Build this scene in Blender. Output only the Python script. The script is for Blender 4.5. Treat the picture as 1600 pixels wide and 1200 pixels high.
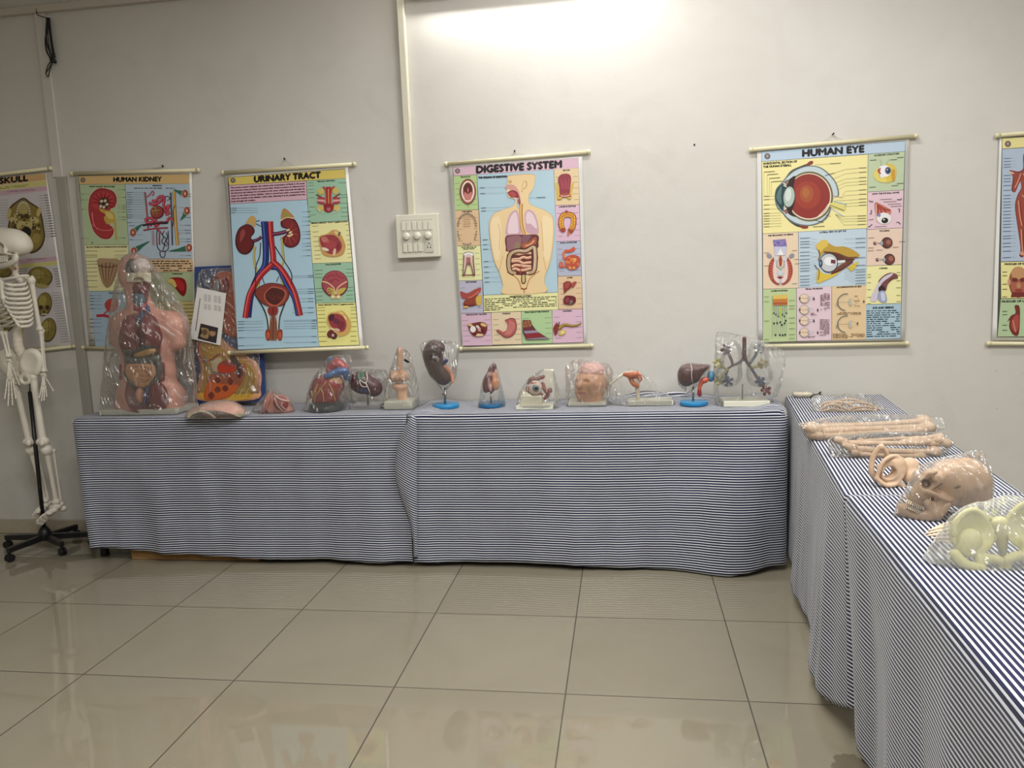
import bpy, bmesh, math, random
import numpy as np
from mathutils import Vector, Matrix, noise
from mathutils.bvhtree import BVHTree

SC = bpy.context.scene
COL = SC.collection
for o in list(bpy.data.objects):
    bpy.data.objects.remove(o)

# ---------------------------------------------------------------- camera, light, exposure
F_PX = 1197.58
CAM = Vector((0.0, 0.0, 1.3955))
AX_R = Vector((0.98899, 0.14300, -0.03838)).normalized()   # camera right
AX_F = Vector((-0.14654, 0.98005, -0.13416)).normalized()  # view direction
AX_R = (AX_R - AX_F * AX_R.dot(AX_F)).normalized()
AX_U = AX_R.cross(AX_F)
cam_data = bpy.data.cameras.new('camera')
cam_data.sensor_fit = 'HORIZONTAL'
cam_data.sensor_width = 36.0
cam_data.lens = 36.0 * F_PX / 1600.0
cam_data.clip_start = 0.05
camera = bpy.data.objects.new('camera', cam_data)
COL.objects.link(camera)
camera.matrix_world = Matrix(((AX_R.x, AX_U.x, -AX_F.x, CAM.x), (AX_R.y, AX_U.y, -AX_F.y, CAM.y), (AX_R.z, AX_U.z, -AX_F.z, CAM.z), (0, 0, 0, 1)))
SC.camera = camera

WALL_Y, TOP_Z, CEIL_Z = 3.99, 0.765, 3.25
SC.view_settings.view_transform = 'Standard'
SC.view_settings.look = 'None'
SC.view_settings.gamma = 1.0
SC.view_settings.use_curve_mapping = False
SC.view_settings.exposure = 0.0
SC.cycles.max_bounces = 10
SC.cycles.transparent_max_bounces = 24
SC.cycles.caustics_reflective = False
SC.cycles.caustics_refractive = False

world = bpy.data.worlds.new('world')
SC.world = world
world.use_nodes = True
world.node_tree.nodes['Background'].inputs[0].default_value = (0.9, 0.95, 1.0, 1)
world.node_tree.nodes['Background'].inputs[1].default_value = 0.05


def lamp(name, loc, sx, sy, power, rotz=0.0, col=(1.0, 0.985, 0.965)):
    """Light of one ceiling tube fitting, facing down."""
    l = bpy.data.lights.new(name, 'AREA')
    l.shape = 'RECTANGLE'
    l.size, l.size_y, l.energy, l.color = sx, sy, power, col
    o = bpy.data.objects.new(name, l)
    o.location = loc
    o.rotation_euler = (0, 0, rotz)
    COL.objects.link(o)
    return o


LAMPS = [(0.25, 2.95, 26), (1.9, 1.5, 46), (-0.5, 0.9, 70), (0.9, -0.9, 54), (-2.6, -0.6, 26), (2.8, 0.3, 30)]
for lx, ly, pw in LAMPS:
    lamp('tube_light_glow', (lx, ly, CEIL_Z - 0.09), 1.2, 0.12, pw)
TUBE_STRENGTH = 85.0


# ---------------------------------------------------------------- pixel rays (the photo's survey: pixel -> place in the room)
def ray(px, py):
    return AX_F + AX_R * ((px - 800.0) / F_PX) - AX_U * ((py - 600.0) / F_PX)


def W(px, py, Y):
    d = ray(px, py)
    return CAM + d * ((Y - CAM.y) / d.y)


def PT(px, py, z=TOP_Z):
    d = ray(px, py)
    return CAM + d * ((z - CAM.z) / d.z)


# ---------------------------------------------------------------- materials
def lin(c):
    return tuple((x / 12.92 if x <= 0.04045 else ((x + 0.055) / 1.055) ** 2.4) for x in [v / 255.0 for v in c])


MATS = {}


def mat(key, rgb=None, rough=0.5, spec=0.5, metal=0.0, bump=0.0, bscale=60.0, vary=0.0, attr=False, coat=0.0, sss=0.0):
    """Procedural material: plain or painted (colour attribute) with noise variation and noise bump."""
    if key in MATS:
        return MATS[key]
    m = bpy.data.materials.new(key)
    m.use_nodes = True
    nt = m.node_tree
    b = nt.nodes['Principled BSDF']
    b.inputs['Roughness'].default_value = rough
    b.inputs['Specular IOR Level'].default_value = spec
    b.inputs['Metallic'].default_value = metal
    b.inputs['Coat Weight'].default_value = coat
    b.inputs['Coat Roughness'].default_value = 0.1
    if sss:
        b.inputs['Subsurface Weight'].default_value = sss
        b.inputs['Subsurface Radius'].default_value = (0.01, 0.005, 0.003)
    tc = nt.nodes.new('ShaderNodeTexCoord')
    src = None
    if attr:
        a = nt.nodes.new('ShaderNodeVertexColor')
        a.layer_name = 'Col'
        src = a.outputs['Color']
    if rgb is not None:
        c = lin(rgb)
        b.inputs['Base Color'].default_value = (*c, 1)
    if vary:
        n = nt.nodes.new('ShaderNodeTexNoise')
        n.inputs['Scale'].default_value = bscale * 0.3
        n.inputs['Detail'].default_value = 5
        nt.links.new(tc.outputs['Object'], n.inputs['Vector'])
        r = nt.nodes.new('ShaderNodeMapRange')
        r.inputs['From Min'].default_value, r.inputs['From Max'].default_value = 0.3, 0.7
        r.inputs['To Min'].default_value, r.inputs['To Max'].default_value = 1 - vary, 1 + vary * 0.4
        nt.links.new(n.outputs['Fac'], r.inputs['Value'])
        mx = nt.nodes.new('ShaderNodeMix')
        mx.data_type, mx.blend_type = 'RGBA', 'MULTIPLY'
        mx.inputs['Factor'].default_value = 1.0
        if src is not None:
            nt.links.new(src, mx.inputs[6])
        else:
            mx.inputs[6].default_value = (*lin(rgb), 1)
        nt.links.new(r.outputs['Result'], mx.inputs[7])
        src = mx.outputs[2]
    if src is not None:
        nt.links.new(src, b.inputs['Base Color'])
    if bump:
        n2 = nt.nodes.new('ShaderNodeTexNoise')
        n2.inputs['Scale'].default_value = bscale
        n2.inputs['Detail'].default_value = 4
        nt.links.new(tc.outputs['Object'], n2.inputs['Vector'])
        bp = nt.nodes.new('ShaderNodeBump')
        bp.inputs['Strength'].default_value = bump
        bp.inputs['Distance'].default_value = 0.01
        nt.links.new(n2.outputs['Fac'], bp.inputs['Height'])
        nt.links.new(bp.outputs['Normal'], b.inputs['Normal'])
    MATS[key] = m
    return m


def film_mat(key, milk=0.06, edge=0.30, rough=0.12, tint=(0.86, 0.86, 0.83), bump=0.5, bscale=55.0, ior=1.65, crease=0.16, fold=0.02):
    """Thin clear polythene: see-through, mirror-like by Fresnel, milky where it is seen edge-on or creased."""
    if key in MATS:
        return MATS[key]
    m = bpy.data.materials.new(key)
    m.use_nodes = True
    nt = m.node_tree
    N, L = nt.nodes, nt.links
    N.remove(N['Principled BSDF'])
    df = N.new('ShaderNodeBsdfDiffuse')
    df.inputs['Color'].default_value = (*tint, 1)
    gl = N.new('ShaderNodeBsdfGlossy')
    gl.inputs['Color'].default_value = (1, 1, 1, 1)
    gl.inputs['Roughness'].default_value = rough
    tr = N.new('ShaderNodeBsdfTransparent')
    tr.inputs['Color'].default_value = (0.97, 0.97, 0.96, 1)
    tc = N.new('ShaderNodeTexCoord')

    # soft folds in patches: their rounded crests catch the lamps as streaks
    wv = N.new('ShaderNodeTexWave')
    wv.wave_type, wv.bands_direction = 'BANDS', 'DIAGONAL'
    wv.inputs['Scale'].default_value, wv.inputs['Distortion'].default_value = bscale, 9.0
    wv.inputs['Detail'].default_value, wv.inputs['Detail Scale'].default_value = 2.0, 0.7
    L.new(tc.outputs['Object'], wv.inputs['Vector'])
    n = N.new('ShaderNodeTexNoise')
    n.inputs['Scale'].default_value, n.inputs['Detail'].default_value, n.inputs['Distortion'].default_value = bscale * 0.9, 2.0, 0.8
    L.new(tc.outputs['Object'], n.inputs['Vector'])
    pm = N.new('ShaderNodeMapRange')
    pm.inputs['From Min'].default_value, pm.inputs['From Max'].default_value = 0.42, 0.62
    L.new(n.outputs['Fac'], pm.inputs['Value'])
    mu = N.new('ShaderNodeMath'); mu.operation = 'MULTIPLY'
    L.new(wv.outputs['Fac'], mu.inputs[0]); L.new(pm.outputs['Result'], mu.inputs[1])
    w2 = N.new('ShaderNodeTexWave')
    w2.wave_type, w2.bands_direction = 'BANDS', 'X'
    w2.inputs['Scale'].default_value, w2.inputs['Distortion'].default_value = bscale * 2.1, 12.0
    w2.inputs['Detail'].default_value, w2.inputs['Detail Scale'].default_value = 1.0, 0.6
    L.new(tc.outputs['Object'], w2.inputs['Vector'])
    inv = N.new('ShaderNodeMath'); inv.operation = 'SUBTRACT'; inv.inputs[0].default_value = 1.0
    L.new(pm.outputs['Result'], inv.inputs[1])
    m3 = N.new('ShaderNodeMath'); m3.operation = 'MULTIPLY'
    L.new(w2.outputs['Fac'], m3.inputs[0]); L.new(inv.outputs[0], m3.inputs[1])
    sm = N.new('ShaderNodeMath'); sm.operation = 'MULTIPLY_ADD'; sm.inputs[1].default_value = 0.35
    L.new(m3.outputs[0], sm.inputs[0]); L.new(mu.outputs[0], sm.inputs[2])
    bp = N.new('ShaderNodeBump')
    bp.inputs['Strength'].default_value = bump
    bp.inputs['Distance'].default_value = fold
    L.new(sm.outputs[0], bp.inputs['Height'])
    L.new(bp.outputs['Normal'], gl.inputs['Normal'])
    lw = N.new('ShaderNodeLayerWeight')
    lw.inputs['Blend'].default_value = 0.3
    mr = N.new('ShaderNodeMapRange')
    mr.inputs['To Min'].default_value, mr.inputs['To Max'].default_value = milk, edge
    L.new(lw.outputs['Facing'], mr.inputs['Value'])
    cr = N.new('ShaderNodeMapRange')            # creases: thin milky ridges
    cr.inputs['From Min'].default_value, cr.inputs['From Max'].default_value = 0.75, 1.0
    cr.inputs['To Min'].default_value, cr.inputs['To Max'].default_value = 0.0, crease
    L.new(mu.outputs[0], cr.inputs['Value'])
    ad = N.new('ShaderNodeMath'); ad.operation = 'ADD'; ad.use_clamp = True
    L.new(mr.outputs['Result'], ad.inputs[0]); L.new(cr.outputs['Result'], ad.inputs[1])
    mx = N.new('ShaderNodeMixShader')
    L.new(ad.outputs[0], mx.inputs['Fac']); L.new(tr.outputs[0], mx.inputs[1]); L.new(df.outputs[0], mx.inputs[2])
    fr = N.new('ShaderNodeFresnel'); fr.inputs['IOR'].default_value = ior
    fc = N.new('ShaderNodeMath'); fc.operation = 'MINIMUM'; fc.inputs[1].default_value = 0.55
    L.new(fr.outputs[0], fc.inputs[0])
    m2 = N.new('ShaderNodeMixShader')
    L.new(fc.outputs[0], m2.inputs['Fac']); L.new(mx.outputs[0], m2.inputs[1]); L.new(gl.outputs[0], m2.inputs[2])
    L.new(m2.outputs[0], N['Material Output'].inputs['Surface'])
    MATS[key] = m
    return m


# ---------------------------------------------------------------- objects
def setp(o, label=None, cat=None, group=None, kind=None):
    if label: o['label'] = label
    if cat: o['category'] = cat
    if group: o['group'] = group
    if kind: o['kind'] = kind
    return o


def thing(name, label, cat, loc, group=None):
    o = bpy.data.objects.new(name, None)
    o.empty_display_size = 0.05
    o.location = loc
    COL.objects.link(o)
    return setp(o, label, cat, group)


def base_of(o):
    v = Vector((0, 0, 0))
    while o is not None:
        v = v + o.location
        o = o.parent
    return v


def mesh_obj(name, verts, faces, m, parent=None, smooth=True, cols=None, fcols=None, uvs=None, label=None, origin=None):
    """One mesh object from world-space vertices; it is stored relative to its parent (or to origin)."""
    off = base_of(parent) if parent else Vector(origin or (0, 0, 0))
    me = bpy.data.meshes.new(name)
    V = np.asarray([tuple(v) for v in verts], dtype=float).reshape(-1, 3) - np.array(off)
    me.from_pydata(V.tolist(), [], [tuple(int(i) for i in f) for f in faces])
    me.validate(clean_customdata=False)
    if smooth:
        me.polygons.foreach_set('use_smooth', [True] * len(me.polygons))
    if cols is not None or fcols is not None:
        ca = me.color_attributes.new('Col', 'FLOAT_COLOR', 'CORNER')
        li = np.empty(len(me.loops), dtype=np.int64)
        me.loops.foreach_get('vertex_index', li)
        if cols is not None:
            arr = np.asarray(cols, dtype=float)[li]
        else:
            arr = np.repeat(np.asarray(fcols, dtype=float), [p.loop_total for p in me.polygons], axis=0)
        arr = np.concatenate([arr, np.ones((len(arr), 1))], axis=1)
        ca.data.foreach_set('color', arr.ravel().astype(np.float32))
    if uvs is not None:
        uv = me.uv_layers.new(name='UVMap')
        li = np.empty(len(me.loops), dtype=np.int64)
        me.loops.foreach_get('vertex_index', li)
        uv.data.foreach_set('uv', np.asarray(uvs, dtype=np.float32)[li].ravel())
    me.update()
    o = bpy.data.objects.new(name, me)
    if parent:
        o.parent = parent
    else:
        o.location = off
    if m:
        me.materials.append(m)
    COL.objects.link(o)
    if label: o['label'] = label
    return o


class MB:
    """Collects plain solids in world space."""
    def __init__(self):
        self.v, self.f = [], []

    def add(self, v, f):
        n = len(self.v)
        self.v += [Vector(a) for a in v]
        self.f += [tuple(i + n for i in q) for q in f]
        return self

    def box(self, lo, hi, bev=0.0, mtx=None):
        bm = bmesh.new()
        bmesh.ops.create_cube(bm, size=1.0)
        lo, hi = Vector(lo), Vector(hi)
        for v in bm.verts:
            v.co = Vector([(lo[i] + hi[i]) / 2 + v.co[i] * (hi[i] - lo[i]) for i in range(3)])
        if bev:
            bmesh.ops.bevel(bm, geom=bm.edges[:], offset=bev, segments=2, affect='EDGES', profile=0.5)
        bm.verts.index_update()
        vs = [(mtx @ v.co) if mtx else v.co.copy() for v in bm.verts]
        self.add(vs, [[v.index for v in f.verts] for f in bm.faces])
        bm.free()
        return self

    def tube(self, pts, r, n=8, closed_caps=True, flat=None):
        pts = [Vector(p) for p in pts]
        rs = r if isinstance(r, (list, tuple)) else [r] * len(pts)
        up = Vector((0.13, 0.21, 0.97)).normalized()
        rings = []
        for i, p in enumerate(pts):
            t = (pts[min(i + 1, len(pts) - 1)] - pts[max(i - 1, 0)])
            t = t.normalized() if t.length > 1e-9 else Vector((0, 0, 1))
            a = t.cross(up)
            if a.length < 0.05:
                a = t.cross(Vector((1, 0, 0)))
            a.normalize()
            b = a.cross(t)
            rings.append([p + (a * math.cos(k * 2 * math.pi / n) * (flat or 1.0) + b * math.sin(k * 2 * math.pi / n)) * rs[i] for k in range(n)])
        v = [q for ring in rings for q in ring]
        f = []
        for i in range(len(rings) - 1):
            for k in range(n):
                k2 = (k + 1) % n
                f.append((i * n + k, i * n + k2, (i + 1) * n + k2, (i + 1) * n + k))
        if closed_caps:
            f.append(tuple(range(n))[::-1])
            f.append(tuple((len(rings) - 1) * n + k for k in range(n)))
        return self.add(v, f)

    def lathe(self, c, prof, n=32, axis='z'):
        """prof: list of (radius, height)."""
        c = Vector(c)
        v = []
        for r, h in prof:
            for k in range(n):
                a = 2 * math.pi * k / n
                if axis == 'z':
                    v.append(c + Vector((r * math.cos(a), r * math.sin(a), h)))
                else:
                    v.append(c + Vector((r * math.cos(a), -h, r * math.sin(a))))
        f = []
        for i in range(len(prof) - 1):
            for k in range(n):
                k2 = (k + 1) % n
                f.append((i * n + k, i * n + k2, (i + 1) * n + k2, (i + 1) * n + k))
        f.append(tuple(range(n))[::-1])
        f.append(tuple((len(prof) - 1) * n + k for k in range(n)))
        return self.add(v, f)

    def prism(self, front, back, bev=None):
        n = len(front)
        self.add(list(front) + list(back), [tuple(range(n)), tuple(range(2 * n - 1, n - 1, -1))] + [(k, k + n, (k + 1) % n + n, (k + 1) % n) for k in range(n)])
        return self

    def build(self, name, m, parent=None, smooth=False, label=None, origin=None):
        return mesh_obj(name, self.v, self.f, m, parent, smooth, label=label, origin=origin)


def crom(pts, n=6, closed=False):
    """Catmull-Rom through points of any dimension."""
    P = [np.array(p, dtype=float) for p in pts]
    N = len(P)
    out = []
    for i in range(N if closed else N - 1):
        if closed:
            a, b, c, d = P[(i - 1) % N], P[i], P[(i + 1) % N], P[(i + 2) % N]
        else:
            a, b, c, d = P[max(i - 1, 0)], P[i], P[i + 1], P[min(i + 2, N - 1)]
        for k in range(n):
            t = k / n
            out.append(0.5 * ((2 * b) + (c - a) * t + (2 * a - 5 * b + 4 * c - d) * t * t + (3 * b - a - 3 * c + d) * t ** 3))
    if not closed:
        out.append(P[-1])
    return out


# ---------------------------------------------------------------- smooth solids (signed distances, meshed by surface nets)
class F:
    def __init__(self, fn, lo, hi):
        self.fn, self.lo, self.hi = fn, np.array(lo, float), np.array(hi, float)


def U(k, *fs):
    def fn(P):
        d = fs[0].fn(P)
        for g in fs[1:]:
            e = g.fn(P)
            if k > 0:
                h = np.clip(0.5 + 0.5 * (e - d) / k, 0, 1)
                d = e * (1 - h) + d * h - k * h * (1 - h)
            else:
                d = np.minimum(d, e)
        return d
    return F(fn, np.min([g.lo for g in fs], axis=0), np.max([g.hi for g in fs], axis=0))


def D(k, a, *bs):
    def fn(P):
        d = a.fn(P)
        for b in bs:
            e = -b.fn(P)
            h = np.clip(0.5 - 0.5 * (d - e) / max(k, 1e-9), 0, 1)
            d = d * (1 - h) + e * h + k * h * (1 - h)
        return d
    return F(fn, a.lo, a.hi)


def I(a, b):
    return F(lambda P: np.maximum(a.fn(P), b.fn(P)), np.maximum(a.lo, b.lo), np.minimum(a.hi, b.hi))


def ell(c, r, R=None):
    c, r = np.array(c, float), np.array(r, float)
    Rm = np.eye(3) if R is None else np.array(R, float)

    def fn(P):
        q = (P - c) @ Rm
        k0 = np.sqrt(((q / r) ** 2).sum(-1)) + 1e-9
        k1 = np.sqrt(((q / (r * r)) ** 2).sum(-1)) + 1e-9
        return k0 * (k0 - 1) / k1
    ext = np.sqrt(((Rm * r) ** 2).sum(1))
    return F(fn, c - ext, c + ext)


def caps(a, b, ra, rb):
    a, b = np.array(a, float), np.array(b, float)

    def fn(P):
        ab = b - a
        t = np.clip(((P - a) @ ab) / max(ab @ ab, 1e-12), 0, 1)
        return np.sqrt(((P - a - t[..., None] * ab) ** 2).sum(-1)) - (ra + (rb - ra) * t)
    m = max(ra, rb)
    return F(fn, np.minimum(a, b) - m, np.maximum(a, b) + m)


def boxf(c, h, R=None, rnd=0.0):
    c, h = np.array(c, float), np.array(h, float)
    Rm = np.eye(3) if R is None else np.array(R, float)

    def fn(P):
        q = np.abs((P - c) @ Rm) - (h - rnd)
        return np.sqrt((np.maximum(q, 0) ** 2).sum(-1)) + np.minimum(q.max(-1), 0) - rnd
    ext = np.abs(Rm) @ h
    return F(fn, c - ext, c + ext)


def Ry(deg):
    a = math.radians(deg)
    return np.array([[math.cos(a), 0, math.sin(a)], [0, 1, 0], [-math.sin(a), 0, math.cos(a)]])


def Rz(deg):
    a = math.radians(deg)
    return np.array([[math.cos(a), -math.sin(a), 0], [math.sin(a), math.cos(a), 0], [0, 0, 1]])


def Rx(deg):
    a = math.radians(deg)
    return np.array([[1, 0, 0], [0, math.cos(a), -math.sin(a)], [0, math.sin(a), math.cos(a)]])


def nets(f, h):
    lo, hi = f.lo - 2.5 * h, f.hi + 2.5 * h
    n = np.maximum(np.ceil((hi - lo) / h).astype(int) + 1, 4)
    ax = [lo[i] + h * np.arange(n[i]) for i in range(3)]
    G = np.stack(np.meshgrid(*ax, indexing='ij'), -1)
    V = f.fn(G)
    S = V < 0
    idx = -np.ones((n[0] - 1, n[1] - 1, n[2] - 1), dtype=np.int64)
    cnt = np.zeros(idx.shape)
    acc = np.zeros(idx.shape + (3,))
    cor = [(a, b, c) for a in (0, 1) for b in (0, 1) for c in (0, 1)]

    def sl(A, o):
        return A[o[0]:n[0] - 1 + o[0], o[1]:n[1] - 1 + o[1], o[2]:n[2] - 1 + o[2]]
    for a in cor:
        for d in range(3):
            if a[d]:
                continue
            b = list(a); b[d] = 1
            va, vb = sl(V, a), sl(V, b)
            x = sl(S, a) != sl(S, b)
            with np.errstate(divide='ignore', invalid='ignore'):
                t = np.where(x, va / (va - vb), 0.0)
            for q in range(3):
                acc[..., q] += np.where(x, a[q] + (t if q == d else 0.0), 0.0)
            cnt += x
    act = cnt > 0
    idx[act] = np.arange(act.sum())
    I3 = np.argwhere(act)
    verts = lo + h * (I3 + acc[act] / cnt[act][:, None])
    faces = []
    for d in range(3):
        u, w = (d + 1) % 3, (d + 2) % 3
        s0 = [slice(None)] * 3; s1 = [slice(None)] * 3
        s0[d], s1[d] = slice(0, -1), slice(1, None)
        A, B = S[tuple(s0)], S[tuple(s1)]
        E = np.argwhere(A != B)
        if not len(E):
            continue
        E = E[(E[:, u] > 0) & (E[:, w] > 0) & (E[:, u] < n[u] - 1) & (E[:, w] < n[w] - 1)]

        def g(du, dw):
            q = E.copy(); q[:, u] -= du; q[:, w] -= dw
            return idx[q[:, 0], q[:, 1], q[:, 2]]
        Q = np.stack([g(1, 1), g(0, 1), g(0, 0), g(1, 0)], 1)
        ins = A[E[:, 0], E[:, 1], E[:, 2]]
        Q[~ins] = Q[~ins][:, ::-1]
        faces.append(Q)
    return verts, np.concatenate(faces)


def solid(name, f, h, m, parent=None, rgb=None, paint=(), label=None, origin=None, wob=0.0, wf=40.0):
    """A smooth closed mesh of f; paint = [(F, colour)] colours the model where it lies inside F."""
    if wob:
        g = f.fn
        f = F(lambda P: g(P) + wob * (np.sin(P[..., 0] * wf + 1.3 * np.sin(P[..., 2] * wf * 0.7)) * np.sin(P[..., 2] * wf * 1.1 + P[..., 1] * wf * 0.8)), f.lo - wob, f.hi + wob)
    v, q = nets(f, h)
    cols = None
    if rgb is not None:
        cols = np.tile(np.array(lin(rgb)), (len(v), 1))
        for pf, c in paint:
            d = pf.fn(v)
            w = np.clip(0.5 - d / (1.6 * h), 0, 1)[:, None]
            cols = cols * (1 - w) + np.array(lin(c)) * w
    return mesh_obj(name, v, q, m, parent, True, cols=cols, label=label, origin=origin)


class Px:
    """Shapes measured in the photo's pixels on the plane y = Y (d: depth in pixels towards the back)."""
    def __init__(self, Y, px=800, py=600):
        self.Y = Y
        self.s = (W(px + 1, py, Y) - W(px, py, Y)).length

    def p(self, x, y, d=0):
        return W(x, y, self.Y + d * self.s)

    def e(self, x, y, rx, ry, rd=None, d=0, a=0, R=None):
        s = self.s
        return ell(self.p(x, y, d), (rx * s, (rd or min(rx, ry)) * s, ry * s), R if R is not None else Ry(a + 2.2))

    def c(self, p1, p2, r1, r2=None):
        return caps(self.p(*p1), self.p(*p2), r1 * self.s, (r1 if r2 is None else r2) * self.s)

    def t(self, pts, r, k=0.0, n=4):
        pts = [tuple(q) + (0,) * (3 - len(q)) for q in pts]
        rs = list(r) if isinstance(r, (list, tuple)) else [r] * len(pts)
        C = crom([q + (w,) for q, w in zip(pts, rs)], n)
        return U(k, *[self.c(C[i][:3], C[i + 1][:3], C[i][3], C[i + 1][3]) for i in range(len(C) - 1)])

    def b(self, x, y, hx, hy, hd, d=0, a=0, rnd=0, R=None):
        s = self.s
        return boxf(self.p(x, y, d), (hx * s, hd * s, hy * s), R if R is not None else Ry(a + 2.2), rnd * s)

    def path(self, pts, n=5):
        pts = [tuple(q) + (0,) * (3 - len(q)) for q in pts]
        return [self.p(*q) for q in crom(pts, n)]


def verts_of(*objs):
    out = []
    for o in objs:
        off = base_of(o)
        step = max(1, len(o.data.vertices) // 400)
        out += [v.co + off for v in list(o.data.vertices)[::step]]
    return out


def bag(parent, pts, m, tips=(), seed=1, amp=0.006, grow=0.008, sub=6, freq=22.0, zmin=TOP_Z + 0.004, name='plastic_bag', label=None, shift=None):
    """A thin crumpled plastic film drawn over the given points, pinched out to the tips."""
    P = [Vector(p) for p in pts] + [Vector(t) for t in tips]
    bm = bmesh.new()
    for p in P:
        bm.verts.new(p)
    bmesh.ops.convex_hull(bm, input=bm.verts[:])
    bmesh.ops.delete(bm, geom=[v for v in bm.verts if not v.link_faces], context='VERTS')
    bmesh.ops.triangulate(bm, faces=bm.faces[:])
    tree = BVHTree.FromBMesh(bm)
    cen = sum(P, Vector()) / len(P)
    if shift: cen = cen + Vector(shift)
    lo = Vector([min(p[i] for p in P) for i in range(3)]); hi = Vector([max(p[i] for p in P) for i in range(3)])
    half = (hi - lo) / 2
    cen = (cen + (lo + hi) / 2) / 2
    bm.free()
    ico = bmesh.new()
    bmesh.ops.create_icosphere(ico, subdivisions=sub, radius=1.0)
    so = Vector((seed * 3.7, seed * 1.9, seed * 5.3))
    for v in ico.verts:
        d = Vector([v.co[i] * half[i] for i in range(3)]).normalized()
        hit = tree.ray_cast(cen, d)
        q = hit[0] if hit[0] is not None else cen + d * 0.01
        v.co = q
    for _ in range(3):
        bmesh.ops.smooth_vert(ico, verts=ico.verts[:], factor=0.5, use_axis_x=True, use_axis_y=True, use_axis_z=True)
    for v in ico.verts:
        q = v.co
        d = (q - cen).normalized()
        n1 = noise.noise(q * freq + so)
        n2 = noise.noise(Vector((q.x * freq * 2.3, q.y * freq * 2.3, q.z * freq * 0.9)) + so)
        n3 = noise.noise(Vector((q.x * freq * 4.6, q.y * freq * 4.6, q.z * freq * 2.2)) + so)
        r = (1 - 2.4 * abs(n1)) * 0.55 + (1 - 2.4 * abs(n2)) * 0.4 + (1 - 2.4 * abs(n3)) * 0.18
        v.co = q + d * (grow + amp * r)
        if zmin is not None and v.co.z < zmin:
            v.co.z = zmin + 0.0008 * (n1 + 1)
    ico.verts.index_update()
    vs = [v.co.copy() for v in ico.verts]
    fs = [[v.index for v in f.verts] for f in ico.faces]
    ico.free()
    return mesh_obj(name, vs, fs, m, parent, True, label=label)
# ---------------------------------------------------------------- room shell
def nodes_of(name):
    m = bpy.data.materials.new(name)
    m.use_nodes = True
    return m, m.node_tree.nodes, m.node_tree.links, m.node_tree.nodes['Principled BSDF']


def math_node(N, L, op, a, b=None, clamp=False):
    n = N.new('ShaderNodeMath'); n.operation = op; n.use_clamp = clamp
    for i, x in enumerate((a, b)):
        if x is None: continue
        if isinstance(x, (int, float)): n.inputs[i].default_value = x
        else: L.new(x, n.inputs[i])
    return n.outputs[0]


def mix_col(N, L, fac, a, b, mode='MIX'):
    n = N.new('ShaderNodeMix'); n.data_type = 'RGBA'; n.blend_type = mode
    for k, x in ((0, fac), (6, a), (7, b)):
        if isinstance(x, (int, float)): n.inputs[k].default_value = x
        elif isinstance(x, tuple): n.inputs[k].default_value = (*x, 1) if len(x) == 3 else x
        else: L.new(x, n.inputs[k])
    return n.outputs[2]


def noise_node(N, L, vec, scale, detail=4, dist=0.0, rough=0.5):
    n = N.new('ShaderNodeTexNoise')
    n.inputs['Scale'].default_value, n.inputs['Detail'].default_value = scale, detail
    n.inputs['Distortion'].default_value, n.inputs['Roughness'].default_value = dist, rough
    L.new(vec, n.inputs['Vector'])
    return n.outputs['Fac']


def ramp01(N, L, x, a, b, lo=0.0, hi=1.0):
    n = N.new('ShaderNodeMapRange')
    n.inputs['From Min'].default_value, n.inputs['From Max'].default_value = a, b
    n.inputs['To Min'].default_value, n.inputs['To Max'].default_value = lo, hi
    L.new(x, n.inputs['Value'])
    return n.outputs['Result']


def wall_material():
    m, N, L, b = nodes_of('wall_paint')
    g = N.new('ShaderNodeTexCoord').outputs['Object']
    n1 = noise_node(N, L, g, 0.7, 5, 0.6)
    n2 = noise_node(N, L, g, 3.2, 6, 1.0)
    c = mix_col(N, L, ramp01(N, L, n1, 0.35, 0.7), lin((211, 208, 202)), lin((201, 198, 191)))
    c = mix_col(N, L, ramp01(N, L, n2, 0.55, 0.8, 0, 0.25), c, lin((182, 178, 169)))
    # small dirt specks, thicker low on the wall
    sp = noise_node(N, L, g, 34.0, 2)
    sz = N.new('ShaderNodeSeparateXYZ'); L.new(g, sz.inputs[0])
    low = ramp01(N, L, sz.outputs['Z'], 1.3, 0.1, 0.0, 1.0)
    thr = math_node(N, L, 'GREATER_THAN', sp, 0.76)
    c = mix_col(N, L, math_node(N, L, 'MULTIPLY', thr, math_node(N, L, 'MULTIPLY', low, 0.5)), c, lin((110, 104, 95)))
    L.new(c, b.inputs['Base Color'])
    b.inputs['Roughness'].default_value = 0.42
    b.inputs['Specular IOR Level'].default_value = 0.45
    bp = N.new('ShaderNodeBump'); bp.inputs['Strength'].default_value = 0.12; bp.inputs['Distance'].default_value = 0.02
    L.new(noise_node(N, L, g, 9.0, 6), bp.inputs['Height'])
    L.new(bp.outputs['Normal'], b.inputs['Normal'])
    return m


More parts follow.
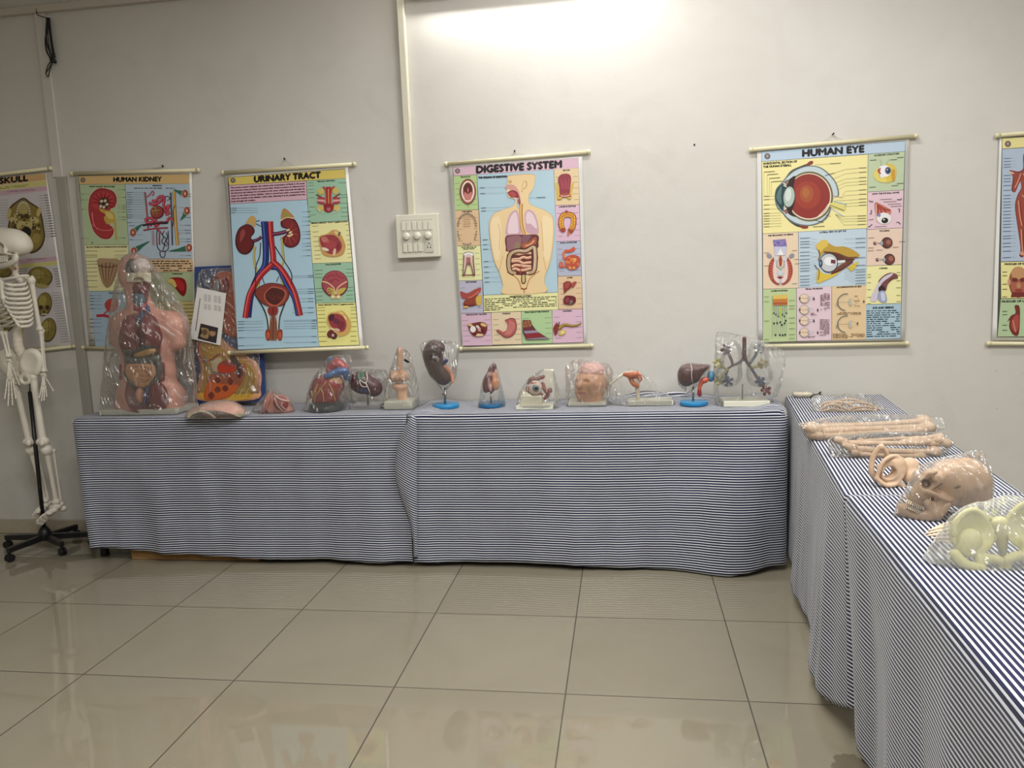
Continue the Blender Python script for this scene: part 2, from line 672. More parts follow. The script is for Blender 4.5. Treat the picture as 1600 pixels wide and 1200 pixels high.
def floor_material():
    m, N, L, b = nodes_of('glazed_floor_tile')
    g = N.new('ShaderNodeTexCoord').outputs['Object']
    s = N.new('ShaderNodeSeparateXYZ'); L.new(g, s.inputs[0])
    T = 0.6

    def edge(out, off):
        t = math_node(N, L, 'DIVIDE', math_node(N, L, 'SUBTRACT', out, off), T)
        f = math_node(N, L, 'FRACT', t)
        d = math_node(N, L, 'ABSOLUTE', math_node(N, L, 'SUBTRACT', f, 0.5))
        return math_node(N, L, 'GREATER_THAN', d, 0.5 - 0.0024 / T), math_node(N, L, 'FLOOR', t)
    ex, ix = edge(s.outputs['X'], -2.0206)
    ey, iy = edge(s.outputs['Y'], 3.0256)
    grout = math_node(N, L, 'MAXIMUM', ex, ey)
    cv = N.new('ShaderNodeCombineXYZ'); L.new(ix, cv.inputs[0]); L.new(iy, cv.inputs[1])
    wn = N.new('ShaderNodeTexWhiteNoise'); wn.noise_dimensions = '2D'; L.new(cv.outputs[0], wn.inputs['Vector'])
    c = mix_col(N, L, wn.outputs['Value'], lin((139, 132, 114)), lin((145, 138, 120)))
    cl = noise_node(N, L, g, 2.5, 5, 0.8)
    c = mix_col(N, L, ramp01(N, L, cl, 0.4, 0.75, 0, 0.4), c, lin((131, 123, 105)))
    # chalky scuffs and a dark wet patch beside the nearest table
    sc = noise_node(N, L, g, 9.0, 6, 2.5, 0.7)
    sm = noise_node(N, L, g, 1.1, 2)
    scf = math_node(N, L, 'MULTIPLY', ramp01(N, L, sc, 0.68, 0.73, 0, 0.7), ramp01(N, L, sm, 0.52, 0.6))
    c = mix_col(N, L, scf, c, lin((184, 180, 166)))
    wet = PT(1325, 1192, 0.0)
    vd = N.new('ShaderNodeVectorMath'); vd.operation = 'DISTANCE'; L.new(g, vd.inputs[0]); vd.inputs[1].default_value = wet
    wd = math_node(N, L, 'ADD', vd.outputs['Value'], math_node(N, L, 'MULTIPLY', noise_node(N, L, g, 22, 4), 0.12))
    c = mix_col(N, L, ramp01(N, L, wd, 0.112, 0.105, 0, 0.55), c, lin((80, 70, 56)))
    c = mix_col(N, L, grout, c, lin((74, 68, 57)))
    L.new(c, b.inputs['Base Color'])
    rg = math_node(N, L, 'ADD', math_node(N, L, 'MULTIPLY', grout, 0.5), ramp01(N, L, cl, 0.3, 0.8, 0.015, 0.05))
    L.new(rg, b.inputs['Roughness'])
    b.inputs['Specular IOR Level'].default_value = 0.75
    bp = N.new('ShaderNodeBump'); bp.inputs['Strength'].default_value = 0.25; bp.inputs['Distance'].default_value = 0.002
    L.new(math_node(N, L, 'SUBTRACT', 1.0, grout), bp.inputs['Height'])
    L.new(bp.outputs['Normal'], b.inputs['Normal'])
    return m


WALL_M, FLOOR_M = wall_material(), floor_material()
X0, X1, Y0 = -6.2, 4.6, -4.2


def struct(name, lo, hi, m, bev=0.0):
    return setp(MB().box(lo, hi, bev).build(name, m), kind='structure')


struct('floor', (X0, Y0, -0.05), (X1, WALL_Y + 0.1, 0.0), FLOOR_M)
struct('wall_back', (X0 - 0.1, WALL_Y, 0.0), (X1 + 0.1, WALL_Y + 0.12, CEIL_Z), WALL_M)
struct('wall_left', (X0 - 0.1, Y0, 0.0), (X0, WALL_Y, CEIL_Z), WALL_M)
struct('wall_right', (X1, Y0, 0.0), (X1 + 0.1, WALL_Y, CEIL_Z), WALL_M)
struct('wall_front', (X0 - 0.1, Y0 - 0.1, 0.0), (X1 + 0.1, Y0, CEIL_Z), WALL_M)
struct('ceiling', (X0 - 0.1, Y0 - 0.1, CEIL_Z), (X1 + 0.1, WALL_Y + 0.12, CEIL_Z + 0.1), mat('ceiling_paint', (222, 220, 214), 0.8, 0.2, bump=0.05))
SKIRT_M = mat('skirting_tile', (176, 166, 146), 0.25, 0.5, vary=0.08)
struct('baseboard_back', (X0, WALL_Y - 0.014, 0.0), (X1, WALL_Y, 0.085), SKIRT_M, 0.003)
PVC_M = mat('ivory_pvc', (214, 209, 190), 0.38, 0.5, vary=0.04, bscale=20)
GREY_PVC = mat('aged_pvc', (164, 160, 151), 0.5, 0.4, vary=0.08, bscale=10)
struct('trim_1', (X0, WALL_Y - 0.03, 2.925), (-1.12, WALL_Y, 2.962), mat('beam_ledge_paint', (196, 190, 180), 0.5, 0.4), 0.004)
struct('trim_2', (W(75.5, 200, WALL_Y).x, WALL_Y - 0.012, 2.06), (W(91, 200, WALL_Y).x, WALL_Y, 2.925), mat('strip_paint', (206, 201, 195), 0.5, 0.4), 0.003)
struct('trim_3', (W(116.5, 500, WALL_Y).x, WALL_Y - 0.02, 0.085), (W(130.5, 500, WALL_Y).x, WALL_Y, 2.06), GREY_PVC, 0.003)
t = thing('cable_conduit', 'ivory plastic cable trunking running down the wall to the switchboard', 'conduit', (-1.075, WALL_Y, 1.76))
MB().box((-1.107, WALL_Y - 0.026, 1.735), (-1.068, WALL_Y - 0.001, CEIL_Z - 0.001), 0.003).build('channel', PVC_M, t)
MB().box((-1.104, WALL_Y - 0.031, 1.735), (-1.071, WALL_Y - 0.026, CEIL_Z - 0.001), 0.002).build('cover_strip', PVC_M, t)

# wall tube light just above the picture, and the ceiling fittings
TUBE_M = bpy.data.materials.new('lit_tube'); TUBE_M.use_nodes = True
tb = TUBE_M.node_tree.nodes['Principled BSDF']
tb.inputs['Emission Color'].default_value = (1, 0.98, 0.94, 1)
tb.inputs['Emission Strength'].default_value = TUBE_STRENGTH
WHITE_METAL = mat('white_enamel', (228, 227, 222), 0.3, 0.5)
t = thing('wall_tube_light', 'white tube light batten fixed high on the wall beside the trunking', 'light', (-0.42, WALL_Y, 2.83))
MB().box((-1.035, WALL_Y - 0.055, 2.815), (0.2, WALL_Y - 0.001, 2.862), 0.006).build('batten', WHITE_METAL, t)
for xx in (-1.01, 0.16):
    MB().box((xx - 0.012, WALL_Y - 0.12, 2.85), (xx + 0.028, WALL_Y - 0.045, 2.925), 0.004).build('lamp_holder', WHITE_METAL, t)
mb = MB().tube([(-0.98, WALL_Y - 0.095, 2.893), (0.16, WALL_Y - 0.095, 2.893)], 0.014, 14)
mb.build('tube', TUBE_M, t, True)
for i, (lx, ly, pw) in enumerate(LAMPS):
    t = thing('ceiling_tube_light', 'ceiling tube light fitting above the room', 'light', (lx, ly, CEIL_Z), 'ceiling tube lights')
    MB().box((lx - 0.62, ly - 0.075, CEIL_Z - 0.08), (lx + 0.62, ly + 0.075, CEIL_Z - 0.001), 0.008).build('housing', WHITE_METAL, t)

# ---------------------------------------------------------------- tables
BLACK_PLASTIC = mat('black_plastic', (24, 24, 25), 0.42, 0.4, bump=0.05, bscale=120)
TABLE_TOP = mat('laminate_table_top', (196, 190, 178), 0.4, 0.4, vary=0.08)
BLACK_METAL = mat('black_steel', (26, 26, 28), 0.35, 0.5)


def table(label, corners, legs):
    """corners: near-left, near-right, far-right, far-left of the top."""
    cx = sum(c[0] for c in corners) / 4; cy = sum(c[1] for c in corners) / 4
    t = thing('folding_table', label, 'table', (cx, cy, 0), 'cloth-covered tables')
    zt = TOP_Z - 0.004
    MB().prism([(x, y, zt) for x, y in corners], [(x, y, zt - 0.03) for x, y in corners]).build('tabletop', TABLE_TOP, t)
    for (x, y) in legs:
        l = MB().tube([(x, y, 0.03), (x, y, zt - 0.03)], 0.0125, 12).build('leg', BLACK_METAL, t, True)
        MB().lathe((x, y, 0), [(0.02, 0.0), (0.022, 0.004), (0.021, 0.055), (0.016, 0.06)], 16).build('rubber_foot', BLACK_PLASTIC, l, True)
    return t


FX = (-2.865, -1.055, 0.72)
FY = 3.572
table('long table under striped cloth carrying the torso and heart models', [(FX[0], FY), (FX[1] - .01, FY), (FX[1] - .01, 3.97), (FX[0], 3.97)],
      [(-2.815, 3.64), (-2.815, 3.9), (-1.16, 3.66), (-1.16, 3.9)])
table('long table under striped cloth carrying the eye and lung models', [(FX[1] + .01, FY), (FX[2], FY), (FX[2], 3.97), (FX[1] + .01, 3.97)],
      [(-0.96, 3.66), (-0.96, 3.9), (0.63, 3.66), (0.63, 3.9)])
RL = [(0.800, 3.955), (0.604, 2.165), (0.540, 0.9)]     # side of the right-hand tables that faces the room
RR = [(1.245, 3.955), (1.062, 2.165), (0.985, 0.9)]
table('side table under striped cloth carrying the bagged long bones', [(RL[1][0] + .01, RL[1][1] + .02), (RR[1][0] - .01, RR[1][1] + .02), (RR[0][0] - .01, RR[0][1]), (RL[0][0] + .012, RL[0][1])],
      [(0.70, 2.45), (1.02, 2.42), (0.86, 3.84), (1.18, 3.8)])
table('nearest side table under striped cloth carrying the yellowish bagged pelvis', [(RL[2][0] + .01, RL[2][1]), (RR[2][0] - .01, RR[2][1]), (RR[1][0] - .01, RR[1][1] - .005), (RL[1][0] + .01, RL[1][1] - .005)],
      [(0.668, 2.135), (1.02, 2.1), (0.62, 1.0), (0.93, 1.0)])


# ---------------------------------------------------------------- striped cloths
def cloth_material():
    m, N, L, b = nodes_of('striped_cotton')
    uv = N.new('ShaderNodeUVMap').outputs['UV']
    s = N.new('ShaderNodeSeparateXYZ'); L.new(uv, s.inputs[0])
    per = 0.0117
    f = math_node(N, L, 'FRACT', math_node(N, L, 'DIVIDE', s.outputs['Y'], per))
    d = math_node(N, L, 'ABSOLUTE', math_node(N, L, 'SUBTRACT', f, 0.5))
    fac = ramp01(N, L, d, 0.282, 0.30)
    g = N.new('ShaderNodeTexCoord').outputs['Object']
    n = noise_node(N, L, g, 6.0, 4)
    navy = mix_col(N, L, ramp01(N, L, n, 0.3, 0.7), lin((14, 19, 48)), lin((23, 30, 68)))
    white = mix_col(N, L, ramp01(N, L, n, 0.3, 0.7), lin((208, 211, 219)), lin((220, 223, 229)))
    L.new(mix_col(N, L, fac, navy, white), b.inputs['Base Color'])
    b.inputs['Roughness'].default_value = 0.85
    b.inputs['Specular IOR Level'].default_value = 0.2
    b.inputs['Sheen Weight'].default_value = 0.15
    wv = noise_node(N, L, g, 700.0, 1)
    bp = N.new('ShaderNodeBump'); bp.inputs['Strength'].default_value = 0.08; bp.inputs['Distance'].default_value = 0.001
    L.new(wv, bp.inputs['Height']); L.new(bp.outputs['Normal'], b.inputs['Normal'])
    return m


CLOTH_M = cloth_material()


def nz(x, y, z=0.0):
    return noise.noise(Vector((x, y, z)))


def skirt_and_top(name, label, path, hem, back, parent_loc, vfun, top_v, wave, seed, zoff=0.0, taper=None, top_bump=None, nz_rows=46, sub=0.02, group='striped tablecloths'):
    """A cloth laid over a table: 'path' is the table-top edge it falls over (list of xy), 'back' the opposite
    edge of the top (same count), hem(t) the hem height along the path, wave(t, k) the outward swing of the skirt."""
    # resample the path
    P = [np.array(p, float) for p in path]
    B = [np.array(p, float) for p in back]
    L = [0.0]
    for i in range(1, len(P)):
        L.append(L[-1] + np.linalg.norm(P[i] - P[i - 1]))
    n = max(8, int(L[-1] / sub))
    ts = [L[-1] * i / n for i in range(n + 1)]

    def at(A, t):
        for i in range(1, len(L)):
            if t <= L[i] + 1e-9:
                k = (t - L[i - 1]) / max(L[i] - L[i - 1], 1e-9)
                return A[i - 1] * (1 - k) + A[i] * k
        return A[-1]
    pts = [at(P, t) for t in ts]
    bks = [at(B, t) for t in ts]
    nrm = []
    for i in range(n + 1):
        a, c = pts[max(i - 2, 0)], pts[min(i + 2, n)]
        d = c - a
        q = np.array([d[1], -d[0]]); q /= max(np.linalg.norm(q), 1e-9)
        nrm.append(q)
    verts, uvs, faces = [], [], []
    rows_top, rad, rows_r = 14, 0.008, 4
    zt = TOP_Z + 0.0015 + zoff
    rows = []
    for j in range(rows_top):                       # from the back of the top to its front
        k = j / rows_top
        rows.append(('t', k))
    for j in range(rows_r + 1):
        rows.append(('r', j / rows_r))
    for j in range(1, nz_rows + 1):
        rows.append(('s', j / nz_rows))
    for kind, k in rows:
        for i in range(n + 1):
            p, bk, q, t = pts[i], bks[i], nrm[i], ts[i]
            if kind == 't':
                xy = bk * (1 - k) + p * k
                z = zt + 0.0012 * (nz(xy[0] * 9, xy[1] * 9, seed) + 1)
                if top_bump: z += top_bump(xy[0], xy[1], t, k)
                dist = -np.linalg.norm(xy - p)
                uv = (t, top_v(xy, t, dist))
            elif kind == 'r':
                a = k * math.pi / 2
                xy = p + q * (rad * math.sin(a))
                z = zt - rad * (1 - math.cos(a))
                uv = (t, top_v(p, t, 0.0) + k * rad * 1.57)
            else:
                zh = hem(t)
                z0 = zt - rad
                z = z0 + (zh - z0) * k
                drop = z0 - z
                w, along = wave(t, drop)
                tg = np.array([-q[1], q[0]])
                xy = p + q * (rad + w) + tg * along
                uv = (t, vfun(p, t, drop + rad * 1.57) + 0.0035 * nz(t * 2.2, drop * 2.0, seed + 3))
            verts.append((xy[0], xy[1], z)); uvs.append(uv)
    m = n + 1
    for j in range(len(rows) - 1):
        for i in range(n):
            faces.append((j * m + i, j * m + i + 1, (j + 1) * m + i + 1, (j + 1) * m + i))
    faces = [f[::-1] for f in faces]
    o = mesh_obj(name, verts, faces, CLOTH_M, None, True, uvs=uvs, origin=parent_loc)
    md = o.modifiers.new('thickness', 'SOLIDIFY'); md.thickness = 0.0012; md.offset = -1
    return setp(o, label, 'tablecloth', group)


def front_wave(seed, tight):
    def wv(t, drop):
        g = min(drop / 0.7, 1.0)
        a = 0.012 + 0.020 * nz(t * 2.6, seed, drop * 0.8) + 0.010 * nz(t * 7.0, seed + 5, drop * 1.5) + 0.004 * nz(t * 16, seed + 9, drop * 3)
        return max(a * g ** 0.7 * 1.5 + 0.004, 0.002), 0.010 * g * nz(t * 1.8, seed + 2, drop)
    return wv


def lerp_table(pairs):
    def f(t):
        if t <= pairs[0][0]: return pairs[0][1]
        for (a, b), (c, d) in zip(pairs, pairs[1:]):
            if t <= c: return b + (d - b) * (t - a) / max(c - a, 1e-9)
        return pairs[-1][1]
    return f


# first cloth: its left end falls over the table end too
cr = 0.03
endy = 3.90
p1 = [(FX[0], endy), (FX[0], FY + cr), (FX[0] + cr * 0.3, FY + cr * 0.3), (FX[0] + cr, FY), (FX[1] - 0.004, FY)]
b1 = [(FX[0] + 0.001, 3.975), (FX[0] + 0.002, 3.975), (FX[0] + 0.006, 3.975), (FX[0] + 0.02, 3.975), (FX[1] - 0.004, 3.975)]
l_end = endy - FY
hem1 = lerp_table([(0, .10), (l_end, .085), (l_end + .15, .08), (l_end + .30, .066), (l_end + .7, .046), (l_end + 1.0, .03), (l_end + 1.4, .03), (l_end + 1.55, .022), (l_end + 1.85, .028)])
fw1 = front_wave(3.1, 1)


def wave1(t, drop):
    w, al = fw1(t, drop)
    near = max(0.0, 1 - abs(t - l_end) / 0.5)
    if t > l_end:
        al = al + 0.10 * drop * max(0.0, 1 - (t - l_end) / 0.45)      # the corner hangs inward
    else:
        w = w - 0.08 * drop
    return w, al


skirt_and_top('tablecloth', 'navy and white striped cloth over the table below the torso model', p1, hem1, b1, (-1.96, 3.75, TOP_Z),
              lambda p, t, d: d, lambda xy, t, dist: FY - xy[1], wave1, 3.1)
p2 = [(FX[1], FY), (FX[2] - cr, FY), (FX[2] - cr * .3, FY + cr * .3), (FX[2], FY + cr), (FX[2] + .008, FY + .20)]
b2 = [(FX[1], 3.975), (FX[2] - cr, 3.975), (FX[2], 3.975), (FX[2] + .01, 3.975), (FX[2] + .02, 3.975)]
hem2 = lerp_table([(0, .03), (.12, .022), (.25, .03), (.7, .03), (1.1, .012), (1.5, .006), (1.62, .022), (1.75, .03), (2.1, .03)])
fw2 = front_wave(8.4, 1)


def wave2(t, drop):
    w, al = fw2(t, drop)
    k = math.exp(-((t - 1.52) / 0.16) ** 2)
    if t > 1.74: w = min(w, 0.008)
    return w + 0.05 * k * (drop / 0.7) ** 2 - 0.02 * math.exp(-((t - 1.71) / 0.06) ** 2) * drop / 0.7, al


def bunch2(x, y, t, k):
    """Slack cloth rucked up against the wall behind the liver model."""
    w = math.exp(-((x - 0.20) / 0.24) ** 2) * max(0.0, (y - 3.80) / 0.17)
    w2 = math.exp(-((x + 0.97) / 0.06) ** 2) * 0.012
    w3 = math.exp(-((x - 0.66) / 0.05) ** 2) * 0.014
    return w * (0.026 + 0.016 * math.sin(y * 95 + x * 14)) + w2 + w3 + 0.003 * nz(x * 14, y * 10, 2.2)


skirt_and_top('tablecloth', 'navy and white striped cloth over the table below the eye and lung models', p2, hem2, b2, (-0.16, 3.75, TOP_Z),
              lambda p, t, d: d, lambda xy, t, dist: FY - xy[1] + 0.25 * bunch2(xy[0], xy[1], t, 0), wave2, 8.4, top_bump=bunch2)

# the edge of the second cloth, folded over where the two tables meet
C = Px(3.545, 635, 750)
ol = [(643, 650), (636, 662), (624, 690), (617, 722), (619, 752), (629, 785), (640, 815), (645, 845), (646, 871)]
orr = [(650, 650), (651, 662), (652, 690), (652, 722), (652, 752), (652, 785), (652, 815), (652, 845), (653, 871)]
vs, uv, fs = [], [], []
la, ra = crom(ol, 4), crom(orr, 4)
for i, (a, b_) in enumerate(zip(la, ra)):
    for k in range(9):
        u = k / 8
        q = a * (1 - u) + b_ * u
        dd = -4 - 7 * math.sin(u * math.pi * 0.9 + 0.2) * math.sin(min(1, i / 6) * math.pi / 2)
        pnt = C.p(q[0], q[1], dd)
        vs.append(pnt); uv.append((u, (TOP_Z - pnt.z) + u * 0.0 + (1 - u) * (b_[0] - a[0]) * C.s * 0.55))
for i in range(len(la) - 1):
    for k in range(8):
        fs.append((i * 9 + k, (i + 1) * 9 + k, (i + 1) * 9 + k + 1, i * 9 + k + 1))
o = mesh_obj('tablecloth', vs, fs, CLOTH_M, None, True, uvs=uv, origin=(-1.07, 3.54, TOP_Z))
md = o.modifiers.new('thickness', 'SOLIDIFY'); md.thickness = 0.0012
setp(o, 'loose folded edge of striped cloth hanging where the two long tables meet', 'tablecloth', 'striped tablecloths')


# side tables: stripes run along the tables
def side_cloth(label, A, Bk, hem, wave, seed, zoff=0.0, loc=(0, 0, 0), start_end=True):
    ax = np.array(A[-1], float) - np.array(A[0], float)
    ax /= np.linalg.norm(ax)
    nrm_ = np.array([ax[1], -ax[0]])

    def top_v(xy, t, dist):
        return dist
    return skirt_and_top('tablecloth', label, A, hem, Bk, loc, lambda p, t, d: d, top_v, wave, seed, zoff)


def wave3(t, drop):
    g = min(drop / 0.7, 1.0)
    tuck = 0.085 * g * min(1.0, max(0.0, (t - 1.55) / 0.33))
    a = 0.017 * math.sin(t * 9 + 1.0) + 0.022 * nz(t * 5, 1.1, drop) + 0.013 * nz(t * 13, 4.1, drop * 2)
    return max(0.003, (a * g + 0.012 * g) * min(1, t / .6 + .15) + 0.03 * g * max(0, (t - 0.9))) - tuck, 0.012 * g * nz(t * 3, 7.7, drop)


def wave4(t, drop):
    g = min(drop / 0.7, 1.0)
    a = 0.014 * math.sin(t * 17) + 0.018 * nz(t * 5, 21.1, drop) + 0.015 * nz(t * 11, 14.1, drop * 2)
    return a * g * min(1, t / .2 + .3) + .006 - 0.022 * g - 0.022 * g * max(0, 1 - t / .45), 0.012 * g * nz(t * 3, 17.7, drop) + 0.02 * g * max(0, 1 - t / 0.25)


yc = 2.03
kx = (3.955 - yc) / (3.955 - 2.165)
side_cloth('navy and white striped cloth on the far side table under the bagged bones',
           [RL[0], (RL[1][0] + .002, 2.185), (RL[1][0] + .018, 2.15), (RL[1][0] + .02, yc)], [RR[0], (RR[1][0], 2.185), (RR[1][0], 2.15), (RR[0][0] + (RR[1][0] - RR[0][0]) * kx, yc)],
           lerp_table([(0, .05), (0.5, .05), (1.0, .06), (1.25, .055), (1.58, .055), (1.66, .075), (1.83, .155), (1.95, .21)]), wave3, 31.0, 0.0, (0.9, 3.0, TOP_Z))
side_cloth('navy and white striped cloth on the nearest side table under the skull',
           [(RL[1][0] + 0.003, RL[1][1] - 0.003), RL[2]], [(RR[1][0] + .003, RR[1][1] + .02), RR[2]],
           lerp_table([(0, .14), (.1, .085), (0.3, .05), (1.3, .03)]), wave4, 47.0, 0.004, (0.8, 1.5, TOP_Z))
# ---------------------------------------------------------------- printed wall charts
PRINT_M = mat('printed_paper', None, 0.42, 0.4, attr=True)
PAPER_M = mat('white_chart_paper', (226, 225, 221), 0.42, 0.4)
RAIL_M = mat('cream_plastic_rail', (222, 214, 178), 0.35, 0.5)
NAIL_M = mat('dark_nail', (28, 26, 25), 0.4, 0.5, metal=0.6)
CORD_M = mat('white_cord', (190, 186, 176), 0.7, 0.2)


def text_tris(s):
    """Triangles of a line of lettering, in em units."""
    cu = bpy.data.curves.new('lettering', 'FONT')
    cu.body = s
    cu.resolution_u = 2
    ob = bpy.data.objects.new('lettering', cu)
    COL.objects.link(ob)
    dg = bpy.context.evaluated_depsgraph_get()
    me = ob.evaluated_get(dg).to_mesh()
    v = [(p.co.x, p.co.y) for p in me.vertices]
    f = [tuple(p.vertices) for p in me.polygons]
    ob.evaluated_get(dg).to_mesh_clear()
    bpy.data.objects.remove(ob)
    bpy.data.curves.remove(cu)
    return v, f


def ink(c):
    """Printing ink on white paper: a little paler and less saturated than the swatch."""
    g = 0.3 * c[0] + 0.59 * c[1] + 0.11 * c[2]
    return lin(tuple((v * 0.86 + g * 0.14) * 0.97 + 7 for v in c))


class Print:
    """Flat printed artwork on a plane (y = Y at height z0, leaning by 'lean' metres per metre), layered by tiny steps."""
    def __init__(self, Y, z0=0.0, lean=0.0):
        self.Y, self.z0, self.lean = Y, z0, lean
        self.v, self.f, self.c = [], [], []
        self.layer = 0
        self.rng = random.Random(7)
        self.k = (0, 0, 1.0)

    def w(self, x, y, lift=None):
        px, py = self.k[0] + x / self.k[2], self.k[1] + y / self.k[2]
        d = ray(px, py)
        # plane: y = Y + lean * (z - z0)
        t = (self.Y + self.lean * (CAM.z - self.z0) - CAM.y) / (d.y - self.lean * d.z)
        p = CAM + d * t
        return p + Vector((0, -1, 0)) * (self.layer * 1.3e-5 if lift is None else lift)

    def poly(self, pts, col, smooth=0):
        if smooth:
            pts = crom(pts, smooth, True)
        self.layer += 1
        n = len(self.v)
        self.v += [self.w(p[0], p[1]) for p in pts]
        self.f.append(tuple(range(n, n + len(pts))))
        self.c.append(ink(col))

    def blob(self, pts, col, n=5):
        self.poly(pts, col, n)

    def rect(self, x0, y0, x1, y1, col):
        self.poly([(x0, y0), (x1, y0), (x1, y1), (x0, y1)], col)

    def ell(self, cx, cy, rx, ry, col, a=0, n=20):
        ca, sa = math.cos(math.radians(a)), math.sin(math.radians(a))
        self.poly([(cx + rx * math.cos(t) * ca - ry * math.sin(t) * sa, cy + rx * math.cos(t) * sa + ry * math.sin(t) * ca) for t in [2 * math.pi * i / n for i in range(n)]], col)

    def line(self, pts, wd, col, smooth=0, taper=None):
        P = [np.array(p, float) for p in pts]
        if smooth:
            P = crom(P, smooth)
        self.layer += 1
        n = len(self.v)
        for i, p in enumerate(P):
            t = P[min(i + 1, len(P) - 1)] - P[max(i - 1, 0)]
            t = t / max(np.linalg.norm(t), 1e-9)
            q = np.array([-t[1], t[0]])
            h = wd / 2
            if taper: h = wd / 2 * (1 + (taper - 1) * i / max(1, len(P) - 1))
            self.v += [self.w(*(p + q * h)), self.w(*(p - q * h))]
        for i in range(len(P) - 1):
            self.f.append((n + 2 * i, n + 2 * i + 1, n + 2 * i + 3, n + 2 * i + 2))
            self.c.append(lin(col))

    def vessel(self, pts, wd, col, hi, smooth=5, taper=None):
        self.line(pts, wd, tuple(int(x * 0.55) for x in col), smooth, taper)
        self.line(pts, wd * 0.78, col, smooth, taper)
        self.line([(x - wd * 0.15, y - wd * 0.06) for x, y in pts], wd * 0.22, hi, smooth, taper)

    def text(self, s, x0, x1, y, h, col=(20, 18, 18), bold=0.0, slope=0.0, stretch=True):
        """Lettering from x0 to x1 with its baseline at y (at x0), cap height h, baseline slope dy/dx."""
        v, f = text_tris(s)
        if not v: return
        a, b = min(p[0] for p in v), max(p[0] for p in v)
        cap = 0.70
        sx = (x1 - x0) / (b - a)
        self.layer += 1
        bold *= 1.35
        for dx, dy in ([(0, 0)] if not bold else [(0, 0), (bold, 0), (bold / 2, bold / 2), (bold / 2, -bold / 2)]):
            n = len(self.v)
            for p in v:
                X = (p[0] - a) * sx + dx
                self.v.append(self.w(x0 + X, y - p[1] / cap * h + slope * X + dy))
            self.f += [tuple(i + n for i in q) for q in f]
            self.c += [lin(col)] * len(f)
            self.layer += 1

    def words(self, x0, y0, x1, y1, n, col=(70, 68, 66), slope=0.0, thick=0.45, full=False, dense=0.85):
        """Rows of small print too fine to read: broken strokes."""
        r = self.rng
        pitch = (y1 - y0) / n
        self.layer += 1
        for i in range(n):
            y = y0 + pitch * (i + 0.5)
            x = x0
            end = x1 if (full and (i < n - 1 or n == 1)) else x0 + (x1 - x0) * r.uniform(0.55, 1.0)
            while x < end:
                wl = pitch * r.uniform(0.9, 3.2)
                if r.random() < dense:
                    a = min(x + wl, end)
                    h = pitch * thick / 2 * r.uniform(0.8, 1.1)
                    k = len(self.v)
                    self.v += [self.w(x, y - h + slope * (x - x0)), self.w(a, y - h + slope * (a - x0)), self.w(a, y + h + slope * (a - x0)), self.w(x, y + h + slope * (x - x0))]
                    self.f.append((k, k + 1, k + 2, k + 3)); self.c.append(lin(col))
                x += wl + pitch * 0.45

    def labels(self, xs, ys, length, to, col=(70, 72, 74), slope=0.0, wd=1.6, th=5):
        """Caption stubs with leader lines: text stroke at xs, leader to x = to."""
        for y in ys:
            L_ = length * self.rng.uniform(0.6, 1.0)
            d = 1 if to > xs else -1
            self.line([(xs, y), (xs + d * L_, y + slope * d * L_)], th, col)
            self.line([(xs + d * L_, y + slope * d * L_), (to, y + slope * (to - xs))], wd, col)

    def frame(self, pts, wd, col=(40, 40, 42)):
        P = list(pts) + [pts[0]]
        for a, b in zip(P, P[1:]):
            self.line([a, b], wd, col)

    def emblem(self, x, y, r):
        self.ell(x, y, r, r, (52, 40, 38), n=24)
        self.ell(x, y, r * 0.72, r * 0.72, (165, 150, 140), n=24)
        self.ell(x, y, r * 0.56, r * 0.56, (92, 74, 72), n=20)
        self.poly([(x - r * .12, y - r * .45), (x + r * .12, y - r * .45), (x + r * .2, y + r * .3), (x - r * .2, y + r * .3)], (196, 180, 168))
        self.line([(x - r * .4, y - r * .1), (x + r * .4, y - r * .1)], r * .14, (196, 180, 168))

    def build(self, name, parent):
        return mesh_obj(name, self.v, self.f, PRINT_M, parent, False, fcols=self.c)


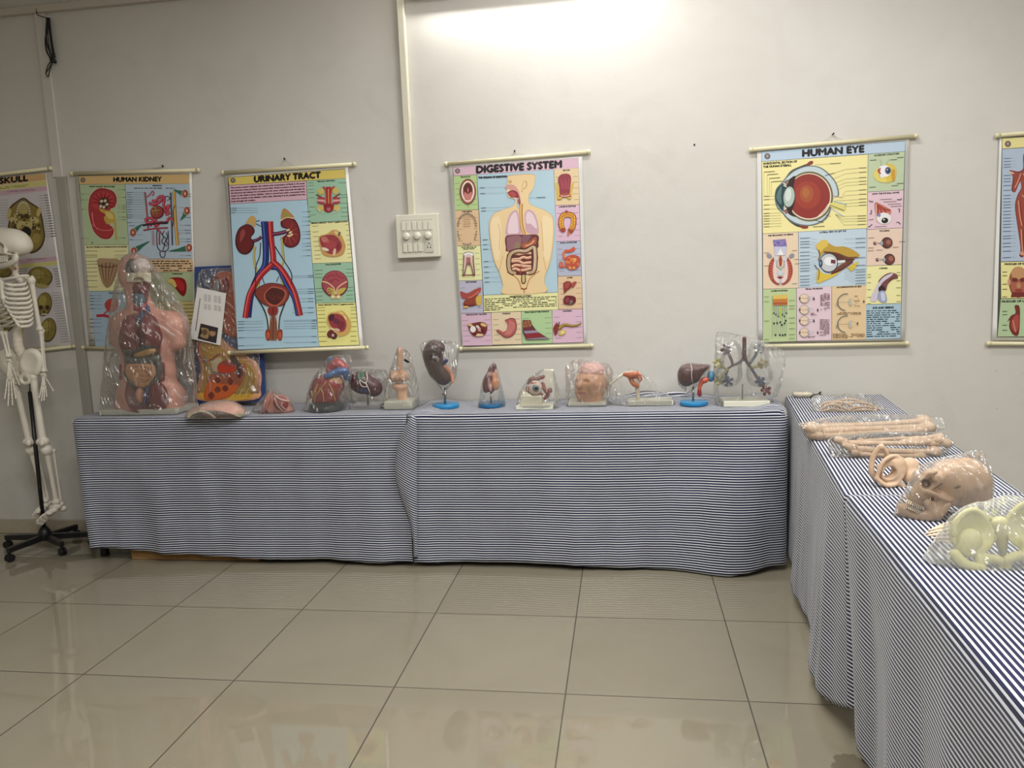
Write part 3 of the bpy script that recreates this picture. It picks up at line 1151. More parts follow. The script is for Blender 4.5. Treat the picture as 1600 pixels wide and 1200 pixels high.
def chart(label, Y, sheet, top, bot, hook, lean=0.0, z0=0.0, cap=True):
    """A hung chart: sheet corners TL,TR,BR,BL, rail end pairs and the nail, all photo pixels on the chart's plane."""
    pr = Print(Y, z0, lean)
    a, b_ = pr.w(*top[0], 0), pr.w(*top[1], 0)
    root = thing('wall_chart', label, 'poster', (a + b_) / 2, 'anatomy charts along the wall')
    q = [pr.w(*p, 0) for p in sheet]
    # the sheet bows very slightly
    nx, ny = 10, 14
    vs, fs = [], []
    for j in range(ny + 1):
        for i in range(nx + 1):
            u, v = i / nx, j / ny
            p = (q[0] * (1 - u) + q[1] * u) * (1 - v) + (q[3] * (1 - u) + q[2] * u) * v
            vs.append(p + Vector((0, 0.0006, 0)))
    for j in range(ny):
        for i in range(nx):
            k = j * (nx + 1) + i
            fs.append((k, k + nx + 1, k + nx + 2, k + 1))
    s = mesh_obj('sheet', vs, fs, PAPER_M, root, True)
    md = s.modifiers.new('thickness', 'SOLIDIFY'); md.thickness = 0.0006; md.offset = -1
    for nm, ends in (('top_rail', top), ('bottom_rail', bot)):
        e0, e1 = pr.w(*ends[0], 0.004), pr.w(*ends[1], 0.004)
        r = MB().tube([e0, e1], 0.0095, 14).build(nm, RAIL_M, root, True)
        if cap:
            for e, d in ((e0, (e0 - e1).normalized()), (e1, (e1 - e0).normalized())):
                MB().tube([e - d * 0.012, e + d * 0.003, e + d * 0.006], [0.0112, 0.0112, 0.006], 14).build('end_cap', RAIL_M, r, True)
    if hook:
        n = W(hook[0], hook[1], WALL_Y - 0.004)
        c = (a + b_) / 2
        ax = (b_ - a).normalized()
        up = Vector((0, 0, 0.0))
        MB().tube([c - ax * 0.05 + Vector((0, -0.004, 0.008)), n, c + ax * 0.05 + Vector((0, -0.004, 0.008))], 0.0010, 6).build('hanging_cord', CORD_M, root)
        nl = MB().tube([Vector((n.x, WALL_Y + 0.012, n.z)), n + Vector((0, -0.010, 0.004)), n + Vector((0.004, -0.012, 0.007))], [0.0026, 0.0030, 0.0048], 8).build('nail', NAIL_M, None, True, origin=n)
        setp(nl, 'dark nail in the wall holding up the ' + hook[2] + ' chart', 'nail', 'nails holding the charts')
    return root, pr


GRN, BLU, YEL, PNK, ORG, LIL = (172, 197, 150), (172, 200, 217), (226, 221, 160), (217, 178, 190), (222, 192, 152), (186, 184, 208)
RED, DRED, MAR, SKIN, YFAT = (176, 44, 48), (120, 24, 32), (104, 40, 34), (228, 186, 128), (214, 176, 66)


def muscle_blob(p, pts, col, dark, light):
    cx = sum(a[0] for a in pts) / len(pts); cy = sum(a[1] for a in pts) / len(pts)
    p.blob(pts, dark)
    p.blob([(cx + (x - cx) * .9, cy + (y - cy) * .9) for x, y in pts], col)
    p.blob([(cx + (x - cx) * .35 - 6, cy + (y - cy) * .35 - 8) for x, y in pts], light)


# ---- skull chart (only its right part is in the picture)
root, p = chart('anatomy chart titled SKULL with yellow-brown skulls behind the skeleton', WALL_Y - 0.014,
                [(-147, 293), (72, 271), (111, 540), (-100, 562)], [(-158, 291), (80, 263)], [(-112, 566), (117, 541)], None)
p.k = (0, 240, 5.0)
HE = -0.10
p.poly([(-700, 262), (355, 153), (362, 207), (-690, 318)], (216, 172, 108))
p.text('SKULL', -8, 212, 236, 44, bold=7, slope=-0.11)
p.poly([(-690, 322), (362, 210), (366, 250), (-680, 362)], (214, 205, 120))
p.words(-100, 270, 362, 290, 2, (96, 92, 60), -0.1)
p.poly([(-680, 364), (366, 252), (372, 290), (-670, 400)], (206, 168, 184))
p.text('Cranial Base, External View', 55, 275, 303, 15, (110, 30, 60), slope=-0.07)
p.poly([(-670, 402), (372, 292), (440, 800), (-560, 890)], (206, 200, 202))
p.poly([(-560, 892), (440, 802), (446, 836), (-553, 930)], (206, 168, 184))
p.text('Skull of Newborn', 215, 360, 836, 15, (110, 30, 60), slope=-0.07)
p.poly([(-553, 932), (446, 838), (450, 870), (-546, 960)], (214, 205, 120))
p.poly([(-546, 962), (450, 872), (546, 1480), (-430, 1560)], (206, 200, 202))
for i in range(17):
    y = 330 + i * 20
    p.line([(300 + i * 3, y), (372 + i * 4, y - 6)], 2, (86, 84, 84)); p.line([(345 + i * 3.5, y - 4), (372 + i * 4, y - 6)], 6, (86, 84, 84))
    p.line([(-40, y + 40), (62, y + 30)], 2, (86, 84, 84))
for i in range(20):
    y = 1090 + i * 20
    p.line([(400 + i * 4, y), (470 + i * 4, y - 5)], 2.2, (86, 84, 84))
for i in range(8):
    y = 905 + i * 19
    p.line([(415 + i * 4, y), (452 + i * 4, y - 4)], 4, (86, 84, 84)); p.line([(140, y), (215, y - 8)], 3, (110, 108, 108))
OL, OLD, OLL = (140, 118, 44), (66, 50, 22), (196, 178, 108)
p.blob([(120, 380), (185, 345), (240, 380), (310, 430), (332, 500), (345, 580), (352, 660), (320, 740), (250, 780), (160, 760), (90, 700), (62, 600), (70, 520), (60, 460), (85, 410)], OLD)
p.blob([(125, 390), (185, 356), (235, 390), (300, 435), (322, 510), (336, 590), (340, 660), (310, 730), (250, 766), (165, 750), (100, 690), (74, 600), (82, 520), (74, 460), (95, 420)], OL)
p.blob([(130, 400), (185, 360), (232, 400), (240, 470), (190, 480), (140, 470)], (128, 108, 62))
p.blob([(150, 420), (185, 380), (215, 420), (215, 465), (155, 465)], (178, 160, 84))
for x, y, rx, ry, c in ((72, 470, 14, 44, OLL), (305, 455, 16, 40, OLL), (110, 520, 40, 22, OLL), (270, 520, 38, 24, OLL), (165, 492, 26, 16, OLD), (212, 490, 24, 18, OLD), (190, 545, 60, 14, OLL), (120, 575, 34, 22, OLD), (265, 570, 34, 22, OLD), (150, 560, 20, 30, OLL), (235, 565, 20, 32, OLL), (205, 615, 40, 45, (26, 22, 20)), (100, 560, 12, 40, (110, 88, 36)), (300, 600, 26, 60, (120, 98, 38)), (250, 700, 60, 45, (150, 126, 46)), (285, 660, 30, 40, (164, 140, 58))):
    p.ell(x, y, rx, ry, c, 15)
for i in range(26):
    a, b_ = p.rng.uniform(80, 320), p.rng.uniform(480, 590)
    p.ell(a, b_, p.rng.uniform(4, 13), p.rng.uniform(4, 10), p.rng.choice([OLD, OLL, OL, (180, 158, 80)]), p.rng.uniform(0, 90), 9)
for i in range(14):
    x = 90 + i * 16
    p.ell(150 + 50 * math.cos(i / 13 * math.pi + math.pi) * -1 + 35, 470 - 90 * math.sin(i / 13 * math.pi), 9, 9, (198, 186, 150), n=9)


def mini_skull(cx, cy, rx, ry, face):
    p.ell(cx, cy, rx, ry, OLD, 8, 26)
    p.ell(cx - 1, cy - 3, rx * .93, ry * .92, (136, 118, 42), 8, 26)
    p.ell(cx - rx * .2, cy - ry * .3, rx * .5, ry * .45, (166, 148, 66), 8, 20)
    if face:
        for s in (-1, 1):
            p.ell(cx + s * rx * .42, cy + ry * .28, rx * .27, ry * .2, (58, 38, 22), 0, 14)
        p.poly([(cx - 8, cy + ry * .72), (cx + 8, cy + ry * .72), (cx, cy + ry * .42)], (58, 38, 22))
        p.rect(cx - rx * .4, cy + ry * .78, cx + rx * .4, cy + ry * .9, (206, 196, 150))
    else:
        p.line([(cx - rx * .05, cy - ry * .9), (cx + rx * .1, cy - ry * .2), (cx - rx * .1, cy + ry * .7)], 3, OLD, 4)
        p.line([(cx - rx * .9, cy + .1 * ry), (cx + rx * .1, cy - ry * .2), (cx + rx * .9, cy + ry * .1)], 2, OLD, 4)


p.k = (0, 340, 4.2857)
mini_skull(270, 398, 84, 70, False)
p.blob([(235, 440), (330, 455), (300, 472), (255, 468)], (176, 156, 90))
mini_skull(20, 362, 60, 38, False)
mini_skull(298, 580, 52, 80, True)
mini_skull(325, 752, 54, 82, False)
mini_skull(30, 690, 70, 84, True)
p.build('print', root)

# ---- human kidney chart
root, p = chart('anatomy chart titled HUMAN KIDNEY hanging behind the bagged torso', WALL_Y - 0.014,
                [(116.4, 272), (299.6, 268), (305.5, 543), (139, 540.5)], [(112.5, 271.5), (311, 266)], [(130, 543), (308, 546)], (255, 261, 'HUMAN KIDNEY'))
p.k = (110, 250, 7.057)
p.poly([(84, 172), (1308, 150), (1362, 2072), (272, 2062)], (66, 66, 64))
p.poly([(88, 178), (1304, 156), (1313, 260), (100, 268)], (224, 184, 116))
p.text('HUMAN KIDNEY', 472, 1000, 240, 50, bold=7, slope=-0.012)
p.emblem(138, 220, 27)
p.poly([(102, 272), (602, 268), (640, 932), (156, 936)], (178, 200, 152))
p.poly([(606, 268), (1314, 262), (1350, 1086), (652, 1092)], (180, 202, 220))
p.poly([(157, 940), (640, 936), (655, 1440), (205, 1446)], (230, 224, 160))
p.poly([(206, 1450), (655, 1446), (680, 2050), (276, 2056)], (162, 190, 212))
p.poly([(655, 1096), (1350, 1090), (1356, 1232), (660, 1238)], (226, 190, 142))
p.poly([(660, 1242), (1356, 1236), (1360, 1556), (665, 1560)], (176, 196, 146))
p.poly([(665, 1564), (1360, 1560), (1360, 2060), (680, 2054)], (214, 198, 122))
p.text('RIGHT KIDNEY SECTIONED', 210, 490, 300, 14, bold=2)
p.text('NEPHRON', 905, 1005, 290, 14, bold=2)
p.words(705, 300, 1150, 322, 1, full=True)
p.text('BLOOD VESSELS IN PARENCHYMA OF KIDNEY', 178, 628, 968, 14, bold=2, slope=-0.01)
p.text('INTRARENAL ARTERIES', 425, 640, 1475, 14, bold=2)
p.text('CORPUSCLE', 1120, 1235, 1262, 14, bold=2)
for i in range(5):
    p.words(790, 1104 + i * 26, 1345, 1128 + i * 26, 1, (60, 40, 24), full=True, thick=0.5)
K = [(350, 310), (470, 345), (512, 430), (492, 515), (440, 545), (420, 640), (430, 710), (478, 760), (468, 825), (420, 870), (340, 862), (265, 795), (228, 700), (205, 600), (200, 500), (220, 400), (275, 335)]
kc = (340, 590)
p.blob([(kc[0] + (x - kc[0]) * 1.05, kc[1] + (y - kc[1]) * 1.03) for x, y in K], (214, 196, 160))
p.blob(K, (150, 34, 40))
p.blob([(kc[0] + (x - kc[0]) * .94, kc[1] + (y - kc[1]) * .95) for x, y in K], (180, 46, 50))
p.blob([(350, 350), (440, 375), (480, 430), (455, 500), (400, 540), (300, 540), (240, 500), (260, 400)], (196, 60, 62))
for a in range(9):
    t = math.radians(180 + a * 26)
    p.line([(360 + 55 * math.cos(t), 470 + 50 * math.sin(t)), (360 + 125 * math.cos(t), 470 + 115 * math.sin(t))], 22, (150, 34, 42), taper=0.5)
p.blob([(330, 430), (400, 415), (430, 470), (410, 530), (350, 540), (310, 500)], (72, 48, 34))
for x, y in ((345, 455), (385, 450), (405, 490), (370, 520), (335, 510)):
    p.ell(x, y, 15, 18, (222, 204, 168), p.rng.uniform(0, 90))
p.ell(370, 487, 10, 14, (40, 24, 20))
p.blob([(320, 535), (400, 555), (460, 565), (490, 610), (505, 700), (515, 870), (498, 870), (488, 740), (470, 690), (440, 700), (400, 705), (370, 640), (390, 600), (340, 570)], (200, 164, 60))
p.blob([(380, 580), (440, 580), (475, 620), (470, 650), (420, 640)], (224, 196, 100))
p.line([(240, 580), (255, 690), (300, 770)], 14, (222, 130, 124), 4, 0.3)
p.line([(240, 710), (330, 770), (430, 775), (475, 755)], 10, (208, 110, 104), 4)
p.labels(610, [330, 412, 500, 520, 540, 572, 630, 658, 860], 40, 520, slope=0.0)
p.labels(125, [375, 440, 545, 865], 30, 215)
p.words(165, 900, 300, 925, 1)
p.labels(622, [358, 382, 408, 432, 450, 470, 490, 516, 545, 572, 600, 620, 640, 690], 70, 820)
p.labels(650, [725, 825, 880], 60, 800)
p.labels(1330, [375, 400, 525, 580, 635, 720, 775, 805, 870, 900, 1052], 70, 1200)
for yy in (1004, 1050, 1072, 1118, 1150, 1190, 1235, 1280, 1330, 1400):
    p.line([(172, yy), (300, yy - 2)], 4, (110, 108, 90)); p.line([(490, yy), (620, yy - 2)], 3, (130, 126, 100))
G = RED
p.vessel([(825, 355), (845, 560), (860, 760)], 18, (150, 50, 66), (206, 130, 140))
p.vessel([(1108, 360), (1118, 620), (1128, 940)], 15, (40, 44, 66), (90, 96, 120))
p.vessel([(1145, 345), (1160, 640), (1185, 940)], 34, (200, 150, 66), (236, 206, 130))
p.line([(1160, 500), (1135, 560), (1140, 680), (1120, 760)], 9, (120, 40, 50), 5)
p.vessel([(845, 410), (880, 380), (905, 345), (925, 365), (905, 395)], 14, (178, 60, 84), (230, 150, 160))
tub = [[(870, 470), (900, 490), (960, 480), (1010, 440), (1000, 400), (970, 420), (950, 450), (900, 450)], [(1010, 390), (1040, 430), (1030, 500), (1060, 520), (1090, 500), (1070, 560), (1040, 580)], [(1050, 600), (1090, 590), (1060, 560), (1030, 520)], [(830, 640), (850, 690), (920, 690), (960, 720), (990, 690), (1060, 690), (1090, 640), (1130, 660)], [(840, 650), (880, 640), (920, 650)], [(880, 730), (930, 660), (960, 690)]]
for q in tub:
    p.vessel(q, 30, (186, 46, 70), (228, 120, 136))
p.line([(1040, 410), (1075, 400), (1105, 425)], 8, (34, 36, 44), 4)
p.line([(1070, 450), (1105, 425)], 7, (34, 36, 44))
p.ell(960, 575, 76, 74, (100, 40, 40), n=30); p.ell(952, 570, 66, 66, (168, 56, 52), n=26); p.ell(940, 560, 42, 44, (172, 130, 70), n=20)
for x, y in ((920, 540), (960, 535), (930, 580), (965, 575), (945, 605)):
    p.ell(x, y, 16, 14, (140, 70, 50), 20, 12)
p.vessel([(800, 720), (900, 706), (1080, 690)], 22, (44, 34, 44), (90, 70, 80))
p.vessel([(808, 775), (940, 755), (1080, 748)], 16, (150, 40, 60), (200, 110, 120))
for q in ([(960, 770), (955, 860), (965, 960), (1005, 1005), (1060, 1000), (1085, 960), (1082, 780)], [(1000, 800), (1030, 850), (1010, 900), (1040, 940), (1020, 1000)], [(1040, 780), (1020, 830), (1060, 870), (1040, 920), (1070, 950)], [(1060, 800), (1075, 850), (1060, 890), (1080, 930)], [(990, 1010), (1000, 1065), (1040, 1068), (1050, 1005)]):
    p.line(q, 9, (52, 34, 56), 5)
p.vessel([(990, 780), (984, 860), (986, 935)], 16, RED, (226, 110, 110))
p.vessel([(930, 720), (960, 760), (1000, 800)], 20, (176, 40, 60), (226, 120, 130))
p.line([(905, 780), (912, 940)], 6, (170, 90, 110)); p.line([(922, 780), (928, 940)], 6, (170, 90, 110))
p.line([(1190, 830), (1210, 800)], 12, (214, 150, 110))
for x, y, tx, ty in ((1268, 372, 1140, 325), (1288, 560, 1215, 668), (695, 800, 800, 705), (705, 1005, 880, 895), (1312, 968, 1085, 1005)):
    mx_, my_ = (x + tx) / 2, (y + ty) / 2
    nx_, ny_ = -(ty - y), tx - x
    l_ = math.hypot(nx_, ny_)
    p.blob([(x + nx_ / l_ * 30, y + ny_ / l_ * 30), (mx_ + nx_ / l_ * 12, my_ + ny_ / l_ * 12), (tx, ty), (mx_ - nx_ / l_ * 22, my_ - ny_ / l_ * 22), (x - nx_ / l_ * 30, y - ny_ / l_ * 30)], (42, 112, 82))
    p.ell(x, y, 38, 48, (226, 206, 196)); p.ell(x, y, 33, 43, (150, 62, 46)); p.ell(x - 3, y - 2, 20, 28, (200, 100, 72)); p.ell(x, y, 6, 14, (244, 226, 210))
p.k = (110, 380, 6.667)
p.blob([(290, 165), (400, 160), (510, 170), (500, 240), (480, 330), (440, 420), (390, 462), (350, 430), (315, 340), (295, 250)], (150, 116, 84))
for i in range(9):
    p.line([(305 + i * 23, 180), (330 + i * 14, 330), (370 + i * 4, 450)], 6, (108, 66, 50) if i % 2 else (190, 160, 120), 4)
p.line([(300, 235), (400, 250), (490, 235)], 9, (96, 44, 40), 4)
p.blob([(290, 165), (400, 160), (510, 170), (505, 215), (400, 200), (295, 215)], (172, 140, 100))
p.blob([(380, 600), (430, 575), (490, 580), (500, 650), (470, 700), (420, 720), (380, 690), (360, 640)], (186, 62, 52))
p.line([(275, 755), (350, 752), (410, 765)], 26, (186, 40, 60), 4)
p.line([(350, 740), (400, 690), (430, 640)], 12, (200, 60, 66), 4)
p.line([(400, 780), (420, 840)], 14, (200, 176, 70))
p.labels(205, [545, 575, 605, 640, 680, 790, 830, 870, 935, 1010], 50, 330)
p.blob([(1030, 370), (1120, 355), (1190, 375), (1215, 440), (1205, 520), (1180, 550), (1140, 520), (1100, 470), (1060, 420)], (150, 20, 26))
p.blob([(1060, 400), (1120, 375), (1170, 400), (1190, 450), (1180, 500), (1140, 480), (1100, 440)], (198, 34, 36))
p.blob([(1030, 372), (1080, 380), (1110, 440), (1090, 460), (1050, 420), (1020, 410)], (226, 190, 96))
for i in range(11):
    p.line([(1180, 640 + i * 38), (1285, 638 + i * 38)], 4, (110, 100, 60))
p.build('print', root)

# ---- urinary tract chart (its foot is pushed forward by the relief board behind it)
UL = 0.13
root, p = chart('anatomy chart titled URINARY TRACT hanging in front of the blue relief board', WALL_Y - 0.016,
                [(350, 274), (543.5, 261), (567.5, 541.5), (372, 547.5)], [(347.5, 270), (555, 256.5)], [(358, 551), (575, 543)], (445, 250, 'URINARY TRACT'), lean=UL, z0=2.03)
p.k = (340, 250, 6.667)
p.poly([(104, 180), (1328, 88), (1480, 1932), (216, 1978)], (56, 58, 58))
p.poly([(110, 184), (1324, 94), (1334, 188), (120, 262)], (226, 200, 88))
p.text('URINARY TRACT', 376, 1064, 232, 62, bold=10, slope=-0.068)
p.emblem(160, 212, 26)
p.poly([(120, 266), (922, 220), (932, 410), (132, 456)], (218, 172, 190))
TX = ['The urinary system regulates the volume and composition of fluids in the body', 'and removes waste products and excess fluid. Waste products are filtered from',
      'the blood by the kidneys for excretion in the urine, which descends through the', 'ureter to the hollow urinary bladder. Urine is stored here until a convenient time,',
      'when the muscles of the bladder outlet relax, allowing it to be expelled from the', 'body through the urethra.']
for i, s in enumerate(TX):
    p.text(s, 134 + i * 1.6, (905 if i < 5 else 385) + i * 1.5, 296 + i * 28.5, 14, (52, 26, 40), bold=2.4, slope=-0.060)
p.poly([(132, 460), (932, 414), (1056, 1942), (214, 1974)], (168, 206, 228))
p.poly([(926, 218), (1336, 190), (1360, 628), (952, 652)], (150, 196, 164))
p.poly([(954, 656), (1362, 632), (1402, 1062), (990, 1076)], (236, 230, 158))
p.poly([(990, 1080), (1402, 1066), (1432, 1480), (1028, 1492)], (150, 196, 164))
p.poly([(1028, 1496), (1434, 1484), (1476, 1926), (1058, 1940)], (236, 230, 132))
p.text('FEMALE URETHRA', 1040, 1222, 232, 14, bold=2, slope=-.06)
p.text('FEMALE URINARY TRACT (sagittal section)', 975, 1352, 668, 14, bold=2, slope=-.06)
p.text('MALE BLADDER', 1124, 1284, 1098, 15, bold=2, slope=-.05)
p.text('MALE URINARY TRACT (sagittal section)', 1046, 1420, 1518, 14, bold=2, slope=-.03)
for dx, x0, x1 in ((0, 940, 1000), (1, 1265, 1345)):
    for y in ((240, 268, 310, 340, 395, 490, 575) if not dx else (240, 365, 392, 452, 500, 545, 588)):
        p.line([(x0 + (y - 240) * .07, y), (x1 + (y - 240) * .07, y - 3)], 4, (60, 80, 66))
for y in (690, 750, 800, 850, 900, 945, 990, 1030):
    p.line([(985 + (y - 690) * .08, y), (1050 + (y - 690) * .08, y - 3)], 4, (96, 92, 50)); p.line([(1330 + (y - 690) * .08, y - 15), (1375 + (y - 690) * .08, y - 18)], 4, (96, 92, 50))
for y in (1150, 1190, 1225, 1340, 1375, 1420, 1460):
    p.line([(1010 + (y - 1150) * .06, y), (1095, y - 3)], 4, (60, 80, 66)); p.line([(1340, y - 12), (1412, y - 15)], 4, (60, 80, 66))
for y in (1540, 1570, 1610, 1650, 1690, 1740, 1790, 1840, 1890):
    p.line([(1040 + (y - 1540) * .05, y), (1120 + (y - 1540) * .05, y - 3)], 4, (96, 92, 40)); p.line([(1385, y - 4), (1450, y - 6)], 4, (96, 92, 40))
# main figure
p.vessel([(395, 900), (380, 1000), (400, 1130), (435, 1220), (420, 1350)], 22, (176, 160, 70), (224, 214, 140), 6)
p.vessel([(670, 800), (680, 940), (690, 1050), (650, 1150), (670, 1250), (690, 1340)], 22, (176, 160, 70), (224, 214, 140), 6)
p.vessel([(485, 640), (500, 820), (505, 1000), (490, 1110), (420, 1220), (350, 1400), (320, 1640)], 66, (34, 44, 112), (70, 96, 176), 6)
p.vessel([(560, 1120), (640, 1140), (720, 1300), (800, 1440), (840, 1620)], 50, (34, 44, 112), (70, 96, 176), 6)
p.vessel([(550, 640), (560, 820), (580, 1000), (570, 1080), (470, 1180), (400, 1280), (330, 1420), (290, 1645)], 60, (170, 36, 44), (226, 100, 96), 6)
p.vessel([(570, 1050), (660, 1130), (740, 1250), (810, 1400), (865, 1620)], 56, (170, 36, 44), (226, 100, 96), 6)
p.vessel([(570, 775), (640, 765), (720, 745)], 40, (90, 24, 60), (170, 90, 120))
p.vessel([(460, 800), (420, 830), (370, 845)], 34, (80, 26, 60), (150, 80, 110))
p.line([(440, 630), (400, 640)], 8, (30, 32, 50)); p.line([(450, 690), (395, 660)], 8, (30, 32, 50))
p.blob([(300, 650), (330, 600), (365, 580), (400, 610), (395, 690), (370, 690), (340, 660), (290, 670)], (206, 160, 84))
p.blob([(270, 680), (330, 670), (380, 710), (385, 760), (350, 810), (385, 860), (360, 940), (300, 985), (230, 965), (190, 890), (190, 800), (220, 720)], (70, 18, 22))
p.blob([(275, 690), (325, 680), (368, 715), (370, 760), (340, 810), (370, 860), (345, 925), (295, 968), (240, 950), (205, 880), (205, 800), (230, 730)], (112, 26, 30))
p.blob([(240, 760), (270, 720), (290, 760), (260, 830), (235, 850)], (160, 60, 58))
p.blob([(690, 505), (740, 530), (800, 600), (740, 600), (670, 620), (665, 560)], (190, 130, 66))
p.blob([(700, 550), (740, 565), (750, 595), (700, 590)], (150, 150, 60))
p.blob([(660, 640), (720, 605), (800, 615), (850, 700), (865, 800), (840, 880), (770, 915), (700, 890), (680, 810), (720, 770), (720, 720), (670, 700)], (90, 20, 24))
p.blob([(680, 645), (725, 618), (790, 630), (835, 710), (850, 800), (825, 868), (770, 898), (715, 875), (700, 815), (745, 770), (740, 715), (690, 690)], (134, 32, 36))
p.line([(650, 640), (720, 600), (800, 610)], 10, (226, 200, 160), 4)
for t in range(7):
    a = math.radians(-60 + t * 34)
    p.line([(735 + 40 * math.cos(a), 760 + 45 * math.sin(a)), (735 + 110 * math.cos(a), 765 + 125 * math.sin(a))], 8, (178, 84, 70), taper=.4)
for x, y in ((735, 730), (760, 755), (745, 790), (770, 780)):
    p.ell(x, y, 20, 11, (230, 206, 150), p.rng.uniform(-40, 40))
p.line([(450, 860), (440, 1000), (400, 1120), (400, 1340)], 10, (40, 44, 48), 6); p.line([(600, 900), (650, 980), (700, 1060), (770, 1180), (770, 1300)], 10, (40, 44, 48), 6)
p.line([(470, 1230), (490, 1290)], 8, (60, 40, 50)); p.line([(640, 1210), (615, 1270)], 8, (60, 70, 100))
p.line([(390, 1400), (470, 1530), (515, 1640), (530, 1760)], 15, (40, 66, 62), 6); p.line([(745, 1380), (700, 1500), (650, 1640), (640, 1760)], 15, (40, 66, 62), 6)
p.line([(500, 1540), (530, 1650), (545, 1760)], 12, (224, 220, 210), 5); p.line([(660, 1540), (635, 1650), (625, 1760)], 12, (224, 220, 210), 5)
B = [(420, 1330), (500, 1290), (580, 1280), (680, 1300), (740, 1350), (745, 1430), (690, 1510), (620, 1530), (560, 1535), (470, 1500), (400, 1420), (390, 1370)]
p.blob(B, (70, 22, 18)); p.blob([(572 + (x - 572) * .95, 1405 + (y - 1405) * .95) for x, y in B], (140, 52, 40))
p.blob([(560, 1320), (640, 1325), (700, 1350), (720, 1400), (690, 1470), (620, 1530), (560, 1530), (490, 1450), (490, 1390)], (190, 84, 66))
p.blob([(560, 1335), (640, 1340), (690, 1365), (700, 1410), (665, 1470), (600, 1510), (520, 1470), (500, 1400)], (84, 30, 26))
for i in range(9):
    x0 = 520 + i * 18
    p.line([(x0, 1400 + (i % 3) * 20), (x0 + 26, 1420 + (i % 4) * 16)], 6, (122, 52, 44))
p.blob([(540, 1530), (620, 1530), (632, 1580), (600, 1630), (560, 1630), (525, 1580)], (150, 40, 36))
p.blob([(565, 1620), (600, 1620), (620, 1700), (625, 1860), (580, 1880), (540, 1860), (545, 1700)], (150, 88, 66))
p.line([(580, 1540), (582, 1700), (580, 1870)], 9, (84, 30, 26))
p.line([(562, 1680), (562, 1860)], 6, (104, 56, 44)); p.line([(605, 1680), (608, 1860)], 6, (104, 56, 44))
for s, x in ((-1, 528), (1, 652)):
    p.blob([(x - 20, 1770), (x + 22, 1770), (x + 26, 1840), (x + 10, 1880), (x - 14, 1875), (x - 28, 1830)], (150, 52, 26)); p.ell(x, 1825, 18, 38, (200, 84, 46))
p.labels(140, [502, 524, 548], 80, 420, slope=0.0, wd=1.4); 
for y in (540, 595, 640, 682, 748, 776, 820, 870, 900, 940, 1000):
    p.line([(880, y), (975, y - 4)], 2, (84, 110, 124)); p.line([(925, y - 2), (972, y - 4)], 4.5, (60, 84, 96))
for y in (1205, 1222, 1345, 1370, 1390, 1445, 1475, 1540, 1590):
    p.line([(780, y + 3), (1005, y - 3)], 2, (84, 110, 124)); p.line([(945, y - 1), (1005, y - 3)], 5, (60, 84, 96))
for y in (1668, 1680, 1705, 1732, 1755, 1840, 1900):
    p.line([(690, y + 3), (1035, y - 4)], 2, (84, 110, 124)); p.line([(980, y - 2), (1035, y - 4)], 5, (60, 84, 96))
for y in (1684, 1710, 1746, 1776, 1852, 1935):
    p.line([(214, y), (480, y - 6)], 2, (84, 110, 124)); p.line([(214, y), (280, y - 2)], 5, (60, 84, 96))
# side panels
p.blob([(1050, 320), (1100, 310), (1110, 350), (1070, 360)], YFAT); p.blob([(1200, 310), (1255, 315), (1250, 350), (1210, 350)], YFAT)
p.ell(1075, 325, 34, 28, (206, 186, 84)); p.ell(1235, 318, 34, 28, (206, 186, 84))
p.line([(1030, 360), (1120, 410)], 12, DRED); p.line([(1280, 350), (1200, 400)], 12, DRED)
p.line([(1100, 280), (1130, 320), (1140, 460)], 18, (188, 60, 60), 4); p.line([(1220, 275), (1185, 320), (1180, 460)], 18, (188, 60, 60), 4)
p.poly([(1130, 280), (1185, 280), (1170, 480), (1145, 480)], (166, 34, 40)); p.line([(1158, 300), (1160, 470)], 8, (222, 170, 90))
for s in (-1, 1):
    for i in range(3):
        p.blob([(1160 + s * 45, 390 + i * 26), (1160 + s * 115, 392 + i * 20), (1160 + s * 110, 412 + i * 20), (1160 + s * 50, 412 + i * 26)], (176, 50, 60) if i != 1 else (222, 160, 160))
    p.ell(1160 + s * 85, 500, 38, 32, (206, 186, 84))
    p.line([(1160 + s * 110, 500), (1160 + s * 95, 535), (1160 + s * 50, 550)], 9, (214, 206, 190), 4)
p.blob([(1115, 460), (1205, 460), (1210, 510), (1175, 545), (1130, 540), (1110, 510)], (150, 26, 40)); p.blob([(1140, 500), (1180, 500), (1170, 530), (1150, 530)], (200, 90, 100))


def sagittal(pts, core, fat, spots):
    p.blob(pts, fat); p.blob(core, (160, 50, 56))
    for x, y, rx, ry, c, a in spots: p.ell(x, y, rx, ry, c, a, 14)


sagittal([(1060, 800), (1140, 770), (1200, 730), (1260, 740), (1310, 820), (1335, 900), (1310, 980), (1220, 1010), (1110, 990), (1070, 900)],
         [(1070, 810), (1160, 780), (1230, 790), (1290, 860), (1290, 930), (1230, 980), (1150, 970), (1090, 910)], (204, 150, 78),
         [(1120, 830, 40, 30, (196, 110, 90), 30), (1180, 880, 60, 44, (178, 58, 66), 10), (1240, 760, 26, 14, (222, 204, 120), 50), (1270, 770, 10, 24, (90, 80, 70), 30), (1125, 930, 40, 16, (232, 214, 190), 20), (1220, 960, 16, 40, (226, 190, 150), 10), (1150, 850, 20, 12, (206, 84, 84), 0), (1260, 900, 20, 40, (140, 36, 40), 10)])
p.ell(1225, 1290, 138, 140, (110, 34, 38), n=30); p.ell(1225, 1285, 128, 130, (172, 64, 76), n=30)
for q in ([(1140, 1230), (1180, 1200), (1230, 1210)], [(1230, 1180), (1280, 1220), (1320, 1230)], [(1180, 1280), (1220, 1240), (1270, 1260)], [(1150, 1270), (1190, 1250)]):
    p.line(q, 7, (130, 34, 44), 4)
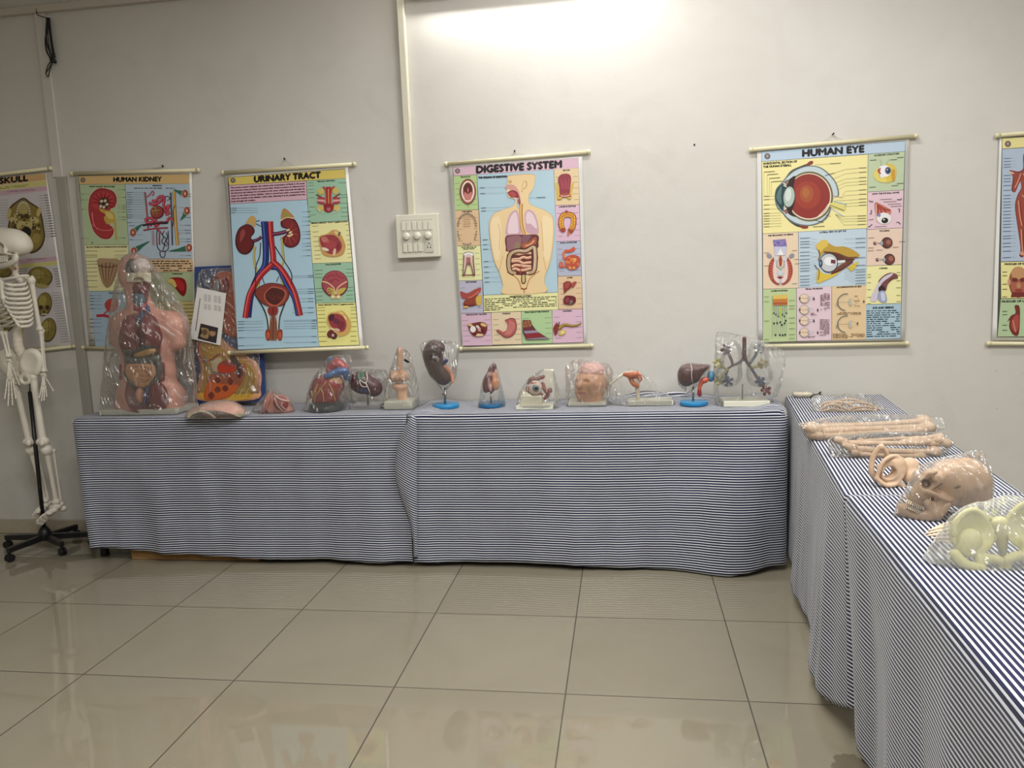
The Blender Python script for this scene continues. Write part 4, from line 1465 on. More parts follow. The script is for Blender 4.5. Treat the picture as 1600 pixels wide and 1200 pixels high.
p.line([(1090, 1265), (1150, 1280), (1210, 1330), (1230, 1400)], 12, (226, 196, 150), 5); p.line([(1350, 1265), (1290, 1300), (1250, 1340), (1235, 1400)], 12, (226, 196, 150), 5)
p.blob([(1150, 1330), (1200, 1340), (1225, 1400), (1190, 1410), (1150, 1380)], (196, 166, 70)); p.blob([(1260, 1350), (1340, 1330), (1310, 1380), (1250, 1405)], (200, 176, 66))
for x, y in ((1165, 1350), (1185, 1370), (1180, 1395), (1160, 1375)): p.ell(x, y, 8, 8, (84, 40, 30))
p.ell(1208, 1428, 30, 22, (206, 184, 120)); p.ell(1265, 1428, 30, 22, (206, 184, 120)); p.ell(1205, 1424, 14, 10, (240, 230, 200)); p.ell(1262, 1424, 14, 10, (240, 230, 200))
sagittal([(1240, 1580), (1300, 1570), (1370, 1640), (1395, 1720), (1370, 1800), (1280, 1840), (1230, 1800), (1180, 1760), (1140, 1680), (1160, 1600)],
         [(1160, 1620), (1240, 1600), (1310, 1630), (1345, 1710), (1320, 1780), (1250, 1790), (1190, 1740), (1160, 1680)], (214, 166, 80),
         [(1190, 1640, 30, 40, (76, 30, 46), 20), (1240, 1680, 40, 30, (110, 40, 60), 30), (1290, 1720, 34, 46, (130, 40, 50), 10), (1180, 1810, 36, 44, (110, 40, 36), 30), (1215, 1830, 34, 36, (90, 34, 40), 0), (1205, 1825, 14, 16, (210, 170, 160), 0), (1250, 1770, 30, 16, (222, 180, 150), 20), (1290, 1590, 30, 10, (230, 206, 120), 30), (1200, 1760, 28, 12, (230, 200, 150), 20), (1330, 1640, 8, 30, (240, 214, 140), -30)])
p.build('print', root)
# ---- digestive system chart
root, p = chart('anatomy chart titled DIGESTIVE SYSTEM with a torso figure beside the switchboard', WALL_Y - 0.014,
                [(701, 259), (909.5, 243.5), (917, 537.5), (721, 541.5)], [(696, 256.5), (921, 237.5)], [(719, 545), (925.5, 540)], (804, 238, 'DIGESTIVE SYSTEM'))
p.k = (690, 230, 6.667)
p.poly([(114, 212), (1424, 110), (1482, 2036), (226, 2078)], (56, 58, 58))
p.poly([(118, 214), (1422, 112), (1426, 216), (126, 298)], (222, 180, 200))
p.text('DIGESTIVE SYSTEM', 356, 1240, 270, 72, bold=12, slope=-0.066)
p.emblem(166, 248, 26)
p.poly([(370, 286), (1168, 234), (1212, 1510), (438, 1540)], (172, 206, 222))
panels = [((124, 302), (366, 288), (382, 648), (140, 656), (178, 208, 132), 'THE MOUTH'), ((140, 660), (384, 652), (404, 1022), (160, 1030), (224, 186, 140), 'THE TEETH'),
          ((160, 1034), (404, 1026), (424, 1382), (184, 1390), (230, 230, 164), 'CROSS SECTION OF MOLAR TOOTH'), ((184, 1394), (424, 1386), (436, 1724), (202, 1730), LIL, 'THE TONGUE'),
          ((1172, 232), (1426, 218), (1434, 596), (1184, 606), (230, 202, 152), 'RECTUM'), ((1184, 610), (1434, 600), (1446, 972), (1194, 982), (222, 182, 206), 'LARGE INTESTINE'),
          ((1194, 986), (1446, 976), (1456, 1336), (1212, 1342), (176, 182, 206), 'SMALL INTESTINE'), ((1212, 1346), (1458, 1340), (1466, 1682), (1218, 1688), (228, 192, 150), 'LIVER'),
          ((204, 1734), (514, 1726), (528, 2062), (222, 2068), (222, 182, 206), 'THE SALIVARY GLANDS'), ((518, 1724), (828, 1712), (838, 2050), (530, 2058), (230, 206, 168), 'STOMACH'),
          ((832, 1712), (1148, 1698), (1158, 2040), (842, 2048), (172, 210, 148), 'STRUCTURE OF THE STOMACH'), ((1152, 1696), (1466, 1686), (1478, 2030), (1160, 2040), (222, 182, 206), 'PANCREAS')]
for a, b_, c, d, col, nm in panels:
    p.poly([a, b_, c, d], col)
    wd = b_[0] - a[0]
    ln = min(wd * .8, len(nm) * 11.5)
    xm = (a[0] + b_[0]) / 2
    ym = (a[1] + b_[1]) / 2
    if nm.startswith('CROSS'):
        p.text('CROSS SECTION OF', xm - 78, xm + 78, ym + 22, 12, bold=2, slope=-.04); p.text('MOLAR TOOTH', xm - 58, xm + 58, ym + 38, 12, bold=2, slope=-.04)
    else:
        p.text(nm, xm - ln / 2, xm + ln / 2, ym + 24, 14, bold=2.4, slope=-.045)
    rr = p.rng
    for i in range(5):
        yy = a[1] + (d[1] - a[1]) * (0.22 + 0.16 * i)
        p.line([(a[0] + 14 + i * 4, yy), (a[0] + 14 + i * 4 + wd * .2, yy - 3)], 3.5, (104, 104, 96))
        p.line([(b_[0] - 10 + i * 3, yy - 10), (b_[0] - 10 + i * 3 - wd * .2, yy - 7)], 3.5, (104, 104, 96))
p.poly([(438, 1544), (1212, 1514), (1214, 1692), (1140, 1694), (442, 1722)], (232, 230, 160))
p.text('DIGESTIVE SYSTEM', 710, 930, 1568, 18, bold=3, slope=-.04)
for i in range(7):
    p.words(448, 1574 + i * 19, (1200 if i < 6 else 610), 1593 + i * 19, 1, (58, 56, 40), slope=-.036, full=True, thick=.5)
p.text('THE ORGANS OF DIGESTION', 382, 680, 326, 17, bold=4, slope=-.045)
for y in (420, 480, 630, 662, 962, 1012, 1060, 1188, 1244, 1300, 1356, 1402):
    x0 = 400 + (y - 420) * .05
    p.line([(x0, y + 4), (x0 + 50, y + 2)], 6, (70, 80, 90)); p.line([(x0 + 50, y + 2), (700, y - 4)], 1.6, (110, 124, 130))
p.line([(990, 525), (1085, 522)], 6, (70, 80, 90)); p.line([(870, 530), (990, 525)], 1.6, (110, 124, 130))
# the figure
SKN, SK2 = (236, 204, 146), (206, 158, 98)
body = [(690, 300), (800, 284), (960, 282), (972, 340), (960, 420), (920, 480), (905, 540), (930, 600), (1060, 650), (1150, 710), (1172, 800), (1170, 950), (1150, 1120), (1120, 1240), (1080, 1340), (1075, 1420), (1080, 1516), (650, 1532), (640, 1440), (600, 1300), (560, 1220), (530, 1120), (505, 950), (496, 800), (540, 700), (640, 650), (740, 615), (770, 560), (750, 530), (690, 510), (680, 400), (690, 350)]
p.blob(body, SK2, 3)
p.blob([(835 + (x - 835) * .985, 900 + (y - 900) * .99) for x, y in body], SKN, 3)
p.blob([(520, 780), (590, 720), (620, 800), (620, 1000), (600, 1160), (560, 1160), (525, 980)], (242, 216, 166)); p.blob([(1060, 720), (1140, 740), (1158, 830), (1140, 1060), (1100, 1190), (1060, 1080), (1050, 860)], (242, 216, 166))
p.line([(590, 800), (610, 900), (600, 1080)], 5, SK2, 4); p.line([(1040, 780), (1050, 900), (1060, 1080)], 5, SK2, 4)
p.line([(640, 1130), (600, 1290)], 5, SK2); p.line([(1060, 1150), (1090, 1290)], 5, SK2)
p.line([(680, 1300), (790, 1370), (830, 1470)], 12, (196, 140, 84), 4); p.line([(1020, 1290), (920, 1370), (885, 1470)], 12, (196, 140, 84), 4)
p.line([(826, 1468), (858, 1480), (888, 1468)], 16, (150, 84, 52), 4); p.line([(858, 1480), (862, 1520)], 8, (150, 84, 52))
p.ell(865, 395, 26, 46, SK2, 15); p.ell(862, 395, 18, 36, SKN, 15); p.line([(840, 440), (838, 470)], 10, SK2); p.ell(715, 362, 18, 18, SK2)
p.blob([(664, 410), (700, 388), (760, 400), (800, 450), (820, 520), (828, 590), (800, 600), (790, 540), (760, 470), (700, 440), (668, 430)], (214, 150, 140))
p.blob([(690, 470), (740, 448), (790, 470), (815, 540), (822, 600), (800, 600), (780, 530), (730, 525), (700, 500)], (150, 40, 52)); p.blob([(700, 480), (750, 465), (780, 500), (740, 518)], (180, 66, 70))
p.line([(790, 530), (795, 600), (800, 640)], 26, (190, 190, 190)); p.line([(795, 540), (800, 590)], 10, (130, 40, 60))
p.vessel([(830, 590), (828, 700), (838, 820), (862, 910)], 34, (206, 150, 74), (240, 206, 150))
p.blob([(770, 655), (800, 690), (815, 800), (830, 910), (760, 920), (670, 915), (680, 800), (710, 700)], (206, 160, 176)); p.blob([(770, 675), (790, 720), (800, 820), (800, 890), (740, 900), (690, 890), (700, 790), (730, 710)], (232, 204, 214))
p.blob([(900, 650), (960, 680), (1000, 770), (1010, 900), (950, 905), (885, 880), (870, 800), (865, 700)], (206, 160, 176)); p.blob([(905, 670), (950, 700), (985, 780), (990, 850), (930, 800), (885, 790), (880, 710)], (232, 204, 214))
p.blob([(665, 940), (720, 915), (860, 912), (1000, 915), (1010, 990), (980, 1060), (700, 1090), (670, 1040)], (110, 44, 50))
p.blob([(690, 935), (820, 925), (832, 1000), (800, 1050), (730, 1070), (690, 1080), (682, 1000)], (150, 96, 104)); p.blob([(845, 925), (930, 922), (900, 980), (850, 1000)], (130, 84, 96))
p.blob([(840, 1000), (900, 990), (950, 950), (985, 940), (985, 1000), (940, 1045), (870, 1055), (835, 1040)], (170, 84, 52)); p.line([(870, 1030), (930, 1010), (965, 970)], 16, (226, 160, 120), 4)
p.blob([(770, 1000), (800, 985), (825, 1030), (790, 1070), (755, 1060)], (146, 120, 90))


def haustra(pts, wd):
    p.line(pts, wd + 10, (64, 34, 26), 5)
    C_ = crom(pts, 7)
    for q in C_:
        p.ell(q[0], q[1], wd * .42, wd * .36, (196, 158, 120), 0, 10)
        p.ell(q[0] - 3, q[1] - 4, wd * .16, wd * .14, (236, 214, 186), 0, 8)


p.blob([(700, 1100), (980, 1080), (985, 1270), (900, 1330), (740, 1320), (700, 1250)], (96, 42, 34))
r2 = random.Random(4)
for j in range(5):
    y = 1120 + j * 40
    pts = [(725 + i * 42, y + r2.uniform(-16, 16) - i * 2) for i in range(6)]
    p.line(pts, 33, (130, 70, 54), 5); p.line(pts, 25, (214, 160, 128), 5); p.line([(a, b_ - 6) for a, b_ in pts], 7, (246, 216, 190), 5)
p.line([(830, 1230), (820, 1320)], 10, (170, 60, 40))
haustra([(760, 1370 - 60), (715, 1290), (700, 1200), (720, 1115), (790, 1080), (880, 1080), (960, 1040), (975, 1110), (975, 1200), (960, 1290), (900, 1310)], 44)
p.blob([(835, 1330), (870, 1325), (880, 1390), (866, 1420), (842, 1420), (830, 1390)], (64, 34, 26)); p.blob([(842, 1335), (866, 1332), (870, 1390), (860, 1412), (846, 1410), (840, 1385)], (206, 178, 110))
# mouth, teeth, molar, tongue
p.ell(276, 462, 84, 132, (120, 44, 34), n=30); p.ell(276, 464, 74, 122, (190, 110, 90), n=30); p.ell(276, 462, 66, 108, (236, 226, 214), n=30); p.ell(276, 460, 52, 92, (140, 50, 36), n=26)
p.blob([(240, 470), (276, 490), (316, 470), (310, 540), (276, 556), (242, 540)], (206, 118, 110)); p.blob([(228, 440), (276, 480), (324, 440), (310, 400), (276, 380), (240, 400)], (96, 30, 22)); p.ell(277, 450, 7, 26, (206, 110, 96)); p.line([(276, 590), (282, 640)], 2, (100, 90, 80))
for i in range(17):
    a = math.pi * (1 + i / 16)
    p.ell(268 + 94 * math.cos(a), 820 + 128 * math.sin(a), 11, 8, (70, 66, 62), math.degrees(a), 8); p.ell(268 + 94 * math.cos(a), 820 + 128 * math.sin(a), 6, 4, (196, 178, 150), math.degrees(a), 8)
    b2 = math.pi * i / 16
    if i not in (4, 5, 11, 12): p.ell(268 + 96 * math.cos(b2), 880 + 134 * math.sin(b2), 9, 7, (120, 112, 100), math.degrees(b2), 8)
for i in range(5): p.line([(225, 730 + i * 24), (305, 726 + i * 24)], 4, (150, 118, 90))
p.blob([(232, 1110), (262, 1092), (300, 1092), (334, 1110), (340, 1200), (352, 1330), (330, 1330), (306, 1240), (270, 1230), (244, 1330), (222, 1330), (228, 1200)], (130, 84, 78)); p.blob([(244, 1118), (280, 1104), (322, 1116), (326, 1200), (338, 1320), (318, 1240), (282, 1190), (250, 1250), (232, 1320), (238, 1200)], (222, 196, 184)); p.blob([(262, 1150), (300, 1150), (306, 1190), (328, 1300), (300, 1210), (272, 1210), (244, 1300), (258, 1190)], (176, 104, 96)); p.blob([(236, 1112), (262, 1098), (300, 1098), (330, 1110), (326, 1130), (282, 1112), (244, 1130)], (236, 238, 240)); p.line([(220, 1334), (352, 1330)], 9, (120, 40, 40))
p.blob([(200, 1500), (270, 1520), (350, 1480), (410, 1465), (405, 1500), (340, 1560), (260, 1580), (210, 1560)], (178, 66, 56)); p.blob([(240, 1600), (300, 1560), (400, 1545), (410, 1640), (330, 1640), (260, 1660), (230, 1640)], (150, 60, 40)); p.blob([(360, 1570), (412, 1540), (412, 1640), (370, 1640)], YFAT); p.line([(235, 1640), (300, 1650), (350, 1640)], 14, (110, 30, 30), 4); p.line([(235, 1665), (280, 1662)], 16, (230, 190, 90)); p.line([(280, 1570), (330, 1550), (390, 1500)], 10, (220, 120, 100), 4)
# right column
p.blob([(1215, 330), (1250, 285), (1320, 280), (1350, 320), (1340, 420), (1330, 500), (1240, 500), (1230, 420)], (150, 44, 62))
p.blob([(1190, 370), (1215, 400), (1235, 500), (1260, 530), (1210, 540), (1200, 450)], YFAT); p.blob([(1380, 360), (1350, 400), (1332, 500), (1310, 530), (1350, 535), (1362, 450)], YFAT)
p.blob([(1228, 500), (1270, 480), (1320, 480), (1345, 500), (1340, 520), (1236, 520)], (170, 70, 50)); p.line([(1240, 505), (1290, 512), (1335, 500)], 7, (232, 206, 190), 4)
for i in range(5): p.line([(1245 + i * 20, 330 + (i % 2) * 30), (1255 + i * 18, 440)], 5, (190, 90, 100))
p.line([(1270, 870), (1245, 800), (1260, 720), (1310, 700), (1370, 720), (1375, 800), (1350, 860), (1330, 880)], 56, (150, 74, 30), 6); p.line([(1270, 865), (1247, 800), (1262, 722), (1310, 704), (1368, 722), (1372, 800), (1350, 855)], 42, (222, 166, 56), 6)
for q in crom([(1262, 860), (1247, 800), (1262, 722), (1310, 704), (1368, 722), (1372, 800), (1350, 855)], 3): p.ell(q[0], q[1], 16, 7, (190, 110, 40), r2.uniform(0, 180), 8)
p.ell(1268, 862, 26, 22, (170, 50, 40)); p.line([(1300, 690), (1304, 660)], 26, (150, 70, 60)); p.line([(1320, 880), (1322, 920)], 18, (200, 110, 80))
p.line([(1388, 1050), (1340, 1080), (1280, 1060 + 20)], 36, (206, 84, 60), 5, .7); p.line([(1275, 1090), (1275, 1150), (1310, 1170)], 22, (214, 110, 60), 5)
p.blob([(1290, 1150), (1370, 1120), (1440, 1150), (1440, 1220), (1400, 1270), (1330, 1275), (1290, 1220)], (196, 74, 50))
for i in range(22): p.ell(1300 + r2.uniform(0, 130), 1150 + r2.uniform(0, 110), 18, 11, r2.choice([(222, 120, 50), (200, 60, 50), (232, 160, 70)]), r2.uniform(0, 180), 9)
p.ell(1246, 1225, 24, 34, (196, 74, 60)); p.ell(1246, 1225, 14, 22, (214, 110, 90)); p.line([(1262, 1250), (1300, 1240)], 16, (206, 90, 60))
p.blob([(1270, 1420), (1310, 1395), (1352, 1410), (1350, 1460), (1310, 1490), (1280, 1520), (1272, 1470)], (140, 44, 40)); p.blob([(1362, 1412), (1406, 1400), (1390, 1440), (1360, 1465)], (170, 66, 60)); p.blob([(1285, 1425), (1320, 1405), (1340, 1420), (1320, 1460), (1290, 1470)], (172, 62, 56))
p.blob([(1270, 1590), (1290, 1550), (1340, 1545), (1392, 1560), (1398, 1610), (1360, 1640), (1310, 1640), (1275, 1625)], (112, 26, 36)); p.blob([(1290, 1580), (1320, 1562), (1330, 1600), (1300, 1620)], (150, 52, 60)); p.ell(1352, 1608, 14, 18, (120, 120, 110)); p.ell(1340, 1628, 9, 14, (70, 110, 70))
# bottom row
p.blob([(280, 1850), (340, 1830), (420, 1820), (476, 1850), (468, 1930), (420, 1970), (340, 1966), (300, 1920)], (120, 40, 36))
for x, y, rx, ry, c, a in ((330, 1895, 30, 34, (238, 232, 226), 0), (400, 1900, 24, 18, (206, 150, 150), 30), (440, 1850, 34, 16, (222, 190, 100), 20), (300, 1850, 30, 14, (222, 180, 120), 20), (390, 1955, 50, 14, (230, 200, 150), 0), (430, 1910, 26, 14, (90, 24, 30), 40), (380, 1870, 22, 12, (230, 220, 210), 40), (350, 1950, 20, 12, (90, 24, 30), 0)): p.ell(x, y, rx, ry, c, a)
S_ = [(660, 1800), (690, 1790), (720, 1778), (766, 1790), (786, 1860), (770, 1930), (720, 1975), (660, 1980), (620, 1950), (575, 1915), (590, 1900), (640, 1925), (680, 1900), (692, 1850), (680, 1820)]
p.blob(S_, (130, 44, 46)); p.blob([(700 + (x - 700) * .92, 1885 + (y - 1885) * .92) for x, y in S_], (190, 88, 84))
for i in range(6): p.line([(712 + i * 9, 1800 + i * 6), (700 + i * 12, 1880), (660 + i * 10, 1950)], 4, (222, 150, 140), 4)
p.poly([(845, 1800), (930, 1800), (945, 1850), (1000, 1920), (1130, 2000), (888, 2008), (848, 1930)], (90, 30, 36))
for q, c in (([(848, 1806), (928, 1804), (940, 1848), (930, 1876), (848, 1870)], (150, 80, 50)), ([(848, 1874), (945, 1866), (980, 1900), (860, 1930)], (110, 44, 52)), ([(856, 1915), (985, 1905), (1010, 1930), (870, 1940)], (150, 140, 170)), ([(870, 1942), (1015, 1930), (1070, 1972), (888, 1990)], (150, 34, 46)), ([(888, 1994), (1080, 1976), (1126, 1998), (890, 2004)], (140, 130, 140))): p.poly(q, c)
for i in range(16): p.ell(856 + r2.uniform(0, 76), 1812 + r2.uniform(0, 60), 7, 5, r2.choice([(190, 120, 70), (110, 52, 34), (206, 150, 90)]), 0, 7)
p.blob([(1165, 1880), (1200, 1830), (1224, 1860), (1215, 1910), (1190, 1960), (1172, 1930)], (140, 44, 40)); p.line([(1222, 1890), (1280, 1850), (1360, 1860), (1420, 1850), (1456, 1830)], 36, (120, 96, 40), 6, .35); p.line([(1222, 1886), (1280, 1846), (1360, 1856), (1420, 1846), (1450, 1830)], 18, (176, 150, 70), 6, .35)
p.ell(1258, 1930, 40, 28, (206, 180, 90), -20); p.ell(1262, 1926, 22, 14, (236, 216, 130), -20); p.line([(1228, 1820), (1222, 1870)], 8, (80, 50, 40))
p.build('print', root)

# ---- human eye chart
root, p = chart('anatomy chart titled HUMAN EYE with a large red eyeball section', WALL_Y - 0.014,
                [(1183, 234), (1421, 216.5), (1413.5, 532), (1185, 535)], [(1172, 234.5), (1432, 212.5)], [(1187, 541), (1418, 536.5)], (1301, 211, 'HUMAN EYE'))
p.k = (1170, 210, 5.926)
p.poly([(116, 156), (1450, 58), (1408, 1892), (128, 1928)], (62, 70, 84))
p.poly([(119, 160), (1448, 62), (1444, 156), (121, 250)], (180, 204, 226))
p.text('HUMAN EYE', 492, 1060, 206, 62, bold=10, slope=-0.074)
p.emblem(172, 203, 27)
p.poly([(121, 254), (1102, 186), (1094, 868), (130, 918)], (240, 228, 150))
p.text('HORIZONTAL SECTION OF', 132, 444, 282, 20, bold=3, slope=-.07); p.text('THE HUMAN EYEBALL', 132, 392, 312, 20, bold=3, slope=-.07)
p.poly([(1106, 184), (1443, 160), (1432, 512), (1102, 532)], (186, 204, 164)); p.text('ACCESSORY STRUCTURE', 1160, 1390, 204, 16, bold=2, slope=-.08)
p.poly([(1102, 536), (1432, 516), (1424, 862), (1096, 880)], (226, 192, 204)); p.text('HOW THE EYE BALL MOVES', 1142, 1392, 560, 15, bold=2, slope=-.06)
p.poly([(1095, 884), (1424, 866), (1414, 1204), (1090, 1216)], (232, 202, 180)); p.text('FOCUSING', 1210, 1300, 902, 14, bold=2, slope=-.05)
p.poly([(1090, 1220), (1414, 1208), (1410, 1562), (1084, 1574)], (236, 230, 158)); p.text('CORNEA', 1205, 1284, 1248, 14, bold=2, slope=-.03)
p.poly([(1084, 1578), (1410, 1566), (1405, 1888), (1083, 1899)], (164, 196, 212))
p.text('EYE AND SEEING', 1148, 1338, 1616, 17, bold=3, slope=-.03)
for i in range(13): p.words(1090, 1626 + i * 19.6, 1400, 1646 + i * 19.6, 1, (50, 66, 80), slope=-.02, full=True, thick=.5)
p.poly([(130, 922), (456, 904), (460, 1420), (132, 1432)], (232, 206, 172)); p.text('THE MECHANICS OF SEEING', 175, 408, 946, 14, bold=2, slope=-.06)
p.poly([(460, 904), (1091, 872), (1086, 1394), (462, 1420)], (188, 210, 226)); p.text('LATERAL VIEW OF LEFT EYE', 654, 900, 916, 15, bold=2, slope=-.06)
p.poly([(132, 1436), (438, 1424), (440, 1914), (130, 1924)], (188, 208, 148)); p.text('LAYERS IN RETINA', 205, 358, 1458, 14, bold=2, slope=-.04)
p.poly([(442, 1424), (766, 1408), (766, 1905), (444, 1913)], (228, 200, 210)); p.text('VISUAL PROBLEMS', 520, 682, 1440, 14, bold=2, slope=-.04)
p.poly([(770, 1408), (1086, 1396), (1082, 1898), (770, 1905)], (230, 198, 148)); p.text('ACCOMMODATION OF LENS', 812, 1040, 1424, 14, bold=2, slope=-.04)
# eyeball
p.line([(350, 400), (400, 340), (500, 295), (590, 262)], 16, (60, 58, 60), 6); p.line([(330, 740), (380, 800), (450, 845), (520, 858)], 16, (60, 58, 60), 6)
p.blob([(520, 296), (560, 252), (592, 248), (588, 275)], (140, 50, 36)); p.blob([(470, 848), (540, 846), (546, 868), (500, 872)], (140, 50, 36))
p.blob([(240, 600), (250, 510), (300, 450), (340, 400), (420, 330), (540, 290), (650, 300), (740, 360), (810, 450), (835, 560), (780, 600), (760, 700), (720, 780), (640, 830), (540, 848), (430, 830), (350, 780), (310, 730), (262, 680)], (96, 110, 116), 5)
p.blob([(252, 600), (262, 515), (310, 455), (350, 405), (430, 338), (540, 299), (645, 309), (732, 368), (800, 455), (822, 560), (780, 600), (752, 690), (700, 775), (630, 820), (540, 838), (440, 820), (360, 770), (320, 722), (275, 675)], (190, 208, 214), 5)
p.ell(560, 575, 220, 232, (110, 98, 56), 0, 40); p.ell(558, 575, 205, 215, (236, 222, 196), 0, 40); p.ell(556, 573, 196, 206, (150, 40, 34), 0, 40)
p.ell(545, 560, 120, 130, (166, 52, 36), 0, 30); p.ell(535, 550, 64, 80, (172, 76, 38), 0, 24); p.ell(528, 540, 34, 46, (178, 96, 42), 0, 20)
p.blob([(360, 430), (430, 385), (415, 480), (430, 560), (420, 650), (400, 720), (440, 765), (380, 745), (340, 690), (330, 590), (335, 490)], (46, 26, 24), 5)
p.blob([(245, 590), (260, 510), (310, 458), (345, 430), (335, 520), (325, 600), (330, 680), (325, 715), (280, 675)], (26, 62, 64), 5); p.blob([(255, 590), (272, 520), (305, 480), (300, 560), (300, 650)], (80, 116, 116), 5)
p.ell(372, 578, 56, 100, (60, 76, 72), 6, 30); p.ell(372, 578, 50, 94, (170, 190, 180), 6, 30); p.ell(365, 560, 28, 60, (206, 218, 208), 6, 20)
for i in range(8): p.ell(328 + (i % 2) * 14, 455 + i * 9 if i < 4 else 640 + i * 9, 9, 7, (222, 214, 196), 0, 8)
p.ell(352, 440, 16, 22, (130, 110, 96), 20); p.ell(345, 715, 16, 22, (150, 90, 76), -20)
p.poly([(745, 640), (790, 625), (905, 655), (885, 715), (770, 680), (745, 660)], (224, 212, 110)); p.line([(750, 655), (885, 706)], 6, (36, 30, 26)); p.line([(785, 620), (905, 652)], 12, (150, 176, 180)); p.line([(770, 690), (880, 760)], 10, (190, 200, 206))
p.line([(740, 640), (700, 700), (640, 760)], 7, (236, 226, 200), 4)
for k, (y, y2, x2) in enumerate(((308, 385, 705), (348, 420, 760), (398, 450, 800), (432, 480, 815), (460, 510, 830), (512, 580, 860), (552, 595, 860), (596, 610, 800), (626, 660, 900), (654, 700, 905))):
    p.line([(1088, y), (900 - k * 2, y + 16), (x2, y2)], 1.8, (90, 88, 70)); p.line([(1088, y), (1020, y + 4)], 5, (70, 66, 50))
for y in (752, 776, 800, 832): p.line([(1085, y), (880, y + 8), (800, 740)], 1.8, (90, 88, 70)); p.line([(1085, y), (1005, y + 4)], 5, (70, 66, 50))
for y in (570, 600, 650, 690, 728, 752, 778, 800, 826, 852): p.line([(136, y + 4), (300, y - 2)], 1.8, (90, 88, 70)); p.line([(136, y + 4), (190, y + 2)], 5, (70, 66, 50))
for y, x in ((350, 140), (374, 170), (408, 190), (440, 208)): p.line([(x, y), (x + 100, y - 8)], 5, (70, 66, 50)); p.line([(x, y), (x, 560)], 1.6, (110, 108, 84))
p.line([(750, 272), (852, 266)], 5, (70, 66, 50)); p.line([(610, 282), (750, 272)], 1.8, (90, 88, 70)); p.line([(595, 856), (700, 850)], 5, (70, 66, 50))
p.line([(705, 382), (790, 358)], 5, (50, 50, 50)); p.line([(605, 792), (690, 815)], 5, (50, 50, 50)); p.line([(690, 740), (760, 760)], 3, (150, 60, 50)); p.line([(780, 570), (860, 585)], 3, (150, 60, 50))
# accessory structure
p.ell(1290, 360, 74, 92, (222, 190, 60), 20, 20); p.blob([(1155, 360), (1190, 310), (1200, 350), (1210, 400), (1270, 410), (1268, 444), (1200, 438), (1160, 400)], (226, 206, 90))
p.ell(1255, 340, 60, 54, (236, 236, 238), 0, 22); p.ell(1287, 336, 28, 34, (70, 84, 130), 0, 18); p.ell(1290, 336, 14, 18, (24, 26, 40)); p.ell(1282, 328, 5, 6, (250, 250, 250)); p.blob([(1190, 330), (1220, 310), (1215, 345), (1230, 380), (1200, 360)], (190, 70, 60)); p.blob([(1210, 370), (1260, 380), (1230, 404)], (236, 234, 232))
p.blob([(1320, 340), (1350, 330), (1350, 420), (1325, 430)], (206, 150, 30)); p.line([(1215, 230), (1230, 290)], 2, (70, 70, 60)); p.line([(1300, 230), (1270, 280)], 2, (70, 70, 60))
for x, y in ((1120, 240), (1310, 236), (1370, 216), (1370, 456), (1115, 490), (1320, 476)): p.line([(x, y), (x + 60, y - 4)], 5, (84, 96, 76))
# how the eyeball moves
p.blob([(1170, 630), (1230, 650), (1300, 690), (1318, 720), (1300, 740), (1240, 740), (1190, 760), (1166, 700)], (206, 120, 100)); 
for x2, y2 in ((1190, 760), (1230, 735), (1275, 725), (1310, 705)): p.line([(1172, 640), ((1172 + x2) / 2 + 14, 690), (x2, y2)], 18, (160, 66, 56), 4)
p.line([(1178, 640), (1178, 700), (1185, 810)], 10, (206, 170, 160), 4); p.ell(1250, 778, 66, 54, (232, 228, 226), 0, 24); p.ell(1258, 798, 32, 26, (20, 22, 26), -10); p.ell(1250, 790, 8, 6, (230, 230, 236)); p.ell(1205, 748, 14, 18, (120, 130, 190))
for q in ([(1115, 610), (1120, 622), (1150, 622)], [(1370, 604), (1410, 604), (1412, 590)], [(1135, 700), (1132, 735), (1118, 738)], [(1380, 690), (1396, 692), (1392, 724)], [(1105, 858), (1120, 850), (1140, 834)], [(1365, 815), (1385, 812), (1402, 832)]): p.line(q, 7, (50, 60, 74))
for x, y, l in ((1215, 604, 110), (1245, 626, 120), (1285, 648, 120), (1310, 668, 105), (1105, 792, 50), (1165, 856, 110)): p.line([(x, y), (x + l, y - 6)], 4, (110, 84, 90))
p.k = (1170, 370, 5.926)
for x, y in ((1278, 56), (1300, 208)):
    p.ell(x, y, 52, 52, (54, 30, 30)); p.ell(x + 6, y, 44, 44, (110, 54, 46)); p.ell(x + 14, y - 6, 22, 24, (160, 96, 76)); p.ell(x - 48, y + 4, 11, 20, (150, 176, 190))
    p.ell(x - 112, y + 4, 14, 16, (90, 50, 50)); p.ell(x - 108, y, 6, 6, (220, 180, 160)); p.line([(x - 95, y - 8), (x - 48, y + 14)], 2.4, (70, 70, 80)); p.line([(x - 95, y + 16), (x - 48, y - 8)], 2.4, (70, 70, 80))
for x, y in ((1105, 12), (1390, 46), (1100, 104), (1330, 98), (1100, 130), (1180, 124)): p.line([(x, y), (x + 55, y - 3)], 4, (130, 104, 92))
p.blob([(1205, 400), (1260, 350), (1320, 332), (1370, 350), (1375, 385), (1330, 395), (1285, 440), (1265, 500), (1215, 490), (1200, 440)], (120, 66, 66)); p.blob([(1125, 590), (1150, 510), (1190, 440), (1250, 370), (1330, 336), (1320, 360), (1240, 420), (1200, 490), (1180, 590)], (206, 196, 214)); p.blob([(1200, 470), (1240, 450), (1260, 490), (1230, 530), (1205, 510)], (50, 30, 30)); p.blob([(1205, 510), (1250, 500), (1275, 560), (1270, 605), (1220, 605), (1192, 570)], (150, 160, 200)); p.blob([(1220, 520), (1250, 520), (1262, 580), (1230, 590)], (196, 204, 226)); p.line([(1290, 420), (1340, 380)], 10, (90, 40, 40))
